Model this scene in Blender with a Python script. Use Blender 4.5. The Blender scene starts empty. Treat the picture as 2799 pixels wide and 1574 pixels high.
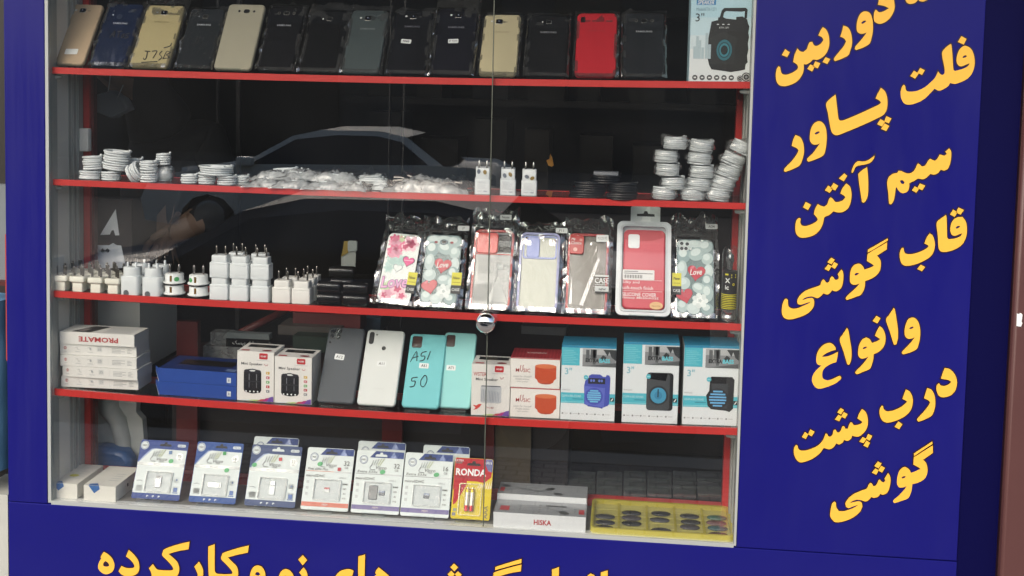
import bpy, math, random
import numpy as np
from mathutils import Vector as V, Matrix, noise
random.seed(7)
SC = bpy.context.scene
COL = SC.collection
# ---------------------------------------------------------------- camera
ZB = 1.00                       # height of the window bottom above the pavement
CP = V((1.1352475, -2.0417965, 0.8677491 + ZB))
YAW, PIT, ROLL, FPX = 0.0971666, 0.0691698, 0.0230166, 3000.0
SHX, SHY = 25.0446, -363.65256
def _axes():
    cy, sy = math.cos(YAW), math.sin(YAW); cp, sp = math.cos(PIT), math.sin(PIT)
    cr, sr = math.cos(ROLL), math.sin(ROLL)
    F = V((-sy*cp, cy*cp, -sp)); R = V((cy, sy, 0)); U = R.cross(F)
    return R*cr + U*sr, F, U*cr - R*sr
CR, CF, CU = _axes()
cam = bpy.data.cameras.new('camera'); camo = bpy.data.objects.new('camera', cam); COL.objects.link(camo)
camo.matrix_world = Matrix(((CR.x, CU.x, -CF.x, CP.x), (CR.y, CU.y, -CF.y, CP.y), (CR.z, CU.z, -CF.z, CP.z), (0, 0, 0, 1)))
cam.sensor_width = 36; cam.sensor_fit = 'HORIZONTAL'; cam.lens = FPX*36/2799
cam.shift_x = -SHX/2799; cam.shift_y = SHY/2799
cam.clip_start = 0.02; cam.clip_end = 400
SC.camera = camo
# ---------------------------------------------------------------- light
SUN_AZ, SUN_EL = math.radians(202), math.radians(38)      # compass: 180 = straight in front of the window
wd = bpy.data.worlds.new('World'); SC.world = wd; wd.use_nodes = True
nt = wd.node_tree; nt.nodes.clear()
sky = nt.nodes.new('ShaderNodeTexSky'); sky.sky_type = 'NISHITA'; sky.sun_disc = False
sky.sun_elevation = SUN_EL; sky.sun_rotation = SUN_AZ
sky.air_density = 1.0; sky.dust_density = 4.0; sky.ozone_density = 1.0
bg = nt.nodes.new('ShaderNodeBackground'); bg.inputs[1].default_value = 0.15
ow = nt.nodes.new('ShaderNodeOutputWorld')
nt.links.new(sky.outputs[0], bg.inputs[0]); nt.links.new(bg.outputs[0], ow.inputs[0])
sl = bpy.data.lights.new('sun', 'SUN'); sl.energy = 0.6; sl.angle = math.radians(30); sl.color = (1, .98, .95)
so = bpy.data.objects.new('sun', sl); COL.objects.link(so)
sd = V((math.sin(SUN_AZ)*math.cos(SUN_EL), math.cos(SUN_AZ)*math.cos(SUN_EL), math.sin(SUN_EL)))   # towards the sun
so.rotation_euler = sd.to_track_quat('Z', 'Y').to_euler()
so.location = sd*20
SC.view_settings.view_transform = 'Standard'; SC.view_settings.look = 'None'
SC.view_settings.exposure = 0.90; SC.view_settings.gamma = 1.0
SC.render.engine = 'CYCLES'
SC.cycles.use_denoising = True
SC.cycles.max_bounces = 8; SC.cycles.diffuse_bounces = 3; SC.cycles.glossy_bounces = 4
SC.cycles.transparent_max_bounces = 40; SC.cycles.transmission_bounces = 4
SC.cycles.sample_clamp_indirect = 4.0; SC.cycles.caustics_reflective = False; SC.cycles.caustics_refractive = False
# ---------------------------------------------------------------- photo measuring
def ray(u, v):
    d = CF*FPX + CR*(u - 1399.5 - SHX) - CU*(v - 787 - SHY)
    return d
def P(u, v, y):                 # point on the vertical plane y
    d = ray(u, v); return CP + d*((y - CP.y)/d.y)
def PZ(u, v, z):
    d = ray(u, v); return CP + d*((z - CP.z)/d.z)
def prj(p):
    d = V(p) - CP; k = FPX/d.dot(CF)
    return (1399.5 + SHX + d.dot(CR)*k, 787 + SHY - d.dot(CU)*k)
YS = 0.016                      # front edge of the shelves
DEP = 0.154                     # depth of the cabinet
_sh = [[(132,183),(700,200),(1400,216),(2055,223)], [(134,488),(600,510),(1300,531),(2041,555.6)],
       [(137,793.6),(700,827),(1000,843.6),(1700,870.8),(2027,886.8)], [(139,1060.7),(700,1106),(800,1111.5),(1400,1142.8),(2015.6,1171.5)]]
ZPOLY, SHX0, SHX1 = [], [], []
for pts in _sh:
    q = [P(u, v, YS) for u, v in pts]
    ZPOLY.append(np.polyfit([a.x for a in q], [a.z for a in q], 2)); SHX0.append(q[0].x); SHX1.append(q[-1].x)
def zs(i, x):
    return ZB + .002 if i == 4 else float(np.polyval(ZPOLY[i], x))
def base(u, i, y, dz=0):        # the point on shelf i at depth y that the photo shows in column u
    x = P(u, 700, y).x
    for _ in range(4):
        z = zs(i, x) + dz; v = prj((x, y, z))[1]; x = P(u, v, y).x
    return V((x, y, zs(i, x) + dz))
# ---------------------------------------------------------------- objects
def props(o, label=None, cat=None, group=None, kind=None):
    if label: o['label'] = label
    if cat: o['category'] = cat
    if group: o['group'] = group
    if kind: o['kind'] = kind
    return o
def thing(name, label, cat, loc, group=None):
    o = bpy.data.objects.new(name, None); COL.objects.link(o); o.location = loc; o.empty_display_size = .02
    return props(o, label, cat, group)
def wloc(o):
    p = V((0, 0, 0))
    while o: p += o.location; o = o.parent
    return p
class MB:
    def __init__(s): s.v, s.f, s.m, s.s, s.mats = [], [], [], [], []
    def mi(s, m):
        if m not in s.mats: s.mats.append(m)
        return s.mats.index(m)
    def add(s, vs, fs, m, smooth=False):
        n = len(s.v); s.v.extend(V(p) for p in vs); k = s.mi(m)
        for f in fs: s.f.append([n+i for i in f]); s.m.append(k); s.s.append(smooth)
        return s
    def build(s, name, parent=None, loc=None):
        me = bpy.data.meshes.new(name)
        if parent is not None: org = wloc(parent); lo = V((0, 0, 0))
        else:
            org = V(loc) if loc is not None else V((sum(p.x for p in s.v)/len(s.v), sum(p.y for p in s.v)/len(s.v), min(p.z for p in s.v))); lo = org
        me.from_pydata([p-org for p in s.v], [], s.f)
        for m in s.mats: me.materials.append(m)
        me.polygons.foreach_set('material_index', s.m); me.polygons.foreach_set('use_smooth', s.s)
        me.update(); me.validate()
        o = bpy.data.objects.new(name, me); COL.objects.link(o); o.location = lo
        if parent is not None: o.parent = parent
        return o
class Fr:
    def __init__(s, o, ex=(1,0,0), ey=(0,0,1), ez=(0,-1,0)):
        s.o, s.x, s.y, s.z = V(o), V(ex), V(ey), V(ez)
    def __call__(s, x, y, z=0): return s.o + s.x*x + s.y*y + s.z*z
    def sub(s, x, y, z=0, rot=0):
        c, n = math.cos(rot), math.sin(rot)
        return Fr(s(x, y, z), s.x*c + s.y*n, s.y*c - s.x*n, s.z)
def copy_tree(o, parent=None):
    c = o.copy(); COL.objects.link(c); c.parent = parent
    for ch in list(o.children): copy_tree(ch, c)
    return c
# ---------------------------------------------------------------- shapes
def poly(mb, fr, pts, z, m):
    mb.add([fr(x, y, z) for x, y in pts], [list(range(len(pts)))], m)
def rect(mb, fr, x0, y0, x1, y1, z, m): poly(mb, fr, [(x0,y0),(x1,y0),(x1,y1),(x0,y1)], z, m)
def rr(x0, y0, x1, y1, r, n=4):
    out = []
    for cx, cy, a0 in ((x1-r, y0+r, -90), (x1-r, y1-r, 0), (x0+r, y1-r, 90), (x0+r, y0+r, 180)):
        for k in range(n+1):
            a = math.radians(a0 + 90*k/n); out.append((cx+r*math.cos(a), cy+r*math.sin(a)))
    return out
def ell(cx, cy, a, b=None, n=20, rot=0):
    b = a if b is None else b; c, s = math.cos(rot), math.sin(rot)
    return [(cx + a*math.cos(t)*c - b*math.sin(t)*s, cy + a*math.cos(t)*s + b*math.sin(t)*c) for t in (2*math.pi*k/n for k in range(n))]
def inset(pts, d):
    n = len(pts); out = []
    for i in range(n):
        (ax, ay), (bx, by), (cx, cy) = pts[i-1], pts[i], pts[(i+1) % n]
        e1 = V((bx-ax, by-ay)); e2 = V((cx-bx, cy-by))
        if e1.length < 1e-9: e1 = e2
        if e2.length < 1e-9: e2 = e1
        e1.normalize(); e2.normalize()
        n1 = V((-e1.y, e1.x)); n2 = V((-e2.y, e2.x)); m = n1+n2
        if m.length < 1e-6: m = n1.copy()
        m.normalize(); k = d/max(.35, m.dot(n1))
        out.append((bx+m.x*k, by+m.y*k))
    return out
def slab(mb, fr, pts, z0, z1, m, bev=0, ms=None, back=True):
    rings = [(pts, z0)]
    if bev: rings += [(pts, z1-bev), (inset(pts, bev*.3), z1-bev*.3), (inset(pts, bev), z1)]
    else: rings += [(pts, z1)]
    n = len(pts); vs = [fr(x, y, z) for r, z in rings for x, y in r]; fs = []
    for k in range(len(rings)-1):
        for i in range(n):
            j = (i+1) % n; fs.append([k*n+i, k*n+j, (k+1)*n+j, (k+1)*n+i])
    mb.add(vs, fs, ms or m, bev > 0)
    t = rings[-1]; poly(mb, fr, t[0], t[1], m)
    if back: poly(mb, fr, pts[::-1], z0, ms or m)
def frame_slab(mb, fr, outer, inner, z0, z1, m):     # a ring: outer and inner outlines with as many points
    n = len(outer); vs = [fr(x, y, z) for r, z in ((outer, z0), (outer, z1), (inner, z1), (inner, z0)) for x, y in r]; fs = []
    for k in range(4):
        a, b = k*n, ((k+1) % 4)*n
        for i in range(n):
            j = (i+1) % n; fs.append([a+i, a+j, b+j, b+i])
    mb.add(vs, fs, m)
def box(mb, fr, x0, y0, z0, x1, y1, z1, m, top=None, right=None):
    v = [fr(x, y, z) for z in (z0, z1) for y in (y0, y1) for x in (x0, x1)]
    for f, mm in (([4,5,7,6], m), ([0,2,3,1], m), ([0,1,5,4], m), ([2,6,7,3], top or m), ([0,4,6,2], m), ([1,3,7,5], right or m)):
        mb.add([v[i] for i in f], [[0,1,2,3]], mm)
def rbox(mb, fr, x0, y0, z0, x1, y1, z1, m, r=.003, bev=.001, n=3): slab(mb, fr, rr(x0, y0, x1, y1, r, n), z0, z1, m, bev)
def WB(mb, a, b, m, **k):       # world-aligned box between two corners
    box(mb, Fr((0,0,0)), min(a[0],b[0]), min(a[2],b[2]), -max(a[1],b[1]), max(a[0],b[0]), max(a[2],b[2]), -min(a[1],b[1]), m, **k)
def tube(mb, pts, r, m, n=8, closed=False, rz=None):
    pts = [V(p) for p in pts]; N = len(pts); vs = []; fs = []
    t0 = (pts[1]-pts[0]).normalized(); up = V((0,0,1)) if abs(t0.z) < .9 else V((1,0,0)); a = t0.cross(up).normalized()
    for i, p in enumerate(pts):
        t = (pts[min(i+1, N-1)] - pts[max(i-1, 0)]).normalized()
        a = (a - t*a.dot(t)).normalized(); b = t.cross(a)
        rad = r[i] if isinstance(r, (list, tuple)) else r
        for k in range(n):
            q = 2*math.pi*k/n; vs.append(p + a*math.cos(q)*rad + b*math.sin(q)*rad)
    for i in range(N-1):
        for k in range(n):
            l = (k+1) % n; fs.append([i*n+k, i*n+l, (i+1)*n+l, (i+1)*n+k])
    fs.append(list(range(n))[::-1]); fs.append([(N-1)*n+k for k in range(n)])
    mb.add(vs, fs, m, True)
def lathe(mb, fr, prof, m, n=20, cap=True):          # prof (radius, height along fr.y)
    vs = []; fs = []
    for r, h in prof:
        for k in range(n):
            a = 2*math.pi*k/n; vs.append(fr(r*math.cos(a), h, r*math.sin(a)))
    for i in range(len(prof)-1):
        for k in range(n):
            l = (k+1) % n; fs.append([i*n+k, i*n+l, (i+1)*n+l, (i+1)*n+k])
    mb.add(vs, fs, m, True)
    if cap: mb.add([vs[k] for k in range(n)], [list(range(n))], m); mb.add([vs[-n+k] for k in range(n)], [list(range(n))], m)
_tx = {}
def textmesh(s, bold=0):
    if (s, bold) not in _tx:
        c = bpy.data.curves.new('text', 'FONT'); c.body = s; c.size = 1; c.resolution_u = 2; c.fill_mode = 'FRONT'; c.offset = bold
        o = bpy.data.objects.new('text', c); COL.objects.link(o); bpy.context.view_layer.update()
        me = bpy.data.meshes.new_from_object(o)
        vs = [(p.co.x, p.co.y) for p in me.vertices]; fs = [list(f.vertices) for f in me.polygons]
        bpy.data.objects.remove(o); bpy.data.curves.remove(c); bpy.data.meshes.remove(me)
        x0 = min(p[0] for p in vs); x1 = max(p[0] for p in vs); y0 = min(p[1] for p in vs); y1 = max(p[1] for p in vs)
        _tx[(s, bold)] = ([((x-x0), (y-y0)) for x, y in vs], fs, x1-x0, y1-y0)
    return _tx[(s, bold)]
def text(mb, fr, s, cx, cy, h, m, z, w=None, bold=0, rot=0, shear=0, flip=False):   # centred at cx, cy
    vs, fs, tw, th = textmesh(s, bold); ky = h/th; kx = (w/tw) if w else ky
    f = fr.sub(cx, cy, z, rot + (math.pi if flip else 0))
    mb.add([f((x-tw/2)*kx + shear*(y-th/2)*ky, (y-th/2)*ky) for x, y in vs], fs, m)
def smooth(pts, k=4):           # Catmull-Rom through the points, sharp bends stay sharp
    n = len(pts); out = []
    def corner(i):
        a, b, c = V(pts[i-1]), V(pts[i]), V(pts[(i+1) % n]); e, f = b-a, c-b
        return e.length < 1e-9 or f.length < 1e-9 or e.angle(f) > math.radians(52)
    cs = [corner(i) for i in range(n)]
    for i in range(n):
        p1, p2 = V(pts[i]), V(pts[(i+1) % n])
        p0 = V(pts[i-1]) if not cs[i] else p1*2-p2
        p3 = V(pts[(i+2) % n]) if not cs[(i+1) % n] else p2*2-p1
        for j in range(k):
            t = j/k; out.append(tuple(.5*((2*p1) + (p2-p0)*t + (2*p0-5*p1+4*p2-p3)*t*t + (3*p1-p0-3*p2+p3)*t**3)))
    return out
# ---------------------------------------------------------------- materials
def lin(h):
    h = h.lstrip('#'); c = [int(h[i:i+2], 16)/255 for i in (0, 2, 4)]
    return [(x/12.92 if x <= .04045 else ((x+.055)/1.055)**2.4) for x in c]
_m = {}
def mat(hexc, rough=.5, metal=0, k=.85, spec=.5, coat=0, bump=0, bscale=60, var=0, vscale=4):
    key = (hexc, rough, metal, k, spec, coat, bump, bscale, var, vscale)
    if key in _m: return _m[key]
    m = bpy.data.materials.new('paint_' + hexc.strip('#')); m.use_nodes = True; t = m.node_tree; b = t.nodes['Principled BSDF']
    c = [min(.95, x*k) for x in lin(hexc)]
    b.inputs['Base Color'].default_value = (*c, 1); b.inputs['Roughness'].default_value = rough; b.inputs['Metallic'].default_value = metal
    b.inputs['Specular IOR Level'].default_value = spec; b.inputs['Coat Weight'].default_value = coat
    if bump or var:
        tc = t.nodes.new('ShaderNodeTexCoord'); n = t.nodes.new('ShaderNodeTexNoise'); n.inputs['Scale'].default_value = bscale if bump else vscale
        n.inputs['Detail'].default_value = 5; t.links.new(tc.outputs['Object'], n.inputs['Vector'])
        if bump:
            bn = t.nodes.new('ShaderNodeBump'); bn.inputs['Strength'].default_value = bump; bn.inputs['Distance'].default_value = .002
            t.links.new(n.outputs[0], bn.inputs['Height']); t.links.new(bn.outputs[0], b.inputs['Normal'])
        if var:
            n2 = t.nodes.new('ShaderNodeTexNoise'); n2.inputs['Scale'].default_value = vscale; n2.inputs['Detail'].default_value = 6
            t.links.new(tc.outputs['Object'], n2.inputs['Vector'])
            mx = t.nodes.new('ShaderNodeMix'); mx.data_type = 'RGBA'
            mx.inputs[6].default_value = (*[x*(1-var) for x in c], 1); mx.inputs[7].default_value = (*[min(.95, x*(1+var)) for x in c], 1)
            t.links.new(n2.outputs[0], mx.inputs[0]); t.links.new(mx.outputs[2], b.inputs['Base Color'])
    _m[key] = m; return m
def clear(name, f0=.04, tint=(1,1,1), rough=.02, bump=0, bscale=40, milk=0, stretch=(1,1,1), gain=1):
    """thin clear sheet: see-through with a mirror reflection that grows towards grazing angles"""
    if name in _m: return _m[name]
    m = bpy.data.materials.new(name); m.use_nodes = True; t = m.node_tree; t.nodes.clear()
    out = t.nodes.new('ShaderNodeOutputMaterial'); tr = t.nodes.new('ShaderNodeBsdfTransparent'); gl = t.nodes.new('ShaderNodeBsdfGlossy')
    tr.inputs[0].default_value = (*tint, 1); gl.inputs['Roughness'].default_value = rough
    lw = t.nodes.new('ShaderNodeLayerWeight'); lw.inputs[0].default_value = .5
    pw = t.nodes.new('ShaderNodeMath'); pw.operation = 'POWER'; pw.inputs[1].default_value = 5/gain
    ma = t.nodes.new('ShaderNodeMath'); ma.operation = 'MULTIPLY_ADD'; ma.inputs[1].default_value = 1-f0; ma.inputs[2].default_value = f0
    mx = t.nodes.new('ShaderNodeMixShader')
    t.links.new(lw.outputs['Facing'], pw.inputs[0]); t.links.new(pw.outputs[0], ma.inputs[0]); t.links.new(ma.outputs[0], mx.inputs[0])
    first = tr
    if bump or milk:
        tc = t.nodes.new('ShaderNodeTexCoord'); mp = t.nodes.new('ShaderNodeMapping'); mp.inputs['Scale'].default_value = stretch
        t.links.new(tc.outputs['Object'], mp.inputs[0])
        n = t.nodes.new('ShaderNodeTexNoise'); n.inputs['Scale'].default_value = bscale; n.inputs['Detail'].default_value = 4; n.inputs['Distortion'].default_value = .8
        t.links.new(mp.outputs[0], n.inputs['Vector'])
    if bump:
        bn = t.nodes.new('ShaderNodeBump'); bn.inputs['Strength'].default_value = bump; bn.inputs['Distance'].default_value = .004
        t.links.new(n.outputs[0], bn.inputs['Height']); t.links.new(bn.outputs[0], gl.inputs['Normal']); t.links.new(bn.outputs[0], lw.inputs['Normal'])
    if milk:
        df = t.nodes.new('ShaderNodeBsdfDiffuse'); df.inputs[0].default_value = (.8, .82, .82, 1)
        tl = t.nodes.new('ShaderNodeBsdfTranslucent'); tl.inputs[0].default_value = (.8, .82, .82, 1)
        ad = t.nodes.new('ShaderNodeMixShader'); t.links.new(df.outputs[0], ad.inputs[1]); t.links.new(tl.outputs[0], ad.inputs[2]); ad.inputs[0].default_value = .35
        mm = t.nodes.new('ShaderNodeMixShader'); mr = t.nodes.new('ShaderNodeMapRange')
        mr.inputs[1].default_value = .3; mr.inputs[2].default_value = .7; mr.inputs[3].default_value = milk*.5; mr.inputs[4].default_value = min(1, milk*1.5)
        t.links.new(n.outputs[0], mr.inputs[0]); t.links.new(mr.outputs[0], mm.inputs[0])
        t.links.new(tr.outputs[0], mm.inputs[1]); t.links.new(ad.outputs[0], mm.inputs[2]); first = mm
    t.links.new(first.outputs[0], mx.inputs[1]); t.links.new(gl.outputs[0], mx.inputs[2]); t.links.new(mx.outputs[0], out.inputs[0])
    _m[name] = m; return m
RED = mat('#d2332f', .36, k=.78, var=.05, vscale=9); DRED = mat('#4a1212', .25, k=.8)
WHITE = mat('#eef2f0', .45); OFFW = mat('#efeee8', .45, k=.8); CREAM = mat('#ecebdc', .4); WPL = mat('#ebf1f2', .35, k=.76)
BLACK = mat('#0c0d0f', .25); BLK2 = mat('#17181b', .45); INK = mat('#1a1c22', .6)
ALU = mat('#d9dcd8', .42, .15, var=.1, vscale=12); ALU2 = mat('#aeb1ad', .45, .1); ALUW = mat('#a6aba8', .45)
STEEL = mat('#c9c7c2', .16, 1.0); BRASS = mat('#b98d3c', .3, .9); CHROME = mat('#e8e6e4', .04, 1.0, k=1)
GLASS = clear('window_glass', .092, (.985, .992, .988), 0.0, milk=.0065, bscale=2.2)
FILM = clear('plastic_film', .010, (.985, .99, .99), .04, .08, 30, gain=1.9)
FILM2 = clear('crinkled_film', .016, (.95, .955, .955), .04, .2, 28, gain=2.1)
MILK = clear('milky_film', .06, (.95, .96, .96), .12, .7, 60, milk=.46, gain=2.2)
CRINK = clear('crumpled_edge', .36, (.93, .94, .94), .05, .4, 45, gain=2.4, milk=.06)
ACRY = clear('clear_acrylic', .06, (.93, .95, .95), .02)
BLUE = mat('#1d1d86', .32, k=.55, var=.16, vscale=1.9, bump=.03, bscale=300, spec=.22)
_t = BLUE.node_tree; _n = _t.nodes.new('ShaderNodeTexNoise'); _n.inputs['Scale'].default_value = 3.1; _n.inputs['Detail'].default_value = 9; _n.inputs['Roughness'].default_value = .72
_r = _t.nodes.new('ShaderNodeMapRange'); _r.inputs[1].default_value = .3; _r.inputs[2].default_value = .7; _r.inputs[3].default_value = .24; _r.inputs[4].default_value = .52
_t.links.new(_n.outputs[0], _r.inputs[0]); _t.links.new(_r.outputs[0], _t.nodes['Principled BSDF'].inputs['Roughness']); SHADE_NAVY = mat('#08083a', .5, k=.9, spec=.08)  # dark navy carries the shade of the board's turned side
YEL = mat('#f6bb44', .42, k=.86, var=.04, vscale=9); MAROUT = mat('#22082a', .45, k=.7)
# ================================================================ shop front
X1 = 1.36
ztop = ZB + 1.62
def pz(u, v, y=0): return P(u, v, y)
xl0 = P(16, 700, 0).x
xr1 = P(2655, 787, 0).x; xr2 = P(2746, 787, .05).x
# ---- sign boards (flat painted panels of the shop front)
LET = []                        # (name of word, [contours in photo pixels], board)
def board(name, label, pts, words, z0=0.0, th=.03, m=BLUE):
    r = thing(name, label, 'sign board', (sum(p[0] for p in pts)/len(pts), 0, min(p[1] for p in pts)))
    mb = MB(); fr = Fr((0, 0, 0)); slab(mb, fr, pts, -th, z0, m, .0015); mb.build('panel', r)
    for w in words:
        cu = bpy.data.curves.new('lettering', 'CURVE'); cu.dimensions = '2D'; cu.fill_mode = 'FRONT'
        mb = MB()
        for layer, (off, dz, mm) in enumerate(((.0021, .0008, MAROUT), (0, .0016, YEL))):
            for c in w:         # c = list of contours: outline then holes
                cu = bpy.data.curves.new('c', 'CURVE'); cu.dimensions = '2D'; cu.fill_mode = 'FRONT'
                for q, cont in enumerate(c):
                    p3 = [P(u, v, 0) for u, v in smooth(cont)]
                    p2 = [(p.x, p.z) for p in p3]
                    a = sum(p2[i-1][0]*p2[i][1]-p2[i][0]*p2[i-1][1] for i in range(len(p2)))
                    if a < 0: p2 = p2[::-1]
                    if off:
                        if q: p2 = p2
                        p2 = inset(p2, -off if q == 0 else off*.4)
                    s = cu.splines.new('POLY'); s.points.add(len(p2)-1); s.use_cyclic_u = True
                    for k, (x, y) in enumerate(p2): s.points[k].co = (x, y, 0, 1)
                o = bpy.data.objects.new('c', cu); COL.objects.link(o); bpy.context.view_layer.update()
                me = bpy.data.meshes.new_from_object(o)
                mb.add([(p.co.x, -z0-dz, p.co.y) for p in me.vertices], [list(f.vertices) for f in me.polygons], mm)
                bpy.data.objects.remove(o); bpy.data.curves.remove(cu); bpy.data.meshes.remove(me)
        mb.build('lettering', r)
    return r
zsm = ZB - .002
def tr_(pts, ox, oy, k): return [(ox+x*k, oy+y*k) for x, y in pts]
kA, kH, kG = 799/2573, 600/2572, 400/2576
def A_(*c): return [tr_(x, 2000, 0, kA) for x in c]
def B_(*c): return [tr_(x, 2000, 400, kA) for x in c]
def H_(*c): return [tr_(x, 2100, 820, kH) for x in c]
def I_(*c): return [tr_(x, 2100, 1110, kH) for x in c]
def G_(*c): return [tr_(x, 2100, 660, kG) for x in c]
def J_(*c): return [tr_(x, 240, 1440, 500/2576) for x in c]
def K_(*c): return [tr_(x, 660, 1480, 500/2576) for x in c]
def L_(*c): return [tr_(x, 1160, 1480, 560/2576) for x in c]
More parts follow.
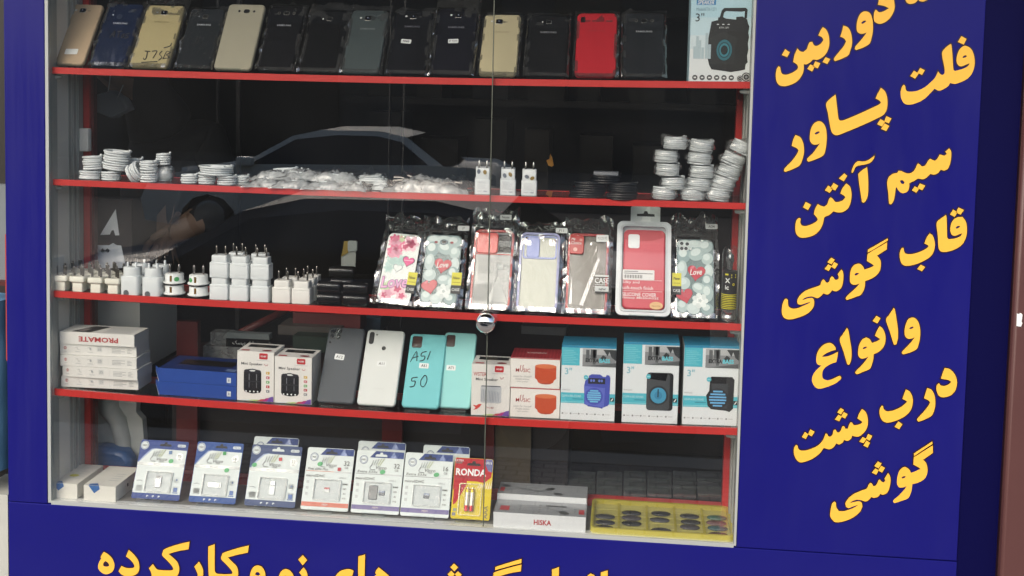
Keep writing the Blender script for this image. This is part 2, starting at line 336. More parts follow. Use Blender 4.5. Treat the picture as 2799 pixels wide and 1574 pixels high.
WORDS_R = [
 [A_([(1525,-60),(1530,5),(1552,30),(1585,33),(1618,20),(1640,-5),(1650,8),(1685,13),(1718,0),(1735,-60)]),
  A_([(1300,-30),(1285,42),(1340,52),(1382,72),(1345,95),(1315,106),(1290,105),(1275,90),(1264,86),(1252,115),(1249,165),(1262,195),(1300,209),(1345,196),(1390,160),(1420,110),(1433,55),(1422,-30)]),
  A_([(1180,100),(1215,115),(1235,160),(1242,220),(1240,280),(1230,330),(1210,385),(1150,420),(1095,440),(1083,430),(1090,405),(1130,360),(1170,310),(1187,285),(1160,295),(1130,296),(1105,278),(1098,240),(1105,180),(1125,130),(1150,106)], [(1138,202),(1155,185),(1175,180),(1183,187),(1168,200),(1148,210)]),
  A_([(982,225),(1020,240),(1045,280),(1057,340),(1055,400),(1040,450),(1025,485),(970,515),(910,537),(898,527),(905,505),(945,455),(985,405),(1005,365),(995,345),(975,330),(955,322),(968,280)]),
  A_([(800,238),(830,260),(852,310),(858,370),(852,420),(830,470),(795,505),(750,526),(715,524),(690,548),(655,566),(633,562),(633,610),(618,660),(580,710),(530,740),(470,757),(420,750),(395,715),(387,660),(395,610),(410,583),(425,590),(432,625),(445,650),(480,657),(530,640),(570,615),(585,590),(572,566),(540,543),(552,485),(577,426),(600,450),(630,457),(660,430),(672,395),(686,370),(708,368),(722,395),(745,404),(778,388),(802,360),(806,345),(790,325),(762,310),(780,270)]),
  A_([(470,433),(510,460),(487,503),(440,483)]), A_([(735,540),(778,556),(757,600),(712,585)]), A_([(690,567),(733,583),(705,628),(665,605)]), A_([(825,503),(866,520),(840,562),(798,545)])],
 [A_([(2020,318),(2065,342),(2040,392),(1988,368)]),
  A_([(2060,403),(2100,425),(2125,470),(2137,540),(2130,600),(2110,650),(2075,690),(2020,720),(1960,738),(1922,728),(1900,760),(1860,785),(1820,797),(1783,780),(1750,815),(1700,865),(1640,900),(1570,920),(1520,912),(1492,870),(1485,815),(1497,765),(1512,745),(1525,757),(1530,785),(1545,803),(1590,805),(1640,795),(1700,765),(1755,718),(1790,680),(1815,627),(1832,650),(1852,660),(1870,645),(1873,610),(1862,550),(1850,465),(1880,420),(1925,385),(1932,400),(1940,480),(1945,560),(1950,610),(1962,624),(1995,616),(2045,600),(2080,578),(2092,556),(2062,568),(2020,583),(1995,575),(1978,545),(1980,495),(2000,440),(2030,410)], [(2028,503),(2045,488),(2062,486),(2068,495),(2052,506),(2035,510)]),
  A_([(1657,597),(1698,617),(1674,658),(1632,640)]), A_([(1603,622),(1645,645),(1612,692),(1570,668)])],
 [A_([(1312,772),(1345,800),(1365,850),(1370,910),(1360,970),(1335,1008),(1290,1035),(1150,1100),(1000,1163),(930,1188),(895,1180),(875,1150),(862,1090),(845,990),(830,915),(862,872),(912,833),(918,870),(928,960),(938,1040),(952,1061),(990,1055),(1100,1010),(1220,955),(1290,922),(1313,903),(1300,885),(1265,865),(1285,820)]),
  A_([(1360,1022),(1405,1042),(1382,1085),(1340,1068)]), A_([(1308,1047),(1350,1070),(1322,1112),(1278,1092)]), A_([(1345,1085),(1385,1107),(1358,1153),(1312,1133)]),
  A_([(765,1066),(800,1080),(825,1120),(835,1190),(833,1250),(825,1310),(805,1365),(740,1400),(675,1422),(662,1410),(668,1390),(715,1345),(755,1290),(777,1260),(745,1272),(712,1268),(690,1240),(687,1200),(695,1140),(720,1090)], [(727,1175),(745,1160),(765,1155),(775,1162),(758,1176),(738,1184)]),
  A_([(560,1188),(600,1205),(625,1250),(635,1310),(630,1370),(600,1450),(540,1485),(475,1510),(458,1500),(470,1475),(525,1420),(570,1360),(588,1325),(575,1305),(545,1290),(527,1282),(540,1230)])],
 [B_([(1912,17),(1928,40),(1930,90),(1920,150),(1900,195),(1868,212),(1838,203),(1812,235),(1780,247),(1745,240),(1715,272),(1680,288),(1640,283),(1605,302),(1562,322),(1560,360),(1545,395),(1515,410),(1485,405),(1465,385),(1450,360),(1443,365),(1435,420),(1425,470),(1405,505),(1390,508),(1382,490),(1378,420),(1368,340),(1370,300),(1385,265),(1420,240),(1455,232),(1466,214),(1490,216),(1520,230),(1550,238),(1585,228),(1612,200),(1628,165),(1640,148),(1655,160),(1672,176),(1702,165),(1727,125),(1745,108),(1762,117),(1785,125),(1808,108),(1828,72),(1845,75),(1870,80),(1892,65),(1878,45)], [(1478,300),(1500,295),(1520,315),(1510,332),(1490,325)]),
  B_([(1655,325),(1702,345),(1675,385),(1632,365)]), B_([(1610,350),(1650,370),(1622,407),(1585,385)])],
 [B_([(1255,80),(1250,105),(1220,140),(1175,158),(1130,165),(1090,180),(1068,225),(1055,232),(1057,205),(1080,155),(1110,130),(1150,132),(1190,125),(1230,100)]),
  B_([(1190,182),(1197,250),(1200,330),(1198,420),(1180,475),(1160,495),(1145,488),(1135,420),(1120,320),(1112,240),(1145,210)]),
  B_([(990,237),(1015,258),(985,307),(942,280)]),
  B_([(1008,325),(1040,355),(1053,410),(1048,480),(1025,540),(985,572),(940,580),(893,570),(860,600),(815,622),(808,650),(795,695),(765,745),(710,785),(630,803),(585,790),(562,750),(560,690),(572,645),(592,628),(606,635),(603,670),(615,695),(650,700),(700,685),(745,660),(757,640),(745,620),(722,595),(735,545),(757,507),(785,522),(812,530),(838,510),(855,465),(870,447),(890,462),(910,487),(940,487),(975,475),(1000,447),(985,430),(955,412),(975,365)]),
  B_([(895,322),(937,345),(910,387),(866,367)]), B_([(848,345),(890,370),(860,408),(820,385)]), B_([(650,488),(697,512),(670,560),(627,535)])],
 [B_([(1995,537),(2042,558),(2013,600),(1970,580)]), B_([(1948,555),(1986,578),(1960,620),(1920,597)]),
  B_([(2030,620),(2058,660),(2068,720),(2062,790),(2035,850),(1990,890),(1920,920),(1860,928),(1830,915),(1818,880),(1812,780),(1802,675),(1838,635),(1885,602),(1890,640),(1892,740),(1895,800),(1908,815),(1960,810),(2010,790),(2027,763),(2000,772),(1962,785),(1935,775),(1922,735),(1930,680),(1955,640),(1990,622)], [(1968,715),(1985,700),(2003,697),(2008,705),(1992,718),(1975,722)]),
  B_([(1742,763),(1770,790),(1785,850),(1780,910),(1755,960),(1700,1000),(1620,1035),(1540,1050),(1500,1035),(1480,990),(1477,940),(1490,900),(1510,890),(1515,920),(1535,945),(1590,945),(1660,925),(1715,895),(1732,875),(1720,865),(1695,853),(1715,800)]), B_([(1662,1040),(1702,1060),(1672,1097),(1632,1077)])],
 [G_([(2096,-58),(2090,-14),(1960,68),(1850,138),(1748,190),(1750,160),(1770,130),(1900,55),(2010,-8)]),
  G_([(2088,10),(2082,135),(1990,195),(1910,245),(1950,290),(1975,350),(1975,450),(1950,530),(1890,600),(1820,645),(1702,692),(1700,740),(1685,830),(1630,930),(1540,970),(1400,1020),(1365,1015),(1363,985),(1410,930),(1500,850),(1570,780),(1605,733),(1540,755),(1490,755),(1450,730),(1435,680),(1437,580),(1455,490),(1500,420),(1570,388),(1620,395),(1665,440),(1690,492),(1770,465),(1840,435),(1855,418),(1810,385),(1733,340),(1745,215),(1850,150),(1970,80)], [(1515,585),(1530,560),(1560,548),(1592,552),(1590,565),(1560,585),(1530,595)]),
  G_([(1105,280),(1168,318),(1113,400),(1040,362)]), G_([(1155,357),(1223,395),(1170,477),(1108,442)]), G_([(1053,397),(1114,432),(1060,515),(990,478)]),
  G_([(1285,488),(1310,530),(1320,610),(1310,720),(1285,800),(1240,850),(1185,873),(1118,853),(1090,895),(1040,928),(968,908),(930,950),(885,985),(850,992),(815,978),(760,962),(700,970),(640,990),(592,1025),(640,1015),(700,995),(770,988),(800,1020),(805,1090),(785,1160),(730,1230),(650,1285),(540,1330),(420,1362),(340,1365),(275,1335),(240,1270),(238,1180),(255,1080),(285,1015),(320,1003),(342,1030),(345,1100),(365,1150),(430,1178),(520,1168),(620,1125),(700,1090),(745,1058),(690,1070),(620,1095),(560,1108),(520,1095),(508,1050),(525,990),(580,920),(660,860),(760,820),(870,785),(915,755),(935,700),(965,663),(992,685),(1010,712),(1040,722),(1070,700),(1090,640),(1120,610),(1148,632),(1170,665),(1205,670),(1235,650),(1238,610),(1220,575),(1250,530)])],
 [H_([(1690,203),(1735,225),(1765,280),(1778,360),(1775,440),(1760,510),(1735,572),(1660,610),(1580,633),(1563,620),(1568,600),(1620,545),(1680,480),(1714,433),(1670,450),(1630,448),(1600,415),(1595,350),(1610,280),(1640,220)], [(1648,330),(1665,315),(1690,308),(1702,314),(1690,328),(1665,338)]),
  H_([(1467,90),(1480,110),(1500,220),(1517,350),(1515,450),(1498,515),(1478,523),(1465,505),(1420,360),(1378,230),(1415,170)]), H_([(1265,183),(1313,210),(1275,272),(1220,243)]),
  H_([(1303,303),(1340,335),(1367,400),(1370,480),(1345,550),(1295,600),(1232,632),(1230,680),(1215,740),(1187,802),(1110,838),(1040,865),(1020,855),(1025,830),(1080,775),(1140,705),(1172,658),(1130,678),(1085,682),(1055,650),(1052,590),(1065,520),(1100,460),(1145,435),(1185,455),(1212,500),(1265,482),(1300,462),(1307,452),(1280,435),(1247,415),(1270,360)], [(1102,565),(1120,548),(1145,542),(1157,548),(1140,562),(1115,572)]),
  H_([(920,325),(935,350),(955,460),(973,590),(970,690),(950,748),(933,755),(920,735),(880,600),(835,465),(870,400)]),
  H_([(710,500),(755,515),(785,555),(788,582),(740,593),(680,620),(640,648),(630,663),(680,658),(740,640),(815,604),(808,660),(795,725),(740,742),(680,775),(640,820),(630,880),(645,920),(690,937),(740,927),(800,898),(835,885),(853,900),(845,925),(790,970),(700,1010),(610,1035),(560,1025),(525,985),(510,930),(525,870),(565,815),(622,764),(585,755),(562,725),(563,660),(585,590),(640,525)])],
 [H_([(2065,793),(2120,805),(2170,850),(2200,910),(2208,980),(2185,1060),(2130,1115),(2045,1137),(1995,1115),(1970,1060),(1970,1005),(1990,972),(2003,978),(2015,998),(2060,1003),(2110,985),(2142,955),(2110,935),(2060,925),(2020,918),(2040,855)]),
  H_([(1860,1028),(1905,1045),(1940,1100),(1955,1180),(1948,1260),(1915,1347),(1840,1390),(1765,1420),(1745,1410),(1745,1385),(1810,1315),(1870,1240),(1894,1195),(1870,1170),(1822,1148),(1840,1090)]),
  H_([(1610,1045),(1655,1070),(1685,1130),(1690,1200),(1670,1280),(1615,1345),(1530,1395),(1430,1428),(1370,1430),(1325,1395),(1302,1330),(1305,1275),(1325,1235),(1342,1237),(1352,1275),(1390,1300),(1470,1288),(1560,1245),(1615,1197),(1622,1185),(1600,1170),(1570,1155),(1590,1095)]), I_([(1520,175),(1570,208),(1530,267),(1478,238)])],
 [I_([(845,20),(885,40),(852,95),(805,70)]), I_([(882,66),(928,90),(898,143),(853,116)]), I_([(820,97),(860,118),(828,173),(778,152)]),
  I_([(1095,30),(1135,60),(1160,120),(1165,200),(1145,270),(1100,325),(1045,355),(980,342),(965,380),(925,403),(885,392),(870,420),(830,445),(793,432),(770,470),(720,500),(648,487),(600,550),(520,610),(420,650),(365,652),(320,610),(298,540),(303,480),(325,450),(340,460),(355,500),(390,517),(460,510),(560,470),(620,420),(650,370),(672,315),(690,325),(700,350),(725,355),(750,330),(765,280),(785,270),(803,300),(830,305),(850,275),(865,235),(885,230),(903,262),(930,260),(945,215),(965,183),(983,195),(1000,220),(1040,218),(1085,200),(1100,182),(1080,165),(1042,140),(1060,90)]),
  I_([(1168,322),(1217,345),(1185,402),(1142,378)]), I_([(1103,358),(1148,378),(1115,432),(1065,410)]), I_([(1150,397),(1190,425),(1162,482),(1112,458)]), I_([(490,268),(540,295),(508,350),(465,327)]), I_([(428,300),(468,325),(438,382),(392,358)])],
 [I_([(1918,410),(1922,440),(1830,498),(1705,583),(1705,560),(1712,545),(1820,475)]),
  I_([(1925,455),(1925,545),(1810,625),(1845,660),(1862,720),(1858,790),(1825,850),(1760,890),(1685,910),(1680,960),(1665,1020),(1635,1075),(1560,1105),(1485,1130),(1465,1122),(1465,1098),(1530,1040),(1590,975),(1620,933),(1570,950),(1530,945),(1507,910),(1508,840),(1530,760),(1570,718),(1605,710),(1645,735),(1670,778),(1730,755),(1782,732),(1760,715),(1697,680),(1703,595),(1800,535)], [(1557,835),(1572,822),(1595,815),(1610,820),(1597,835),(1570,845)]),
  I_([(1283,643),(1327,668),(1290,727),(1240,698)]), I_([(1322,695),(1365,720),(1330,775),(1285,748)]), I_([(1250,726),(1292,748),(1262,800),(1212,775)]),
  I_([(1402,778),(1425,820),(1430,880),(1415,960),(1390,1010),(1345,1033),(1308,1022),(1285,1055),(1240,1070),(1203,1060),(1180,1090),(1140,1112),(1085,1098),(1040,1092),(990,1105),(950,1133),(1010,1118),(1065,1110),(1095,1130),(1098,1175),(1070,1235),(1000,1295),(900,1340),(800,1357),(755,1335),(725,1285),(728,1220),(745,1140),(775,1113),(790,1130),(795,1180),(825,1225),(890,1225),(980,1195),(1054,1155),(1000,1168),(940,1190),(910,1175),(903,1130),(935,1080),(1000,1025),(1090,985),(1150,962),(1175,915),(1195,895),(1213,905),(1225,930),(1250,930),(1275,900),(1290,865),(1305,857),(1325,880),(1350,890),(1370,870),(1360,845),(1385,805)])],
]
WORDS_B = [
 [J_([(232,345),(290,380),(345,435),(375,500),(378,560),(355,620),(300,655),(250,660),(195,635),(155,585),(152,530),(175,470),(200,440),(187,430),(195,400)], [(255,475),(290,500),(305,530),(300,548),(265,555),(235,548),(222,530),(230,495)])],
 [J_([(582,318),(650,380),(710,460),(730,540),(725,610),(690,660),(620,688),(540,688),(480,665),(438,620),(478,545),(510,560),(560,575),(620,575),(655,565),(664,545),(640,500),(600,455),(542,410)])],
 [J_([(1438,203),(1422,310),(1280,335),(1140,375),(1200,425),(1265,490),(1292,570),(1285,640),(1250,700),(1180,735),(1060,740),(985,735),(970,700),(968,760),(890,900),(780,960),(860,860),(905,760),(905,680),(890,620),(865,580),(922,517),(950,560),(985,595),(1050,605),(1140,608),(1195,603),(1212,590),(1190,545),(1120,465),(1055,400),(1060,350),(1085,310),(1200,265),(1320,230)]),
  J_([(1570,485),(1605,540),(1628,610),(1625,690),(1600,790),(1500,880),(1430,910),(1540,760),(1552,690),(1545,640),(1505,555)]),
  J_([(2272,257),(2258,357),(2100,390),(1975,425),(2040,490),(2100,550),(2122,630),(2110,700),(2060,745),(1960,760),(1800,755),(1735,740),(1712,700),(1703,600),(1700,420),(1702,270),(1790,240),(1790,420),(1790,590),(1800,632),(1830,655),(1930,662),(2020,660),(2042,645),(2030,610),(1960,530),(1885,450),(1890,400),(1915,360),(2030,320),(2150,285)]),
  J_([(2395,537),(2450,555),(2490,610),(2505,680),(2500,760),(2460,850),(2340,930),(2270,940),(2370,850),(2400,790),(2330,790),(2292,740),(2290,670),(2310,600),(2345,555)], [(2357,665),(2372,640),(2395,630),(2420,642),(2430,668),(2400,682)])],
 [K_([(620,383),(680,400),(725,450),(738,500),(735,600),(700,700),(560,760),(630,640),(560,620),(530,560),(530,490),(560,420)], [(590,520),(600,490),(625,475),(650,495),(655,525),(620,540)]),
  K_([(868,185),(928,258),(865,328),(803,250)]), K_([(878,358),(915,410),(935,480),(935,560),(880,640),(720,680),(700,620),(840,580),(860,500),(818,430)])],
 [K_([(1495,383),(1560,395),(1582,410),(1555,500),(1480,490),(1400,560),(1360,620),(1270,620),(1310,510),(1390,415)]),
  K_([(1743,178),(1738,400),(1735,620),(1650,620),(1646,400),(1650,205)]),
  K_([(1935,358),(2000,410),(2080,480),(2130,560),(2100,640),(1850,640),(1850,540),(1880,480),(1905,462),(1888,440),(1900,400)])],
 [L_([(375,272),(425,320),(378,370),(328,318)]), L_([(340,362),(382,406),(345,455),(293,408)]), L_([(424,370),(470,410),(430,460),(385,406)]),
  L_([(1222,215),(1220,266),(1060,308),(890,356),(895,325),(905,312),(1060,262)]), L_([(1222,285),(1213,370),(1080,392),(945,432),(1000,500),(940,540),(840,480),(870,420),(885,382),(1050,330)])],
 [L_([(1692,318),(1690,520),(1605,520),(1605,348)])],
 [L_([(2090,395),(2145,432),(2160,520),(2080,540),(2080,470),(2045,432)])],
 [L_([(2305,357),(2303,520),(2220,520),(2220,385)])],
]

board('sign_board', 'blue board with slanted yellow Persian lettering to the right of the window',
      [(X1, zsm+.0), (xr1, zsm), (xr1, ztop), (X1, ztop)], WORDS_R)
board('sign_board', 'blue board under the window with one line of yellow Persian lettering',
      [(xl0, ZB-.5), (xr1, ZB-.5), (xr1, zsm-.0015), (xl0, zsm-.0015)], WORDS_B)
r = thing('sign_board', 'narrow plain blue board to the left of the window, without lettering', 'sign board', ((xl0)/2, 0, ZB))
mb = MB(); slab(mb, Fr((0,0,0)), [(xl0, zsm), (0, zsm), (0, ztop), (xl0, ztop)], -.03, 0, BLUE, .0015); mb.build('panel', r)
mb = MB(); a = P(17, 640, .004); b = P(20, 985, .004)
WB(mb, (xl0-.0026, .002, b.z), (xl0-.0005, .03, a.z), mat('#a8392c', .5)); mb.build('edge_tape', r)
# ---- board return, its shade painted dark navy, and door post at the right
mb = MB(); WB(mb, (xr1+.001, .004, ZB-.5), (xr2, .05, ztop), SHADE_NAVY)
props(mb.build('shaded_return'), 'return of the blue lettered board beside the door frame, shade painted in dark navy', 'post')
xg = P(2758, 787, .06).x; xb = P(2776, 787, -.02).x
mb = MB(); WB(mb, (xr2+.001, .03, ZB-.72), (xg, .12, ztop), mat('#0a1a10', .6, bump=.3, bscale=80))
props(mb.build('gap_strip'), 'blackish green strip in the gap beside the shaded board return', 'strip')
r = thing('door_frame', 'maroon door frame at the right edge, dark brown inside, with a torn white sticker', 'door frame', (xb, 0, 0))
mb = MB(); WB(mb, (xg+.001, -.005, 0), (xb, .1, ztop), mat('#2a1512', .4, bump=.2, bscale=90)); mb.build('inner_edge', r)
mb = MB(); slab(mb, Fr((0,0,0)), [(xb+.001, 0), (xb+.16, 0), (xb+.16, ztop), (xb+.001, ztop)], -.1, .02, mat('#573634', .45, var=.12, vscale=5, bump=.15, bscale=40), .006); mb.build('post', r)
p = P(2787, 873, -.021); mb = MB(); poly(mb, Fr(p), [(-.005,-.012),(.003,-.013),(.005,-.006),(.0035,-.004),(.0045,.009),(.001,.012),(-.003,.010),(-.0055,.011)], .0006, WHITE); mb.build('torn_sticker', r)
# ---- aluminium window frame
wf = thing('window_frame', 'aluminium frame round the display window, with sliding rails on its left side', 'window frame', (.68, 0, ZB))
mb = MB()
WB(mb, (.0005, .001, ZB), (.007, .034, ztop), ALUW); WB(mb, (.0005, .034, ZB), (.002, .085, ztop), mat('#efede6', .5, 0, var=.08, vscale=7))
for k, (yy, xx, mm) in enumerate(((.085,.0035,ALU2),(.095,.0012,ALU),(.105,.004,ALU2),(.115,.0015,ALU),(.125,.004,ALUW),(.136,.003,ALUW))):
    WB(mb, (.0005, yy, ZB), (xx, yy+.0085, ztop), mm)
mb.build('jamb', wf)
mb = MB(); WB(mb, (X1-.005, .001, ZB), (X1-.0005, .034, ztop), ALUW)
for yy, xx, mm in ((.034,.002,ALU),(.07,.004,ALU2),(.09,.002,ALU),(.11,.005,ALU2),(.13,.003,ALU)):
    WB(mb, (X1-xx, yy, ZB), (X1-.0005, yy+.018, ztop), mm)
mb.build('jamb', wf)
mb = MB(); WB(mb, (.007, .001, ZB-.012), (X1-.005, .004, ZB+.004), ALUW); WB(mb, (.007, .004, ZB-.012), (X1-.005, .028, ZB+.0015), ALU); WB(mb, (.0005, .028, ZB-.03), (X1-.0005, DEP+.02, ZB+.001), mat('#8f8f88', .35, .2, var=.12, vscale=8)); mb.build('sill', wf)
# ---- red back frame with the doors of the cabinet
bf = thing('cabinet_frame', 'red painted frame of the cabinet back behind the glass shelves', 'cabinet frame', (.68, DEP, ZB))
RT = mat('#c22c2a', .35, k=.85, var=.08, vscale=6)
for s in (0, 1):
    mb = MB(); x0, x1 = (.0005, .0140) if s == 0 else (X1-.0150, X1-.0005)
    WB(mb, (x0, DEP-.004, ZB+.0015), (x1, DEP+.016, ztop), RT)
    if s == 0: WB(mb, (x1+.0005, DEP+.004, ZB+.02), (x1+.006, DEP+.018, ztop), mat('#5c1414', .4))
    mb.build('post', bf)
mb = MB(); WB(mb, (.0145, DEP-.004, ZB+.0015), (X1-.0155, DEP+.016, ZB+.018), RT); mb.build('bottom_rail', bf)
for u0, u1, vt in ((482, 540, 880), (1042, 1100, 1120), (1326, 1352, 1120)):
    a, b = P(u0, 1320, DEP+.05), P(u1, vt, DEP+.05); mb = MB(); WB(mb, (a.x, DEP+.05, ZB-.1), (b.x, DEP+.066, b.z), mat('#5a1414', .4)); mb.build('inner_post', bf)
# plastic block on the left post
mb = MB(); a = P(212, 378, DEP-.012); rbox(mb, Fr(a), 0, -.026, 0, .030, .022, .014, OFFW, .003, .0015)
mb.build('clamp_block', bf)
# ---- shelves
SHN = ['uppermost red edged shelf, carrying the row of bagged phones', 'red edged shelf of white and black cable coils, second from the top',
       'red edged shelf of plug adapters and bagged phone cases, third from the top', 'lowest red edged shelf, carrying boxed speakers and loose back covers']
SHG = clear('shelf_glass', .05, (.84, .89, .87), .0)
THK = [.0125, .0118, .0128, .0132]
for i in range(4):
    xa, xb2 = SHX0[i], SHX1[i]; n = 24; xs_ = [xa + (xb2-xa)*k/n for k in range(n+1)]
    r = thing('shelf', SHN[i], 'shelf', ((xa+xb2)/2, YS, zs(i, (xa+xb2)/2)), 'red edged shelves of the cabinet')
    def strip(y0, y1, t, m, name, dz=0):
        mb = MB(); vs = []; fs = []
        for x in xs_:
            z = zs(i, x)+dz; vs += [(x, y0, z-t), (x, y0, z), (x, y1, z), (x, y1, z-t)]
        for k in range(n):
            for a, b in ((0,1),(1,2),(2,3),(3,0)): fs.append([4*k+a, 4*k+4+a, 4*k+4+b, 4*k+b])
        fs += [[0,1,2,3], [4*n+3, 4*n+2, 4*n+1, 4*n]]
        mb.add(vs, fs, m); mb.build(name, r)
    strip(YS, YS+.004, THK[i], RED, 'front_edging')
    strip(YS+.0045, DEP-.012, .006, SHG, 'board', -.0005)
    strip(DEP-.0115, DEP-.006, THK[i], RED, 'back_edging')
    for x, s in ((xa, 1), (xb2, -1)):
        mb = MB(); z = zs(i, x)-THK[i]-.0008; lathe(mb, Fr((x-s*.006, YS+.016, z-.0055), (0,1,0), (s,0,0), (0,0,1)), [(.0045,0),(.0055,.002),(.005,.016),(.0035,.024),(.001,.026)], ALUW, 12)
        mb.build('bracket', r)
# ---- glass panes, knob lock
xs0 = P(1343, 394, .008).x; sm0 = P(1347, 0, .008).x; sm1 = P(1321, 1440, .008).x
GE = mat('#63685f', .2, .2)
for k, (x0, x1, y0, lab) in enumerate(((.0075, sm1-.001, .006, 'left glass pane of the display window, ending at the grey vertical seam'), (sm1+.001, X1-.0055, .006, 'right glass pane of the display window, from the seam to the lettered board'))):
    r = thing('window_pane', lab, 'glass pane', ((x0+x1)/2, y0, ZB), 'glass panes of the display window')
    mb = MB(); WB(mb, (x0, y0, ZB+.0045), (x1, y0+.005, ztop), GLASS); mb.build('glass', r)
    if k == 0:
        mb = MB(); WB(mb, (x1+.0001, y0-.0004, ZB+.0045), (x1+.0019, y0+.0054, ztop), GE); mb.build('seam_edge', r)
a = P(1329, 880, 0)
r = thing('knob_lock', 'round chrome knob lock on the seam between the two glass panes', 'lock', a)
mb = MB(); lathe(mb, Fr((a.x, .0055, a.z), (1,0,0), (0,-1,0), (0,0,1)), [(.010,0),(.011,.004),(.016,.006),(.0188,.010),(.0192,.014),(.018,.019),(.0145,.0235),(.009,.0262),(.004,.0271),(.0005,.0273)], CHROME, 36); mb.build('knob', r)
mb = MB(); lathe(mb, Fr((a.x, .0055, a.z-.0205), (1,0,0), (0,-1,0), (0,0,1)), [(.004,0),(.004,.004),(.0025,.006)], STEEL, 12); mb.build('pin', r)
mb = MB(); WB(mb, (xl0-.3, -.85, ZB+1.78), (xb+.5, -.021, ZB+1.84), mat('#3d3c3a', .7)); mb.mats; props(mb.build('glare_canopy'), 'unseen grey overhang added above the shop window to cut sky glare', 'glare_canopy')  # unseen overhang, added to keep sky glare off the leaning phones
# ---- facade round it, so that nothing is hollow
mb = MB(); WB(mb, (xl0, .031, ZB-.72), (-.002, .2, ztop), BLK2); WB(mb, (X1+.002, .031, ZB-.72), (xr1, .2, ztop), BLK2)
WB(mb, (-.002, .031, ZB-.72), (X1+.002, .2, ZB-.032), BLK2); WB(mb, (xl0, -.02, ztop+.002), (xb+.16, .3, ztop+1.6), mat('#3a3834', .7))
props(mb.build('shop_wall'), 'dark wall of the shop round the display window, mostly behind the blue boards', 'wall')
mb = MB(); WB(mb, (xl0, .001, ZB-.72), (xr2, .03, ZB-.502), mat('#6d6a64', .7, var=.2, vscale=6)); props(mb.build('plinth'), 'low grey stone plinth below the blue board, at the pavement', 'plinth')
# ================================================================ goods: builders
def leaner(i, uL, uR, yb, tl, dy, dz=.003, L=None):
    """frame of a flat thing that stands on shelf i between columns uL, uR and leans back by dy; tl = photo pixel of its top left corner"""
    a, b = base(uL, i, yb, dz), base(uR, i, yb, dz); ex = (b-a); w = ex.length; ex.normalize()
    t = P(tl[0], tl[1], yb+dy) - a; h = t.length; ey = (t - ex*t.dot(ex)).normalized()
    if L: h = L
    return Fr(a, ex, ey, ex.cross(ey)), w, h
def stand(u0, u1, i, yb, lab, lip=.0095, lean=(.05, .06)):
    a, b = base(u0, i, yb), base(u1, i, yb); w = (b-a).length; mb = MB(); f = Fr(a, (b-a).normalized(), (0,0,1), (0,-1,0))
    box(mb, f, 0, .0005, .0115, w, lip, .0135, ACRY); box(mb, f, 0, .0005, -.03, w, .002, .0115, ACRY)
    f2 = Fr(f(0, .002, -.004), f.x, V((0, lean[0], lean[1])).normalized(), f.x.cross(V((0, lean[0], lean[1])).normalized()))
    box(mb, f2, .004, 0, -.0025, w-.004, .05, -.0008, ACRY)
    return props(mb.build('display_stand'), lab, 'display stand', 'clear acrylic stands under the leaning goods')
def sheet(mb, fr, x0, y0, x1, y1, zf, m, nx=14, ny=20):
    vs = [fr(*zf(x0+(x1-x0)*i/nx, y0+(y1-y0)*j/ny, i/nx, j/ny)) for j in range(ny+1) for i in range(nx+1)]
    fs = [[j*(nx+1)+i, j*(nx+1)+i+1, (j+1)*(nx+1)+i+1, (j+1)*(nx+1)+i] for j in range(ny) for i in range(nx)]
    mb.add(vs, fs, m, True)
def bag(fr, w, h, t, root, seed=1, side=.004, top=.012, bot=.001, m=None, topm=None, skew=0, amp=.0027, name='plastic_bag', flatn=.5):
    """clear bag film round a flat thing, crinkled near its edges, with a free flap above"""
    m = m or FILM; rnd = random.Random(seed); sv = V((rnd.uniform(0, 90), rnd.uniform(0, 90), rnd.uniform(0, 90)))
    def zf(x, y, s, q, front=True):
        ex = min(1, max(0, -x/side if x < 0 else (x-w)/side if x > w else 0)); ey = max(0, y-h)/max(top, .001)
        edge = max(ex, min(1, ey), 1-min(1, max(0, y+bot)/.012), 0)
        d = abs(s-.5)*2
        n = noise.noise(sv + V((x, y, 0))*55) * .5 + abs(noise.noise(sv*2 + V((x*70, y*38, 3)))) - .3 + .6*noise.noise(sv*3+V((x*120, y*90, 1)))
        a = amp*(.02 + 1.25*edge + 1.1*min(1, ey) + .9*d**6 + flatn*max(0, noise.noise(sv*5+V((x*16, y*12, 2)))-.1))
        zz = (t+.0006)*(1-.9*min(1, ex*.6+ey*.9)) + n*a*(1 if front else .6)
        if not front: zz = -.0004 + min(0, n*a*.3)
        if y <= h and 0 <= x <= w and front: zz = max(zz, t+.0004)
        jx = (noise.noise(sv+V((0, y*60, 9)))*.0018 if s in (0, 1) else 0); jy = (noise.noise(sv+V((x*70, 5, 9)))*top*.35 if q == 1 else 0)
        return (x+jx + skew*max(0, y-h), y+jy, zz)
    mb = MB(); sheet(mb, fr, -side, -bot, w+side, h+top, zf, m, 26, 40)
    nx, ny = 26, 40; ci = mb.mi(CRINK); x0, x1, y0, y1 = -side, w+side, -bot, h+top
    for j in range(ny):
        for i in range(nx):
            x = x0+(x1-x0)*(i+.5)/nx; y = y0+(y1-y0)*(j+.5)/ny; d = abs((i+.5)/nx-.5)*2
            e = max(-x/side, (x-w)/side, (y-h)/max(top, .001)*3, 1-(y+bot)/.011, 0)
            if e > .25 or (d > .76 and noise.noise(sv+V((x*60, y*45, 5))) > .04) or (y > h*.84 and noise.noise(sv+V((x*50, y*60, 8))) > .22): mb.m[j*nx+i] = ci
    sheet(mb, fr, -side, -bot, w+side, h+top, lambda x, y, s, q: zf(x, y, s, q, False), m, 6, 8)
    return mb.build(name, root)
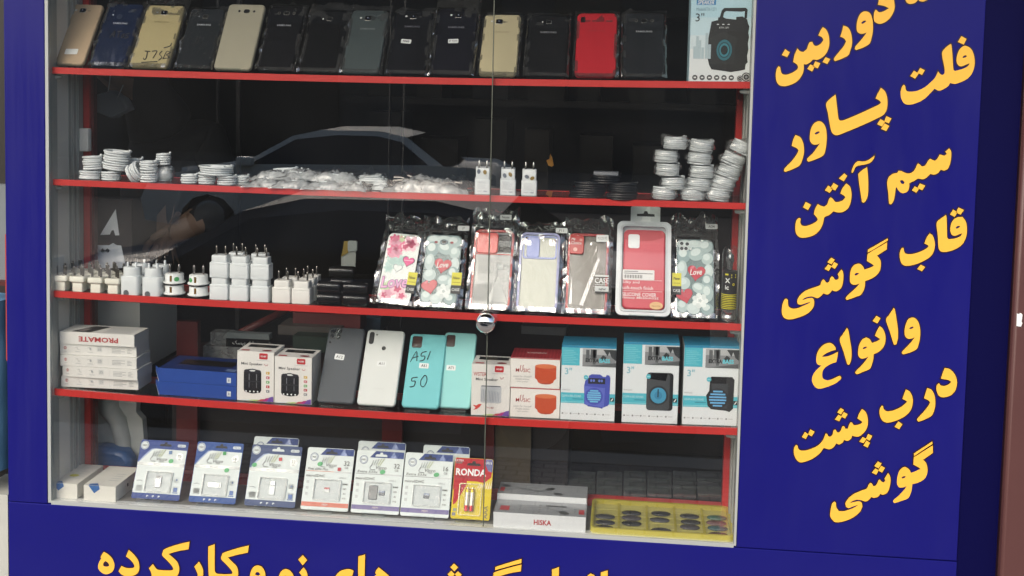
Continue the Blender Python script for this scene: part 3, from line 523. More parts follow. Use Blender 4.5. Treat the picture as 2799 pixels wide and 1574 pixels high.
def lens(mb, fr, x, y, t, kind):
    """camera group on a back cover, around x, y (metres), top of the cover at t"""
    if kind == 'sq':            # raised square camera with a chrome rim, flash left, grille right
        slab(mb, fr, rr(x-.0068, y-.0058, x+.0068, y+.0058, .0026), t-.0005, t+.0012, CHROME, .0004)
        slab(mb, fr, rr(x-.0052, y-.0044, x+.0052, y+.0044, .002), t+.0008, t+.0016, BLACK)
        poly(mb, fr, ell(x, y, .0024), t+.0019, mat('#23304a', .1)); poly(mb, fr, ell(x-.0006, y+.0006, .0007), t+.0021, WHITE)
        poly(mb, fr, ell(x-.0148, y+.001, .0024, .0022, 10), t+.0003, mat('#cfd0cc', .3)); poly(mb, fr, ell(x-.0148, y+.001, .0013, .0012, 8), t+.0005, WHITE)
        for k in (0, 1): rect(mb, fr, x+.0105, y-.0014+k*.0018, x+.0165, y-.0006+k*.0018, t+.0003, mat('#55524c', .5))
    elif kind == 'three':       # oval camera between two round holes
        slab(mb, fr, rr(x-.0062, y-.0048, x+.0062, y+.0048, .004), t-.0005, t+.0006, mat('#9fa09a', .2, .8), .0003); poly(mb, fr, rr(x-.0048, y-.0036, x+.0048, y+.0036, .003), t+.0008, BLACK)
        for s in (-1, 1): poly(mb, fr, ell(x+s*.0152, y, .0032, .0036, 12), t+.0003, mat('#8f8c84', .3, .5)); poly(mb, fr, ell(x+s*.0152, y, .002, .0024, 10), t+.0005, BLACK)
    elif kind == 'hole':
        slab(mb, fr, rr(x-.0058, y-.005, x+.0058, y+.005, .0018), t-.0005, t+.0008, mat('#a9aaa6', .2, .8), .0003); poly(mb, fr, rr(x-.0044, y-.0038, x+.0044, y+.0038, .0014), t+.0010, BLACK)
        poly(mb, fr, ell(x-.013, y, .0014, n=8), t+.0003, WHITE)
    elif kind == 'logo':
        poly(mb, fr, ell(x, y, .0058), t+.0003, mat('#4b5670', .4)); poly(mb, fr, ell(x, y, .0052), t+.0004, mat('#1c2740', .3)); poly(mb, fr, ell(x-.0145, y+.004, .0016, n=8), t+.0003, WHITE)
    elif kind == 'pill':        # upright rounded window
        poly(mb, fr, rr(x-.0046, y-.0068, x+.0046, y+.0068, .0018), t+.0003, mat('#2a0c0e', .3))
def phone(lab, uL, uR, tl, col, cam, camx, camy, yb=.042, dy=.085, i=0, name=1, brand=None, seed=None, texty=.79, texth=.0042, rough=.3, coat=0, metal=.0, r=.009, sticker=None, strokes=None, top=.010, group='bagged phones standing along the top shelf', skew=0, bigbag=0, nm='mobile_phone', film=None, k=.85):
    fr, w, h = leaner(i, uL, uR, yb, tl, dy); t = .0075
    root = thing(nm, lab, 'phone', fr.o, group)
    cm = mat(col, rough, metal, coat=coat, k=k, spec=.18)
    mb = MB(); slab(mb, fr, rr(0, 0, w, h, r, 5), 0, t, cm, .0026)
    if brand: text(mb, fr, 'SAMSUNG', w*.5, h*texty, texth, mat(brand, .4), t+.0003, w=w*.40, bold=.02)
    mb.build('back_cover', root)
    if cam:
        mb = MB(); lens(mb, fr, w*camx, h*camy, t, cam); mb.build('camera', root)
    if sticker:
        sx, sy, sw, sh, s, rot = sticker; f = fr.sub(w*sx, h*sy, t, rot); mb = MB()
        slab(mb, f, rr(-sw/2, -sh/2, sw/2, sh/2, .0015, 3), 0, .0004, WHITE)
        if s: text(mb, f, s, 0, 0, sh*.52, INK, .0007, bold=.015)
        mb.build('sticker', root)
    if strokes:
        mb = MB()
        for st in strokes: tube(mb, [fr(w*a, h*b, t+.0006) for a, b in smooth_open(st)], .0010, INK, 4)
        mb.build('marker_writing', root)
    if seed is not None: bag(fr, w, h, t, root, seed, top=top, skew=skew, side=.0046, m=film, amp=.0036, flatn=.7)
    return root, fr, w, h, t
def smooth_open(p, k=4):
    out = []; n = len(p)
    for i in range(n-1):
        p0 = V(p[max(i-1, 0)]); p1 = V(p[i]); p2 = V(p[i+1]); p3 = V(p[min(i+2, n-1)])
        for j in range(k):
            t = j/k; out.append(tuple(.5*((2*p1)+(p2-p0)*t+(2*p0-5*p1+4*p2-p3)*t*t+(3*p1-p0-3*p2+p3)*t**3)))
    return out + [p[-1]]
def helix(mb, fr, r, n, tr, m, pitch=None, wob=.06, seed=0, flat=1.0, seg=18):
    rnd = random.Random(seed); pitch = pitch or tr*2.12; pts = []
    for k in range(n*seg+1):
        a = 2*math.pi*k/seg; q = r*(1 + wob*noise.noise(V((k*.09, seed*3.1, 0))) + .10*math.sin((k//seg)*2.3+seed)*wob*8); pts.append(fr(q*math.cos(a), tr + pitch*(k//seg) + pitch*max(0, (k % seg)-seg*.8)/(seg*.2) + .0016*noise.noise(V((k*.10, seed, 4))), q*flat*math.sin(a)))
    tube(mb, pts, tr, m, 7)
def coil(lab, u, i, y, r, n, tr, dz=0, tilt=0, m=None, seed=0, group=None, cap=True, flat=.85, rotaxis=0, name='cable_coil', inner=True, cat='cable'):
    m = m or WPL; o = base(u, i, y) + V((0, 0, dz)); c, s = math.cos(tilt), math.sin(tilt)
    fr = Fr(o, (c, 0, s), (-s, 0, c), (0, -1, 0)); root = thing(name, lab, cat, o, group)
    mb = MB(); helix(mb, fr, r, n, tr, m, seed=seed, flat=flat)
    if inner: helix(mb, fr, r-tr*1.8, max(2, n-1), tr, m, seed=seed+40, flat=flat)
    mb.build('cable', root)
    if cap:                     # the plug tied on top of the coil
        mb = MB(); f = Fr(fr(-r*.35, tr*1.95*n+tr*.4, 0), fr.x, fr.y, fr.z); rbox(mb, Fr(f.o, f.x, f.z*-1, f.y), 0, -.004, -.004, r*.9, .004, .0015, m, .002, .0008); mb.build('plug', root)
    return root, fr
def blob_bag(root, c, rx, ry, rz, seed, m, name='plastic_bag', n=18, amp=.22, flap=0):
    """closed crumpled film round centre c with half sizes rx, ry (depth), rz"""
    vs = []; fs = []; sv = V((seed*7.3, seed*1.7, seed*3.9)); nr = 10
    for j in range(nr+1):
        th = math.pi*j/nr
        for k in range(n):
            ph = 2*math.pi*k/n; d = V((math.sin(th)*math.cos(ph), math.sin(th)*math.sin(ph), math.cos(th)))
            q = V((math.copysign(abs(d.x)**.7, d.x), math.copysign(abs(d.y)**.7, d.y), math.copysign(abs(d.z)**.7, d.z)))
            g = 1 + amp*(noise.noise(sv+d*1.7)+.7*abs(noise.noise(sv+d*4.2)))
            if flap and d.z > .4: g += flap*max(0, noise.noise(sv*2+d*2.1)+.2)
            z = q.z*rz*g; vs.append(V((c.x+q.x*rx*g, c.y+q.y*ry*min(g, 1.1), max(c.z+z, c.z-rz*1.02))))
    for j in range(nr):
        for k in range(n):
            l = (k+1) % n; fs.append([j*n+k, j*n+l, (j+1)*n+l, (j+1)*n+k])
    mb = MB(); mb.add(vs, fs, m, True); return mb.build(name, root)
def pin(mb, p, h, r=.0021, m=None):
    lathe(mb, Fr(p, (1,0,0), (0,0,1), (0,-1,0)), [(r,0),(r,h*.82),(r*.7,h*.94),(r*.2,h)], m or STEEL, 10)
def pillow(root, c, a, b, hz, seed, m, rz=0, ry=0, name='plastic_bag', nx=26, ny=14, thin=.0):
    """soft crumpled bag lying on the shelf: two sheets joined at a ragged thin edge"""
    sv = V((seed*5.1, seed*2.3, seed*.7)); vs = []; fs = []; cz, sz = math.cos(rz), math.sin(rz); cy_, sy_ = math.cos(ry), math.sin(ry)
    for side in (1, 0):
        for j in range(ny+1):
            for i in range(nx+1):
                s, t = 2*i/nx-1, 2*j/ny-1; prof = max(0, (1-abs(s)**3.2))*max(0, (1-abs(t)**2.6))
                n1 = noise.noise(sv+V((s*2.2, t*1.6, 0))); n2 = abs(noise.noise(sv*2+V((s*5, t*3, 1)))); n3 = abs(noise.noise(sv*3+V((s*11+t*4, t*6, 2))))
                rag = 1+.16*noise.noise(sv+V((s*3, t*3, 7))) + (.26 if abs(s) > .9 and abs(t) > .6 else 0)
                z = hz*2*prof**.6*(.66+.30*n1+.30*n2)+hz*.34*n3*(.25+prof) if side else hz*.06*n2
                x, y = s*a*rag, t*b*rag; z += thin*abs(s)**2
                x, z = x*cy_ - z*sy_, x*sy_ + z*cy_
                vs.append(V((c.x+x*cz-y*sz, c.y+x*sz+y*cz, max(c.z+z, c.z+.0003) if ry == 0 else c.z+z)))
    N = (nx+1)*(ny+1)
    for q in (0, N):
        for j in range(ny):
            for i in range(nx): k = q+j*(nx+1)+i; fs.append([k, k+1, k+nx+2, k+nx+1])
    mb = MB(); mb.add(vs, fs, m, True); return mb.build(name, root)
ORD = ['first', 'second', 'third', 'fourth', 'fifth', 'sixth', 'seventh', 'eighth']
def fbox(i, uL, uR, y, vtop, depth, dz=0, hgt=None, xoff=0):
    """front-facing box: frame at the lower left of its front face, width, height"""
    a, b = base(uL, i, y, dz), base(uR, i, y, dz); h = hgt if hgt else P((uL+uR)/2, vtop, y).z - (a.z+b.z)/2
    ex = (b-a); w = ex.length; ex.normalize(); return Fr(a, ex, V((0,0,1)), ex.cross(V((0,0,1)))), w, h
# ================================================================ top shelf
PH = 'bagged phones standing along the top shelf'
HW = [[(.34,.43),(.42,.54),(.45,.44)],[(.36,.48),(.46,.485)],[(.50,.535),(.64,.545)],[(.57,.54),(.56,.44)],[(.68,.49),(.66,.46),(.68,.44),(.72,.46),(.72,.5),(.68,.49)],[(.86,.51),(.78,.50),(.78,.475),(.84,.46),(.80,.435),(.75,.44)]]
HJ7 = [[(.30,.24),(.44,.235)],[(.37,.24),(.39,.13),(.35,.105),(.32,.13)],[(.49,.24),(.61,.245),(.56,.13)],[(.30,.06),(.70,.08)],
       [(.76,.30),(.90,.33),(.92,.38)],[(.72,.10),(.78,.15),(.70,.20),(.74,.25)],[(.82,.12),(.86,.24),(.96,.23),(.88,.19),(.97,.15),(.83,.13)]]
phone('gold phone at the left end of the top shelf, with black bar and pale sticker', 144, 231, (197, 16), '#bfa98d', 'sq', .40, .885, seed=None, rough=.45, metal=.08, coat=.1, sticker=(.50, .20, .026, .013, '', .03))
_r, _f, _w, _h, _t = _p = phone('navy phone in film marked A10s, between two gold phones', 246, 345, (298, 14), '#17233f', 'logo', .42, .78, brand='#c9cdd6', texty=.67, seed=2, strokes=HW, rough=.2)
phone('light gold phone with J7 marked in black pen, bag crumpled at its top', 355, 462, (407, 19), '#b8ab80', 'sq', .50, .87, brand='#8f8258', seed=3, texty=.72, rough=.42, metal=.08, coat=.1, top=.030, strokes=HJ7)
phone('dark slate phone in shiny film, between the light gold and the silver gold phones', 479, 574, (509, 29), '#25292d', 'hole', .48, .86, brand='#c9d0d2', texty=.72, seed=4, strokes=[[(.40,.42),(.42,.52)],[(.50,.52),(.47,.40),(.43,.40)],[(.58,.42),(.6,.5)]])
phone('brushed silver gold phone with three camera holes, unwrapped', 585, 688, (619, 16), '#a5a18e', 'three', .53, .885, seed=None, rough=.42, metal=.12, coat=.05)
phone('black phone with three camera holes, right of the silver gold phone', 703, 801, (731, 21), '#131418', 'three', .50, .88, brand='#a9abb0', texty=.69, seed=6)
phone('plain black glossy phone without lettering, white glare at its top', 817, 926, (852, 35), '#141517', 'hole', .52, .86, seed=7, rough=.12, coat=1, top=.024, r=.013)
phone('slate grey metallic phone in crumpled film', 934, 1037, (972, 33), '#596466', 'sq', .47, .86, brand='#889092', texty=.69, seed=8, rough=.34, metal=.5, top=.016)
phone('black phone with a white sticker reading 9060', 1056, 1162, (1075, 35), '#101116', 'sq', .50, .90, brand='#777980', texty=.74, seed=9, sticker=(.40, .50, .020, .0095, '9060', -.09), r=.014)
phone('blue black phone with white sticker, tall clear flap above it', 1176, 1290, (1194, 27), '#12131d', 'sq', .53, .88, brand='#85878e', texty=.70, seed=10, sticker=(.47, .49, .020, .0095, 'J7 Core', .04), top=.034, r=.012)
phone('gold phone standing behind the vertical glass seam', 1308, 1411, (1323, 45), '#c8bd9a', 'sq', .42, .87, brand='#9d9272', texty=.70, seed=11, rough=.42, metal=.08, coat=.1)
phone('dark phone in loose crinkled film, left of the red phone', 1435, 1547, (1442, 48), '#191a1c', 'hole', .50, .885, brand='#a3a5a8', texty=.71, seed=12, film=FILM2)
phone('bright red phone on the top shelf', 1570, 1683, (1577, 41), '#bb2732', 'pill', .15, .885, brand='#a01f29', texty=.71, seed=13, rough=.4, coat=.1, r=.010)
phone('dark grey phone in clear film, right of the red phone', 1702, 1816, (1707, 41), '#26292d', 'three', .50, .87, brand='#b5b8bb', texty=.70, seed=14, film=FILM2)
for k, (a, b) in enumerate(((153,205),(258,316),(360,436),(490,548),(593,664),(712,782),(829,897),(948,1012),(1072,1140),(1192,1263),(1315,1385),(1452,1525),(1585,1657),(1716,1790))):
    stand(a, b, 0, .042, 'clear acrylic stand, %s from the left on the top shelf' % (ORD[k] if k < 8 else ['ninth','tenth','eleventh','twelfth','thirteenth','fourteenth'][k-8]))
# ---- tall speaker box at the right end
fr, w, h = fbox(0, 1882, 2051, .034, -60, .08); D = .075
root = thing('speaker_box', 'tall pale blue and white speaker box at the right end of the top shelf', 'box', fr.o)
LB = mat('#bfe3ef', .4); mb = MB(); box(mb, fr, 0, 0, -D, w, h, 0, LB); 
sky1 = [(0, .32, '#e9f0f0'), (.32, .45, '#dcecf0'), (.45, .62, '#cde8f0'), (.62, 1, '#bfe4f0')]
for a, b, c in sky1: rect(mb, fr, .0005, h*a+.0005, w-.0005, h*b, .0003, mat(c, .4))
s = w
rect(mb, fr, s*.09, h*.742, s*.40, h*.86, .0007, mat('#2f86c8', .4)); text(mb, fr, 'SPEAKER', s*.245, h*.768, .0085, WHITE, .001, w=s*.27, shear=.2, bold=.02)
text(mb, fr, 'Model:KTX-1271', s*.25, h*.700, .006, mat('#6f8d9b', .5), .001, w=s*.32); text(mb, fr, '3"', s*.15, h*.622, .0155, INK, .001)
for k, (x, hh) in enumerate(((.06,.10),(.10,.20),(.14,.16),(.19,.09),(.25,.23),(.30,.12))): rect(mb, fr, s*x, h*.22, s*(x+.045), h*(.24+hh), .0006+.0001*k, mat('#b9cdd3', .5))
for k in range(6):
    poly(mb, fr, ell(s*(.10+.118*k), h*.037, .0050, n=14), .0006, mat('#4a4d50', .5)); rect(mb, fr, s*(.10+.118*k)-.0022, h*.037-.0012, s*(.10+.118*k)+.0022, h*.037+.0014, .0009, WHITE)
for x, y, q in ((.93, .045, .0085), (.83, .03, .0055)):
    for kk, c in ((1, '#1a1b1c'), (.78, '#d8dad8'), (.62, '#202224'), (.3, '#8d9092')): poly(mb, fr, ell(s*x, h*y, q*kk, n=16), .0008+.0002*(1-kk), mat(c, .4))
mb.build('carton', root)
mb = MB(); S1 = mat('#161817', .5); S2 = mat('#232524', .45)   # printed picture of the black speaker
X = lambda x: s*(x-1768)/(2405-1768)
Y = lambda y: h*(805-y)/(805+0) * (.82)
sp = [(1958,390),(1985,235),(2050,220),(2052,195),(2100,190),(2130,205),(2235,215),(2237,190),(2300,185),(2350,215),(2360,255),(2375,280),(2365,340),(2375,380),(2365,440),(2372,500),(2362,560),(2370,620),(2350,640),(2345,690),(2300,700),(2200,715),(2130,705),(2000,690),(1975,650),(1958,590)]
poly(mb, fr, [(X(a), Y(b)) for a, b in sp], .0006, S1)
hnd = [(2065,200),(2085,130),(2110,105),(2330,103),(2350,120),(2345,205),(2320,205),(2322,135),(2290,140),(2130,135),(2110,150),(2100,200)]
poly(mb, fr, [(X(a), Y(b)) for a, b in hnd], .0007, S1)
poly(mb, fr, [(X(a), Y(b)) for a, b in ((1975,390),(2110,330),(2260,395),(2235,470),(2230,640),(1990,640),(1985,470))], .0009, S2)
for q, c in ((86, '#12201f'), (80, '#2f6f7c'), (60, '#1b3c43'), (52, '#3b8593'), (36, '#121a1b')): poly(mb, fr, ell(X(2125), Y(505), s*q/637, h*.82*(q*1.25)/805), .0011+.0001*(90-q)/20, mat(c, .4))
for k in range(3): rect(mb, fr, X(2040+55*k), Y(265), X(2062+55*k), Y(257), .0011, WHITE)
text(mb, fr, 'KTX-1271', X(2115), Y(292), .003, WHITE, .0011)
mb.build('printed_speaker', root)

# ================================================================ second shelf: coils
CG = 'white cable coils on the left of the second shelf'
ZT = 3.88e-3
def cl(u, w, n, lab, y=.045, dz=0, tilt=0, seed=0, tr=.0021, **k): return coil(lab, u, 1, y, w*.00072/2-tr, n, tr, dz*1.09, tilt, seed=seed, group=CG, inner=False, **k)
cl(247, 60, 4, 'white cable coil at the bottom of the leftmost pile', seed=1)
cl(255, 55, 6, 'white cable coil on top of the leftmost pile', dz=.0185, seed=2, tilt=.05)
cl(304, 54, 4, 'small white cable coil under the big tilted one', seed=3)
cl(316, 74, 8, 'largest white cable coil, tilted on top of its pile', dz=.0185, seed=4, tilt=-.12, y=.05, tr=.0023)
cl(356, 56, 6, 'white cable coil lying nearly on its side with a pale label', dz=.010, seed=5, tilt=-1.05, y=.040, cap=False)
cl(407, 50, 4, 'white cable coil at the bottom of the narrow upright pile', seed=6, y=.04)
cl(407, 50, 5, 'white cable coil on top of the narrow upright pile', dz=.0178, seed=7, y=.04)
cl(370, 46, 6, 'white cable coil half hidden behind the narrow upright pile', dz=.014, seed=8, y=.085)
cl(447, 42, 5, 'white cable coil on top of the milky wrapped bundle', dz=.031, seed=9, y=.06)
root, fr = cl(450, 44, 6, 'white cable coil wrapped in milky film, right end of the first pile', seed=10, y=.065); o = root.location
blob_bag(root, V((o.x, o.y, o.z+.0155)), .0185, .017, .0152, 3, MILK)
cl(518, 48, 4, 'low white cable coil at the left of the second pile', seed=11)
cl(566, 48, 4, 'low white cable coil in the middle of the second pile', seed=12)
cl(621, 54, 4, 'low white cable coil with loose turns at the right of the second pile', seed=13)
cl(591, 92, 4, 'wide white cable coil on top of the second pile', dz=.0175, seed=14, tilt=-.04)
root, fr = cl(663, 40, 4, 'white cable coil in clear film at the end of the second pile', seed=15, y=.06); o = root.location
blob_bag(root, V((o.x, o.y, o.z+.0115)), .0195, .018, .0113, 5, FILM)
# ---- heap of bagged cables
HG = 'cables in milky bags heaped in the middle of the second shelf'
hp = [(728,84,.0,.0105,.040,0,'white cable in a milky bag at the left foot of the heap'),(806,96,.0,.0110,.036,0,'white cable in a milky bag in front, second along the foot of the heap'),(890,96,.0,.0105,.036,0,'white cable in a milky bag in front, third along the foot of the heap'),
      (748,104,.0125,.0110,.058,.05,'white cable in a milky bag on the upper left of the heap'),(838,120,.0145,.0115,.055,-.04,'white cable in a milky bag on top of the middle of the heap'),(922,112,.0120,.0125,.055,-.12,'white cable in a milky bag at the upper right end of the white heap'),
      (800,110,.0215,.0080,.072,.08,'white cable in a milky bag at the very top of the heap, behind'),(968,70,.0,.0085,.036,0,'white cable in a milky bag lying low below the rounded coil'),(1046,66,.0,.0080,.036,0,'thin white cable in film, low, right of the heap'),(1030,112,.0095,.0140,.055,0,'rounded white coil bulging under clear film')]
for k, (u, w, dz, hz, y, ry, lab) in enumerate(hp):
    o = base(u, 1, y) + V((0, 0, dz)); root = thing('bagged_cable', lab, 'cable', o, HG); a = w*.00070/2; mb = MB(); rnd = random.Random(k)
    for q in range(3):
        f = Fr(o+V((a*rnd.uniform(-.35, .35), 0, hz*.15+q*hz*.32)), (math.cos(ry), 0, math.sin(ry)), (-math.sin(ry), 0, math.cos(ry)), (0, -1, 0)); helix(mb, f, a*rnd.uniform(.45, .62), 2, .0017, WPL, seed=200+k*5+q, flat=.55, wob=.12)
    mb.build('cable', root); pillow(root, o, a*1.08, .026, hz, 11+k, FILM if k >= 8 else MILK, rz=rnd.uniform(-.12, .12), ry=ry)
o = base(1165, 1, .046); root = thing('bagged_cable', 'flat beige cable bag at the right end of the heap', 'cable', o, HG)
mb = MB()
for k in range(9): tube(mb, [V((o.x-.056+.018*math.sin(k*1.7), o.y-.014+.0035*k, o.z+.004+.0026*k)) + V((.108*q/8, .004*math.sin(q*.9+k), .004*math.sin(q*.8+k)-.0014*q)) for q in range(9)], .0015, mat('#d8cfc4', .5), 6)
mb.build('cable', root); pillow(root, o, .068, .026, .0165, 33, MILK, rz=.04)
for k, (u, w, y, hz, lab) in enumerate(((900,150,.105,.020,'dark cable in crumpled clear film behind the white heap'),(1000,120,.105,.0185,'dark cable in clear film behind the rounded coil'),(1105,86,.085,.019,'small crumpled clear bag above the beige cable bag'),(1245,104,.085,.0165,'dark cable in crinkled film left of the white chargers'))):
    o = base(u, 1, y); root = thing('bagged_cable', lab, 'cable', o, HG); mb = MB()
    helix(mb, Fr(o+V((0,0,.001)), (1,0,0), (0,0,1), (0,-1,0)), w*.0007/2*.6, 4, .002, BLACK, seed=k+60, flat=.5); mb.build('cable', root)
    pillow(root, o, w*.0007/2, .022, hz, 41+k, FILM2, rz=.1*(k-1))
# ---- white two-pin chargers
def charger(lab, u, y, fresh):
    o = base(u, 1, y); root = thing('wall_charger', lab, 'charger', o, 'white printed chargers on the second shelf')
    f = Fr(o); W, H, T = .0150, .0505, .0105; mb = MB(); hw = W
    slab(mb, Fr(f(0,.0,0), (1,0,0), (0,0,-1)*1 if False else V((0,1,0)), (0,0,1)), rr(-hw, -T/2, hw, T/2, .0028), 0, .0285, WPL, .0012)
    slab(mb, Fr(f(0,.0285,0), (1,0,0), V((0,1,0)), (0,0,1)), rr(-hw+.0016, -T/2+.0008, hw-.0016, T/2-.0008, .0026), 0, .0215, WPL, .001)
    for k in range(8): rect(mb, f, -.0098, .0105+k*.0019, .0085-(k*37 % 5)*.0012, .0111+k*.0019, T/2+.0002, mat('#c3c8cd', .5))
    rect(mb, f, -.0098, .0052, -.001, .0063, T/2+.0002, mat('#b4bac2', .5)); poly(mb, f, ell(.0058, .0058, .0042, .0012), T/2+.0002, mat('#a9b0ba', .5)); mb.build('body', root)
    for s in (-1, 1):
        mb = MB(); pin(mb, f(s*.0075, .050, 0), .0150, .0019); mb.build('pin', root)
    if fresh is not None:
        for (x, y2, rot), c in zip(fresh, ('#7c8592', '#a58b4a')):
            mb = MB(); poly(mb, f, ell(x, y2, .0034, .0046, 14, rot), T/2+.0004, mat(c, .3, .4)); mb.build('sticker', root)
    return root
for st, (u, n, fr_) in enumerate(((1319,4,[(-.0075,.0435,.0),(.0045,.0425,.1)]),(1388,4,[(-.0062,.0372,.4),(.0045,.0395,.5)]),(1446,2,[(-.0045,.0362,1.2),(.006,.0335,-1.0)]))):
    for k in range(n):
        charger('white charger with two round stickers, %s of its row, %s row from the seam' % (('front', 'second', 'third', 'rearmost')[k] if k else 'front', ('first', 'second', 'third')[st]) if k == 0 else 'white charger standing %s in the %s row of printed chargers' % (('', 'second', 'third', 'fourth')[k], ('left', 'middle', 'right')[st]), u, .040+k*.0122, fr_ if k == 0 else None)
# ---- black coils
BG = 'black cable coils on the second shelf'
for u, w, n, dz, y, lab, s in ((1606,100,3,0,.045,'black cable coil at the bottom of the left black pile',1),(1612,92,4,.0125,.05,'black cable coil on the left black pile, under the top one',2),(1699,84,3,-.001,.026,'black cable coil sagging over the shelf edge',3),(1702,80,4,.0125,.04,'black cable coil on the right black pile',4),(1655,84,4,.027,.05,'topmost black cable coil with a grey label band',5)):
    root, fr = coil(lab, u, 1, y, w*.0007/2-.002, n, .002, dz, 0, m=BLACK, seed=70+s, group=BG, cap=False, flat=.5)
    if s == 5:
        mb = MB(); hh = .002*1.95*n; f = Fr(fr(0, hh+.0005, 0), (1,0,0), (0,0,1), (0,-1,0)); slab(mb, Fr(f(0,0,0), (1,0,0), (0,1,0), (0,0,1)), rr(-w*.00028, -.012, w*.00028, .012, .002), 0, .006 if s == 5 else .003, mat('#6c7076' if s != 2 else '#2d3034', .4), .001); mb.build('label_band', root)
# ---- three columns of bagged coils
SACK = clear('coil_bag', .07, (.95,.96,.96), .06, .5, 45, milk=.15, gain=2.0)
KG = 'bagged white cable coils stacked at the right of the second shelf'
CN = (('left', ((1480,310,0),(1375,465,-.02),(1390,620,-.03),(1460,780,.04),(1350,910,-.02))), ('middle', ((1780,345,-.14),(1760,490,-.05),(1790,645,-.03),(1755,790,-.06),(1690,920,0))), ('right', ((2240,360,-.42),(2140,500,-.38),(2090,640,-.32),(2030,775,-.25),(1975,915,-.12))))
for cn, lst in CN:
    for k, (zx, zy, tilt) in enumerate(lst):
        u, v = 1500+zx*.2333, 320+zy*.2333; y = .045; q = P(u, v, y); zb = zs(1, q.x)
        o = V((q.x, y, max(zb+.0003, q.z-.0112)))
        root = thing('cable_coil', 'bagged white cable coil, %s of the %s column of the tall stack' % (('topmost', 'second from the top', 'in the middle', 'second from the bottom', 'lowest')[k], cn), 'cable', o, KG)
        c, s = math.cos(tilt), math.sin(tilt); fr = Fr(o+V((0,0,.0012)), (c,0,s), (-s,0,c), (0,-1,0)); mb = MB()
        helix(mb, fr, .0200, 6, .00192, WPL, pitch=.0037, wob=.04, seed=100+k, flat=.85); helix(mb, fr, .0165, 6, .00192, WPL, pitch=.0037, wob=.04, seed=130+k, flat=.85); mb.build('cable', root)
        blob_bag(root, V((o.x, o.y, o.z+.0122)), .0250, .022, .0126, 60+k*3+len(cn), SACK, amp=.20, flap=.5 if k == 0 else .08, n=30)
# ================================================================ third shelf: adapters
AG = 'cream adapters with upright pins on the third shelf'
def proto_tree(root, loc, label, group=None):
    r = copy_tree(root); r.location = loc; r['label'] = label
    if group: r['group'] = group
    return r
o = base(171, 2, .033); PR = thing('plug_adapter', 'cream adapter at the left end of the front row', 'adapter', o, AG); f = Fr(o)
mb = MB(); slab(mb, Fr(o, (1,0,0), (0,1,0), (0,0,1)), rr(-.0105, -.010, .0105, .010, .002), 0, .0165, CREAM, .0006)
a_, b_ = rr(-.0105, -.010, .0105, .010, .002), rr(-.0155, -.0135, .0155, .0135, .003)
n = len(a_); vs = [o+V((x, y, .0165)) for x, y in a_] + [o+V((x, y, .0205)) for x, y in b_]; mb.add(vs, [[i, (i+1) % n, n+(i+1) % n, n+i] for i in range(n)], CREAM)
slab(mb, Fr(o+V((0,0,.0205)), (1,0,0), (0,1,0), (0,0,1)), b_, 0, .0095, CREAM, .0008); mb.build('body', PR)
for x, y in ((-.009, -.004), (.009, -.004), (0, .007)):
    mb = MB(); pp = o+V((x, y, .0295)); box(mb, Fr(pp), -.0019, 0, -.0012, .0019, .0185, .0012, mat('#5c5952', .3, .8)); box(mb, Fr(pp), -.0013, .0185, -.0008, .0013, .0200, .0008, CHROME); mb.build('pin', PR)
first = True
for rrow in range(3):
    for k, u in enumerate((171, 218, 267, 314)):
        if first: first = False; continue
        q = base(u, 2, .033) + V((0, rrow*.031, 0)); q.z = zs(2, q.x)
        proto_tree(PR, q, 'cream adapter, %s of the %s row' % (('left end', 'second from left', 'third from left', 'right end')[k], ('front', 'middle', 'rear')[rrow]))
o = base(362, 2, .035); PR = thing('plug_adapter', 'tall white adapter with a grey dot at its foot, left one in front', 'adapter', o, 'tall white two-pin adapters'); mb = MB()
slab(mb, Fr(o, (1,0,0), (0,1,0), (0,0,1)), rr(-.0185, -.015, .0185, .015, .006), 0, .037, WPL, .001); slab(mb, Fr(o+V((0,0,.037)), (1,0,0), (0,1,0), (0,0,1)), [(-.016,-.006),(-.010,-.0125),(.010,-.0125),(.016,-.006),(.016,.008),(-.016,.008)], 0, .0175, WPL, .001)
poly(mb, Fr(o), ell(-.006, .0035, .0058, .0062, 20), .0152, mat('#5b6064', .5)); poly(mb, Fr(o+V((.0186,0,.018)), (0,1,0), (0,0,1), (1,0,0)), ell(0, 0, .003, n=14), .0004, mat('#8f979a', .5)); mb.build('body', PR)
for s in (-1, 1):
    mb = MB(); pin(mb, o+V((s*.0085, -.002, .0545)), .0095, .0023, WPL); pin(mb, o+V((s*.0085, -.002, .064)), .0085, .0017, mat('#6f6a64', .2, 1)); mb.build('pin', PR)
for u, y, l in ((420, .035, 'tall white adapter with a grey dot at its foot, right one in front'), (385, .075, 'tall white adapter half hidden behind the left front one'), (441, .075, 'tall white adapter half hidden behind the right front one')):
    q = base(u, 2, y); proto_tree(PR, q, l)
GS = mat('#58b06a', .5)
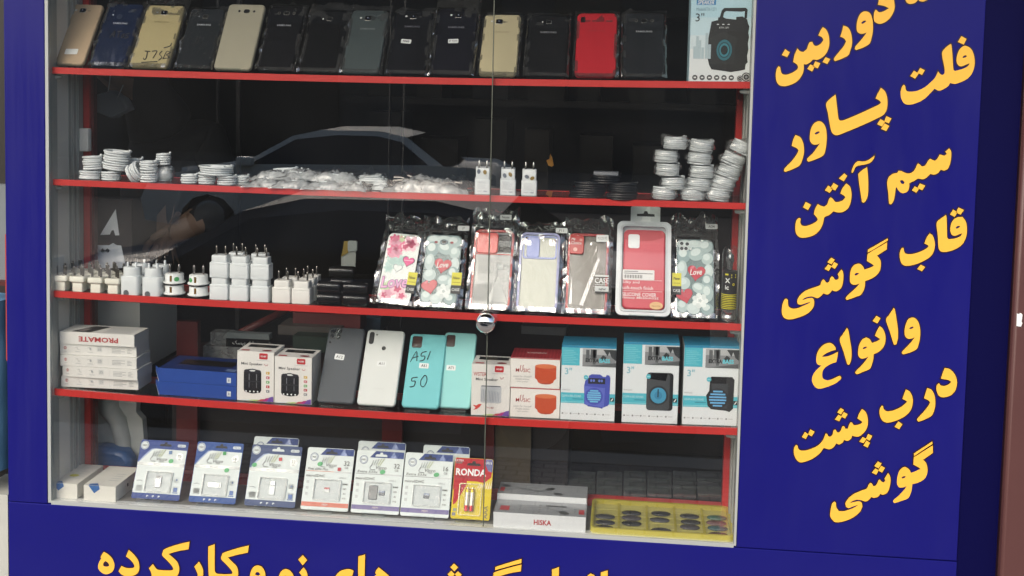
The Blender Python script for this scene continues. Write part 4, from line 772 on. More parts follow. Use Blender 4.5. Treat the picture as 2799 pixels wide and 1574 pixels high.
def roundplug(lab, u, dz, top, gx):
    o = base(u, 2, .045) + V((0, 0, dz)); root = thing('round_plug', lab, 'plug', o, 'round white plugs stacked in pairs'); f = Fr(o); mb = MB()
    lathe(mb, f, [(.018,0),(.0205,.0005),(.0205,.0025),(.018,.003)], BLACK, 24); lathe(mb, f, [(.0205,.003),(.0218,.0045),(.021,.006),(.0182,.0068),(.0180,.0205),(.0172,.0215),(.001,.0217)], WHITE, 28)
    mb.build('body', root); mb = MB(); rect(mb, f, -.0022, .0078, .0022, .0195, .0184, BRASS); mb.build('earth_strip', root)
    if top:
        for s in (-1, 1):
            mb = MB(); pin(mb, f(s*.0095, .0212, 0), .0195, .0024, mat('#a9a4a2', .15, .9)); mb.build('pin', root)
        mb = MB(); n = 10; pts = []
        fr2 = Fr(f(0,0,0)); rad = .0186
        for k in range(14):
            a = 2*math.pi*k/14; ang = gx + .28*math.cos(a); pts.append(fr2(rad*math.sin(ang), .0125+.0045*math.sin(a), rad*math.cos(ang)))
        mb.add(pts, [list(range(14))], GS); mb.build('round_sticker', root)
for k, (u, gx) in enumerate(((477, .62), (543, -.62))):
    roundplug('round white plug with brass strip, lower one of the %s pair' % ('left', 'right')[k], u, 0, False, 0)
    roundplug('round white plug with green sticker, upper one of the %s pair' % ('left', 'right')[k], u, .0222, True, gx)
def cube(lab, loc, big=True):
    root = thing('usb_charger', lab, 'charger', loc, 'white cube chargers on the third shelf' if big else 'small white chargers beside the black ones'); mb = MB(); f = lambda z: Fr(loc+V((0,0,z)), (1,0,0), (0,1,0), (0,0,1))
    a, b = (.0188, .0155) if big else (.0185, .0152)
    slab(mb, f(0), rr(-a, -.014, a, .014, .003), 0, .0255, WPL if big else OFFW, .0012); slab(mb, f(.0255), rr(-a, -.014, a, .014, .003), 0, .0045, WPL if big else OFFW, .0012)
    slab(mb, f(.030), rr(-b, -.012, b, .012, .003), 0, .0135, WPL if big else OFFW, .0012); mb.build('body', root)
    for s in (-1, 1):
        mb = MB(); pin(mb, loc+V((s*.0092, 0, .0432)), .0185, .0019, mat('#a29c94', .2, .95)); mb.build('pin', root)
    return root
o = base(604, 2, .038); CB = cube('white cube charger, lower one in the left column', o)
for u, y, lv, l in ((604, .038, 1, 'white cube charger, upper one in the left column'), (658.5, .038, 0, 'white cube charger, lower one in the middle column'), (658.5, .038, 1, 'white cube charger, upper one in the middle column'), (715, .038, 0, 'white cube charger, lower one in the right column'), (715, .038, 1, 'white cube charger, upper one in the right column'),
                    (650, .078, 0, 'white cube charger hidden low behind the middle column'), (650, .078, 1, 'white cube charger showing its pins behind the middle column'), (711, .078, 0, 'white cube charger hidden low behind the right column'), (711, .078, 1, 'white cube charger showing its pins behind the right column')):
    q = base(u, 2, y) + V((0, 0, .0437*lv)); c = proto_tree(CB, q, l)
o = base(774, 2, .040); SB = cube('small white charger at the left of the low group', o, False)
for u, y, l in ((827, .040, 'small white charger at the right front of the low group'), (795, .075, 'small white charger behind the left one of the low group'), (842, .073, 'small white charger behind the right one of the low group'), (853, .105, 'small white charger at the very back of the low group')):
    proto_tree(SB, base(u, 2, y), l)
def blackcharger(lab, u, dz, y, w=.046):
    o = base(u, 2, y) + V((0, 0, dz)); root = thing('car_charger', lab, 'charger', o, 'black rounded chargers stacked on the third shelf'); mb = MB()
    slab(mb, Fr(o+V((-w/2, 0, 0)), (0,1,0), (0,0,1), (1,0,0)), rr(-.013, 0, .013, .0222, .009, 6), 0, w, BLACK, .004); mb.build('body', root)
    mb = MB(); rbox(mb, Fr(o), -w*.42, .0152, .0130, w*.42, .0170, .0138, mat('#aab0b4', .12, .9), .0006, .0002); mb.build('trim_strip', root)
blackcharger('black charger at the bottom left of the black stack', 902, 0, .04); blackcharger('black charger resting on the bottom left one', 902, .0226, .04)
blackcharger('black charger at the bottom right of the black stack', 975, 0, .042); blackcharger('black charger resting on the bottom right one', 974, .0226, .042)
blackcharger('black charger behind the stack, at the bottom', 938, 0, .085); blackcharger('black charger behind the stack, in the middle', 938, .0226, .085); blackcharger('topmost black charger, at the back of the stack', 936, .0452, .085, .05)
# ================================================================ third shelf: phone cases
KC = 'bagged phone cases leaning on the third shelf'
def arr(fr, w, h, pts, Wd, Hd): return [(x/Wd*w, y/Hd*h) for x, y in pts]
def heart(cx, cy, s, rot=0):
    out = []
    for k in range(22):
        t = 2*math.pi*k/22; x = 16*math.sin(t)**3/17; y = (13*math.cos(t)-5*math.cos(2*t)-2*math.cos(3*t)-math.cos(4*t))/17
        out.append((cx+s*(x*math.cos(rot)-y*math.sin(rot)), cy+s*(x*math.sin(rot)+y*math.cos(rot))))
    return out
def flower(cx, cy, s, n=6):
    return [(cx+s*(1+.22*math.cos(n*t))*math.cos(t), cy+s*(1+.22*math.cos(n*t))*math.sin(t)) for t in (2*math.pi*k/36 for k in range(36))]
def casetags(mb, fr, w, t, y, right=True):
    x0, x1 = (w*.80, w*1.06) if right else (-w*.08, w*.15)
    rect(mb, fr, x0, y, x1, y+.026, t+.0022, mat('#d8d021', .4)); rect(mb, fr, x0, y-.017, x1, y-.0002, t+.0022, BLK2)
    text(mb, fr, 'New', (x0+x1)/2, y+.015, .006, INK, t+.0026, w=(x1-x0)*.7, shear=.2, bold=.01); rect(mb, fr, x0+.002, y+.005, x1-.002, y+.0065, t+.0025, mat('#a19a10', .5))
    text(mb, fr, 'CASE', (x0+x1)/2, y-.009, .0055, WHITE, t+.0026, w=(x1-x0)*.78)
def header(fr, w, h, root, seed, txt='CASE', tag=None, top=.04, side=.006, skew=0):
    bag(fr, w, h, .009, root, seed, side=side, top=top, bot=.002, m=FILM2, skew=skew, amp=.0038, flatn=.35)
    mb = MB(); text(mb, fr, txt, w*.48, h+top*.42, .011, BLACK, .0072, w=w*.74, bold=.01); rect(mb, fr, w*.15, h+top*.14, w*.72, h+top*.2, .0072, mat('#17181a', .5)); mb.build('bag_print', root)
    if tag:
        s, x, y = tag; mb = MB(); f = fr.sub(w*x, h+y, .0085, .02); slab(mb, f, rr(-.0115, -.0052, .0115, .0052, .0015, 3), 0, .0004, WHITE); text(mb, f, s, 0, 0, .0052, INK, .0007, bold=.01); mb.build('model_sticker', root)
def case_body(root, fr, w, h, col, r=.012): 
    mb = MB(); slab(mb, fr, rr(0, 0, w, h, r, 5), 0, .009, col, .0028); return mb
# pink floral case
fr, w, h = leaner(2, 1026, 1122, .042, (1062, 642), .07); fr = fr.sub(.001, .004, 0, -.06)
root = thing('phone_case', 'black edged phone case printed with pink roses, hearts and the word Love', 'phone case', fr.o, KC); t = .009
mb = case_body(root, fr, w, h, BLACK); poly(mb, fr, rr(.002, .002, w-.002, h-.002, .011, 5), t+.0003, mat('#eef3f0', .35))
PK = ['#f0a8bf', '#e8799c', '#d9557f', '#f4c7d3', '#bcdcd6', '#cfe3b4']
rnd = random.Random(5)
for x, y, s, c in ((.18,.93,.011,2),(.33,.86,.013,1),(.10,.84,.010,0),(.42,.95,.010,5),(.24,.74,.014,1),(.30,.77,.011,2),(.12,.66,.010,1),(.36,.70,.010,0),(.75,.93,.016,3),(.85,.85,.014,3),(.62,.89,.010,0),(.55,.80,.010,3),(.08,.48,.010,4),(.25,.58,.014,4),(.5,.6,.012,4),(.30,.13,.014,0),(.18,.22,.011,5),(.55,.2,.013,3),(.7,.1,.011,3),(.12,.08,.010,3)):
    s *= 1.15; x_ = min(w-.003-s, max(.003+s, w*x)); y_ = min(h-.003-s, max(.003+s, h*y)); poly(mb, fr, flower(x_, y_, s*.82, rnd.choice((5, 6, 7))), t+.0005+.00003*rnd.random()*10, mat(PK[c], .4)); poly(mb, fr, flower(x_+.0008, y_, s*.45, 5), t+.0009, mat(PK[max(0, c-1) if c < 4 else c], .4, k=.75))
poly(mb, fr, heart(w*.73, h*.60, .0135, -.15), t+.0011, mat('#7a4a63', .4)); poly(mb, fr, heart(w*.73, h*.60, .0115, -.15), t+.0013, mat('#e2418c', .3)); rect(mb, fr, w*.60, h*.605, w*.86, h*.615, t+.0015, mat('#f5a6c8', .3))
poly(mb, fr, heart(w*.46, h*.49, .0105, -.1), t+.0011, mat('#8b9097', .4)); poly(mb, fr, heart(w*.46, h*.49, .0092, -.1), t+.0013, mat('#e9f1ee', .35))
text(mb, fr, 'Love', w*.46, h*.29, .026, mat('#6b5a7c', .4), t+.0015, w=w*.78, bold=.05, shear=.15, rot=.12); text(mb, fr, 'Love', w*.46, h*.29, .024, mat('#e7a6d2', .35), t+.0018, w=w*.76, bold=.02, shear=.15, rot=.12)
mb.build('case', root); mb = MB(); casetags(mb, fr, w, t, h*.27); mb.build('yellow_label', root)
header(fr, w, h, root, 51, top=.04, side=.011, skew=-.1)
# stones and hearts cases
def stones(mb, fr, w, h, t, seed, camk):
    rnd = random.Random(seed); poly(mb, fr, rr(.002, .002, w-.002, h-.002, .011, 5), t+.0003, mat('#6f888a', .35))
    SC_ = ['#b9cccb', '#a3bab9', '#c6d6d5', '#8fa9aa', '#b0c5c4']
    for k, (x, y, a, b) in enumerate(((.13,.93,.016,.010),(.85,.90,.014,.013),(.5,.95,.016,.008),(.14,.78,.013,.017),(.87,.74,.011,.013),(.12,.60,.010,.018),(.55,.80,.017,.014),(.90,.58,.009,.015),(.84,.45,.011,.015),(.10,.13,.011,.013),(.14,.42,.013,.013),(.86,.30,.011,.018),(.45,.10,.013,.011),(.85,.10,.012,.012),(.60,.36,.014,.011))):
        x_ = min(w-.003-a, max(.003+a, w*x)); y_ = min(h-.003-b, max(.003+b, h*y)); ro = rnd.uniform(-.5, .5)*(1 if a < b*1.3 and b < a*1.3 else .12)
        poly(mb, fr, ell(x_, y_-.0008, a, b, 20, ro), t+.0005+.00001*k, mat('#5f787a', .35)); poly(mb, fr, ell(x_, y_, a*.97, b*.95, 20, ro), t+.0007+.00001*k, mat(SC_[k % 5], .3)); poly(mb, fr, ell(x_-a*.15, y_+b*.25, a*.6, b*.5, 16, ro), t+.0009+.00001*k, mat('#d0e0de', .3))
    def hh(cx, cy, s, rot, c): poly(mb, fr, heart(cx, cy, s, rot), t+.0011, mat('#8e1f2d', .35)); poly(mb, fr, heart(cx, cy+.0004, s*.93, rot), t+.0013, mat(c, .25)); poly(mb, fr, ell(cx-s*.42, cy+s*.5, s*.25, s*.14, 10, .6), t+.0015, mat('#d9697a', .25))
    hh(w*.24, h*.26, w*.235, .25, '#c33a4a'); hh(w*.53, h*.56, w*.25, -.12, '#c22f42')
    text(mb, fr, 'Love', w*.53, h*.565, .0115, WHITE, t+.0016, w=w*.30, shear=.25, rot=.08, bold=.01)
    for k in range(7):
        a = 2*math.pi*k/7; poly(mb, fr, ell(w*.62+.0085*math.cos(a), h*.20+.0085*math.sin(a), .0072, .0055, 14, a), t+.0017+.00002*k, mat(('#e6efec', '#d5e0dd')[k % 2], .35))
    poly(mb, fr, flower(w*.62, h*.20, .0062, 5), t+.002, mat('#f0f5f2', .35)); poly(mb, fr, flower(w*.62, h*.20, .0032, 5), t+.0022, mat('#bccac7', .35))
    if camk:
        for x, y in ((.16,.93),(.30,.925),(.16,.865),(.27,.865)): poly(mb, fr, ell(w*x, h*y, .0046, n=16), t+.0013, mat('#e3eaea', .3)); poly(mb, fr, ell(w*x, h*y, .0036, n=14), t+.0015, mat('#2d3a3e', .2))
    else:
        slab(mb, fr, ell(w*.50, h*.885, .0085, .006, 18), t, t+.0012, mat('#4e5a5e', .2, .6), .0003); poly(mb, fr, ell(w*.50, h*.885, .005, .0035, 14), t+.0015, BLACK)
        for s in (-1, 1): poly(mb, fr, ell(w*(.5+s*.21), h*.88, .0036, .0026, 10), t+.0014, mat('#8d3a44', .4))
fr, w, h = leaner(2, 1145.5, 1250, .040, (1157, 642), .07); root = thing('phone_case', 'pebble and red heart phone case with one oval camera, beside the pink floral one', 'phone case', fr.o, KC)
mb = case_body(root, fr, w, h, BLACK); stones(mb, fr, w, h, .009, 3, False); mb.build('case', root); mb = MB(); casetags(mb, fr, w, .009, h*.29); mb.build('yellow_label', root); header(fr, w, h, root, 52, tag=('J7', .98, .014), top=.036, side=.009)
fr, w, h = leaner(2, 1845, 1954, .040, (1851, 655), .07); root = thing('phone_case', 'pebble and red heart phone case with four camera holes, beside the torch', 'phone case', fr.o, KC)
mb = case_body(root, fr, w, h, BLACK); stones(mb, fr, w, h, .009, 8, True); mb.build('case', root); mb = MB(); casetags(mb, fr, w, .009, h*.375, False); mb.build('yellow_label', root); header(fr, w, h, root, 57, tag=('A34', .93, .026), top=.05, side=.008)
# frame cases with a clear back
def clearcase(lab, uL, uR, tl, col, back, seed, tag, side=.008, top=.035):
    fr, w, h = leaner(2, uL, uR, .040, tl, .07); root = thing('phone_case', lab, 'phone case', fr.o, KC); cm = mat(col, .3, coat=.3)
    mb = MB(); frame_slab(mb, fr, rr(0, 0, w, h, .012, 5), rr(.0042, .0042, w-.0042, h-.0042, .009, 5), 0, .009, cm); mb.build('bumper', root)
    mb = MB(); slab(mb, fr, rr(.0043, .0043, w-.0043, h-.0043, .009, 5), .003, .0042, back); mb.build('back', root)
    header(fr, w, h, root, seed, '' or 'CASE', tag, top, side); return root, fr, w, h, cm
CLB = mat('#9fa3a2', .25, coat=.5, var=.25, vscale=14)
root, fr, w, h, cm = clearcase('clear backed phone case with a red frame and red sliding camera cover, behind the seam', 1283, 1393, (1301, 630), '#bb2624', CLB, 53, ('Note', .75, .027), top=.045)
mb = MB(); rbox(mb, fr, .005, h*.70, .004, w*.60, h*.965, .0085, mat('#e2443f', .3, coat=.3), .006, .0015, 4); mb.build('camera_slider', root)
mb = MB(); rect(mb, fr, w*.60, h*.72, w*.94, h*.95, .0046, BLK2); text(mb, fr, 'FEATU', w*.77, h*.83, .011, mat('#aeb4b4', .4), .0052, w=w*.30, bold=.01); rect(mb, fr, .005, h*.685, w-.005, h*.697, .006, mat('#c5302e', .3)); mb.build('window', root)
mb = MB()
for x0 in (.62, .80): poly(mb, fr, rr(w*x0, h*.50, w*(x0+.15), h*.565, .002, 3), .0048, mat('#c8cecc', .4))
for k in range(9): rect(mb, fr, w*.16, h*(.63-k*.022), w*(.45+.04*((k*7) % 3)), h*(.637-k*.022), .0048, mat('#7d8382', .5))
poly(mb, fr, [(w*.42, h*.10), (w*.92, h*.09), (w*.66, h*.42)], .0047, mat('#c9cdca', .3)); poly(mb, fr, [(w*.08, h*.10), (w*.42, h*.10), (w*.55, h*.34), (w*.10, h*.30)], .0046, mat('#8a8e8d', .3)); mb.build('back_print', root)
mb = MB(); text(mb, fr, 'TRUST', w*1.045, h*.74, .0055, WHITE, .0088, rot=math.pi/2*.98, shear=.2, bold=.02); mb.build('bag_lettering', root)
root, fr, w, h, cm = clearcase('clear backed phone case with a lilac frame and lilac camera slider', 1411, 1522, (1424, 638), '#a9acdd', mat('#c6c9b8', .3, coat=.4, var=.05), 54, ('F11', 1.02, .006), top=.024)
LIL = mat('#a9b5f0', .35)
mb = MB(); frame_slab(mb, fr, rr(.006, h*.665, w-.006, h-.006, .006, 4), rr(.0085, h*.685, w-.0085, h-.0085, .005, 4), .004, .0065, LIL); rbox(mb, fr, w*.17, h*.68, .0044, w*.49, h-.009, .0078, LIL, .005, .001, 4); poly(mb, fr, ell(w*.15, h*.93, .0028, n=12), .0066, BLACK); mb.build('camera_slider', root)
root, fr, w, h, cm = clearcase('smoke grey backed phone case with a red frame, red camera block and white CASE lettering', 1545, 1658, (1549, 641), '#b92522', mat('#726c62', .28, coat=.5, var=.1, vscale=20), 55, None, top=.036)
mb = MB(); rbox(mb, fr, .003, h*.735, .004, w*.39, h-.004, .0102, cm, .005, .001, 4); poly(mb, fr, ell(w*.31, h*.915, .003, n=12), .0105, mat('#dd8d86', .3)); poly(mb, fr, ell(w*.18, h*.79, .0042, n=14), .0105, mat('#e8b3ab', .3)); text(mb, fr, 'My', w*.13, h*.92, .006, WHITE, .0106, shear=.2); text(mb, fr, 'Choice', w*.20, h*.875, .006, WHITE, .0106, w=w*.26, shear=.2); mb.build('camera_block', root)
mb = MB(); f = fr.sub(w*.84, h*.945, .0095, .03); slab(mb, f, rr(-.0118, -.0072, .0118, .0072, .0015, 3), 0, .0004, WHITE); text(mb, f, 'POCO M3', 0, 0, .0055, mat('#6c7678', .5), .0007, w=.018); mb.build('model_sticker', root)
mb = MB(); text(mb, fr, 'CASE', w*.86, h*.405, .0105, WHITE, .0100, w=w*.34)
for a, b in ((.455,.475),(.352,.357)): rect(mb, fr, w*.69, h*a, w*1.03, h*b, .0098, mat('#d5d8d5', .4))
rect(mb, fr, w*.70, h*.27, w*1.03, h*.335, .0098, mat('#c9cecd', .4)); rect(mb, fr, w*.70, h*.247, w*1.03, h*.268, .0098, BLK2); text(mb, fr, 'NEW', w*.88, h*.295, .0042, INK, .0101, bold=.02)
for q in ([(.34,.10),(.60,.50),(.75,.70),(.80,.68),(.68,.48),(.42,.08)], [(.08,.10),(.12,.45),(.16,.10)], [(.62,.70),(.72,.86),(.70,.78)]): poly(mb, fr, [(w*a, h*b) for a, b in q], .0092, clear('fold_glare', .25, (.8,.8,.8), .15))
mb.build('bag_lettering', root)
# hang box with a red silicone cover
fr, w, h = leaner(2, 1681, 1832, .034, (1690, 607), .075); root = thing('phone_case', 'red silicone phone cover in a clear white rimmed hang box with its tab above', 'phone case', fr.o, KC)
mb = MB(); frame_slab(mb, fr, rr(0, 0, w, h, .012, 5), rr(.007, .007, w-.007, h-.007, .009, 5), 0, .010, mat('#d9dfe2', .2, coat=.5)); frame_slab(mb, fr, rr(.007, .007, w-.007, h-.007, .009, 5), rr(.0105, .0105, w-.0105, h-.0105, .008, 5), 0, .013, mat('#c4cbcf', .15, coat=.6)); slab(mb, fr, rr(.010, .010, w-.010, h-.010, .008, 5), 0, .002, mat('#b9c0c3', .3)); mb.build('tray', root)
mb = MB(); tabp = [(w*.245, h-.004), (w*.245, h+.030), (w*.30, h+.034), (w*.74, h+.034), (w*.795, h+.030), (w*.795, h-.004)]
slab(mb, fr, tabp, .004, .0052, mat('#d3dadb', .3)); slot = [(w*.36, h+.0115), (w*.36, h+.0165), (w*.48, h+.0175), (w*.50, h+.0225), (w*.55, h+.0225), (w*.57, h+.0175), (w*.69, h+.0165), (w*.69, h+.0115)]; poly(mb, fr, slot, .0056, mat('#15181a', .6)); poly(mb, fr, [(w*.42, h-.003), (w*.56, h+.033), (w*.60, h+.033), (w*.62, h-.003)], .0054, mat('#e9efee', .3)); text(mb, fr, 'SAMSUNG', w*.52, h-.006, .0075, mat('#c3cbcd', .4), .0135, w=w*.36, bold=.02); mb.build('hang_tab', root)
RS = mat('#cf4a58', .42); mb = MB(); slab(mb, fr, rr(.013, .012, w-.011, h-.017, .010, 5), .002, .011, RS, .003)
poly(mb, fr, [(w*.13, h*.80), (w*.13, h*.86), (w*.2, h*.895), (w*.80, h*.895), (w*.87, h*.86), (w*.87, h*.83), (w*.65, h*.79), (w*.4, h*.785)], .0113, mat('#b92a38', .45))
slab(mb, fr, rr(w*.21, h*.705, w*.42, h*.855, .004, 4), .010, .0116, mat('#e9eef0', .25), .0004); mb.build('cover', root)
mb = MB(); slab(mb, fr, rr(w*.12, h*.37, w*.70, h*.475, .0015, 3), .0115, .0119, mat('#e4e4e2', .4))
for k in range(22): rect(mb, fr, w*(.145+.0158*k), h*.385, w*(.145+.0158*k)+.0004+.0004*((k*5) % 3), h*.42, .0121, INK)
rect(mb, fr, w*.15, h*.452, w*.40, h*.460, .0121, mat('#777777', .5)); rect(mb, fr, w*.15, h*.432, w*.67, h*.440, .0121, mat('#666666', .5)); mb.build('barcode_label', root)
mb = MB(); W2 = mat('#f3e6e6', .5); LT = lambda s_, y, hh, ww, b=0: text(mb, fr, s_, w*.12+w*ww/2, h*y, hh, W2, .0118, w=w*ww, bold=b)
LT('Silky and', .340, .0068, .31, .005); LT('soft-touch finish', .285, .0068, .56, .005); LT('SILICONE COVER', .215, .0075, .62, .02); LT('Galaxy M02S/A02S', .178, .005, .66, .015)
for y in (.365, .25): rect(mb, fr, w*.12, h*y, w*.84, h*y+.0006, .0118, W2)
poly(mb, fr, ell(w*.74, h*.105, .0125, .0075, 22), .0119, mat('#e0b37a', .35)); text(mb, fr, 'MALAYSIA', w*.74, h*.10, .0032, mat('#8a6230', .5), .0122, w=.016); mb.build('cover_print', root)
for k, (a, b) in enumerate(((1037,1107),(1167,1238),(1300,1368),(1437,1500),(1560,1636),(1718,1788),(1857,1930))):
    stand(a, b, 2, .040 if k != 5 else .034, 'clear acrylic stand under the %s phone case from the left' % ORD[k])
# torch in a tube
o = base(1990, 2, .045); root = thing('torch', 'black and yellow torch in a clear dome topped tube, right end of the third shelf', 'torch', o); f = Fr(o); mb = MB()
hh = P(1990, 668, .045).z - o.z; r0 = .0148
lathe(mb, f, [(r0*.95,0),(r0,.002),(r0,.010),(r0*.93,.011),(r0*.93,.014),(r0,.015),(r0,.022)], STEEL, 26); mb.build('metal_base', root)
mb = MB(); lathe(mb, f, [(r0*.97,.0222),(r0*.97,hh*.66)], BLK2, 26)
for k in range(9): lathe(mb, f, [(r0*.985,.024+k*.0033),(r0*.985,.0255+k*.0033)], mat('#d9cf22', .4), 26, cap=False)
def onc(x, y, s, hgt, m): 
    vs, fs, tw, th = textmesh(s, .02); kk = hgt/th; mb.add([f(r0*1.0*math.sin((x+(a-tw/2)*kk)/r0), y+(b-th/2)*kk, r0*1.0*math.cos((x+(a-tw/2)*kk)/r0)) for a, b in vs], fs, m)
onc(-.005, hh*.54, 'X', .009, WHITE); onc(-.006, hh*.45, 'ic', .008, WHITE); onc(.007, hh*.60, '=', .007, mat('#d9cf22', .4)); onc(.007, hh*.49, 'o', .005, mat('#e3d822', .4)); onc(-.007, hh*.62, '-', .003, mat('#d9cf22', .4))
mb.build('sleeve', root); mb = MB(); lathe(mb, f, [(r0*.35,hh*.665),(r0*.38,hh*.76),(r0*.5,hh*.78),(r0*.45,hh*.86),(r0*.1,hh*.9)], mat('#8b8f90', .2, .8), 18); mb.build('lamp_head', root)
mb = MB(); lathe(mb, f, [(r0,hh*.663),(r0,hh*.88),(r0*.93,hh*.93),(r0*.7,hh*.975),(r0*.35,hh*.995),(.0003,hh)], ACRY, 26, cap=False); mb.build('clear_tube', root)
# ================================================================ lowest shelf
PB = 'white accessory boxes piled on the lowest shelf'
G5 = mat('#8f9496', .5); LG = mat('#b9bdbd', .5); PRED = mat('#b5363a', .5)
ph = .0216; xs_pb = [(168,376,.0),(171,378,.0),(165,372,.0),(164,370,.0),(163,368,.0)]
zacc = 0
for k, (a, b, _) in enumerate(xs_pb):
    fr, w, h = fbox(3, a, b, .030 + (.004, .002, .0, .005, .003)[k], 0, .07, dz=zacc, hgt=ph*(1.15 if k == 4 else 1)); zacc += h+.0004
    c, s = math.cos((.02,-.03,.01,.03,-.01)[k]), math.sin((.02,-.03,.01,.03,-.01)[k]); fr = Fr(fr.o, (c, s, 0), (0, 0, 1), (s, -c, 0))
    root = thing('accessory_box', 'white box in the left pile, %s' % ('lowest one', 'second from the bottom', 'the middle one', 'just below the top one', 'topmost one, red letters upside down')[k], 'box', fr.o, PB); mb = MB()
    box(mb, fr, 0, 0, -.064, w, h, 0, OFFW, right=mat('#c9cac6', .5)); e = .0003  # right side a darker white, its shade put into the colour
    if k == 4:
        text(mb, fr, 'PROMATE', w*.52, h*.46, .0105, PRED, e, w=w*.53, bold=.03, flip=True)
        ft = Fr(fr(0, h, 0), fr.x, fr.z*-1, (0,0,1)); poly(mb, ft, [(w*.14,.004),(w*.40,.004),(w*.52,.055),(w*.30,.055)], e, mat('#3b3a3b', .4)); poly(mb, ft, [(w*.20,.012),(w*.30,.010),(w*.34,.030),(w*.26,.034)], e*2, mat('#8e8a86', .4))
        for q in range(9): rect(mb, ft, w*.56, .008+q*.005, w*.92, .0095+q*.005, e, LG)
    else:
        poly(mb, fr, ell(w*.07, h*.62, .0031, n=14), e, PRED); poly(mb, fr, ell(w*.07, h*.62, .0023, n=12), e*2, OFFW); rect(mb, fr, w*.066, h*.52, w*.074, h*.72, e*3, PRED); rect(mb, fr, w*.05, h*.26, w*.09, h*.31, e, LG)
        for x in (.20, .36): tube(mb, [fr(w*x, h*.68, e), fr(w*(x+.03), h*.74, e), fr(w*(x+.035), h*.48, e), fr(w*(x+.06), h*.50, e)], .00035, G5, 4); rect(mb, fr, w*x, h*.26, w*(x+.07), h*.31, e, LG)
        poly(mb, fr, ell(w*.40, h*.62, .0022, n=10), e, LG)
        rect(mb, fr, w*.485, h*.32, w*.555, h*.80, e, mat('#d9dad6', .5)); text(mb, fr, '25', w*.52, h*.60, h*.26, G5, e*2); rect(mb, fr, w*.63, h*.25, w*.632, h*.85, e, LG)
        for q in range(4): rect(mb, fr, w*.68, h*(.30+q*.13), w*(.80+.05*(q % 2)), h*(.34+q*.13), e, G5); rect(mb, fr, w*.88, h*(.30+q*.13), w*(.94-.02*(q % 2)), h*(.34+q*.13), e, G5)
    mb.build('carton', root)
BB = mat('#23499c', .4, var=.08, vscale=20)
for k in range(2):
    fr, w, h = fbox(3, 434, 646, .034, 0, .1, dz=k*.0272, hgt=.0268); fr = Fr(fr.o, fr.x, (0,0,1), (0,-1,0)); root = thing('flat_box', 'flat dark blue box with an open white edged flap, %s of two' % ('lower', 'upper')[k], 'box', fr.o, 'flat blue boxes on the lowest shelf'); mb = MB()
    box(mb, fr, 0, 0, -.10, w, h, 0, BB, top=mat('#1b2f66', .4)); rect(mb, fr, w*.878, h*.22, w*.93, h*.60, .0004, mat('#dfe6ea', .5)); text(mb, fr, '8', w*.904, h*.41, .0045, INK, .0007)
    if k == 1:
        ft = Fr(fr(0, h, 0), fr.x, (0,1,0), (0,0,1)); rect(mb, ft, w*.16, .035, w*.86, .075, .0003, mat('#1a1512', .3)); rect(mb, ft, w*.84, .006, w*.96, .022, .0004, mat('#8fa3c6', .4))
        for q in range(6): rect(mb, ft, w*(.85+.018*q), .007, w*(.857+.018*q), .021, .0006, mat('#24407f', .4))
    mb.build('carton', root); mb = MB(); mb.add([fr(0,0,0), fr(0,h,0), fr(-.0135,h*.98,-.016), fr(-.014,h*.55,-.018)], [[0,1,2,3]], BB); mb.add([fr(-.0003,0,.0002), fr(.0012,0,.0004), fr(-.0125,h*.6,-.0175), fr(-.0142,h*.6,-.018)], [[0,1,2,3]], WHITE); mb.build('flap', root)
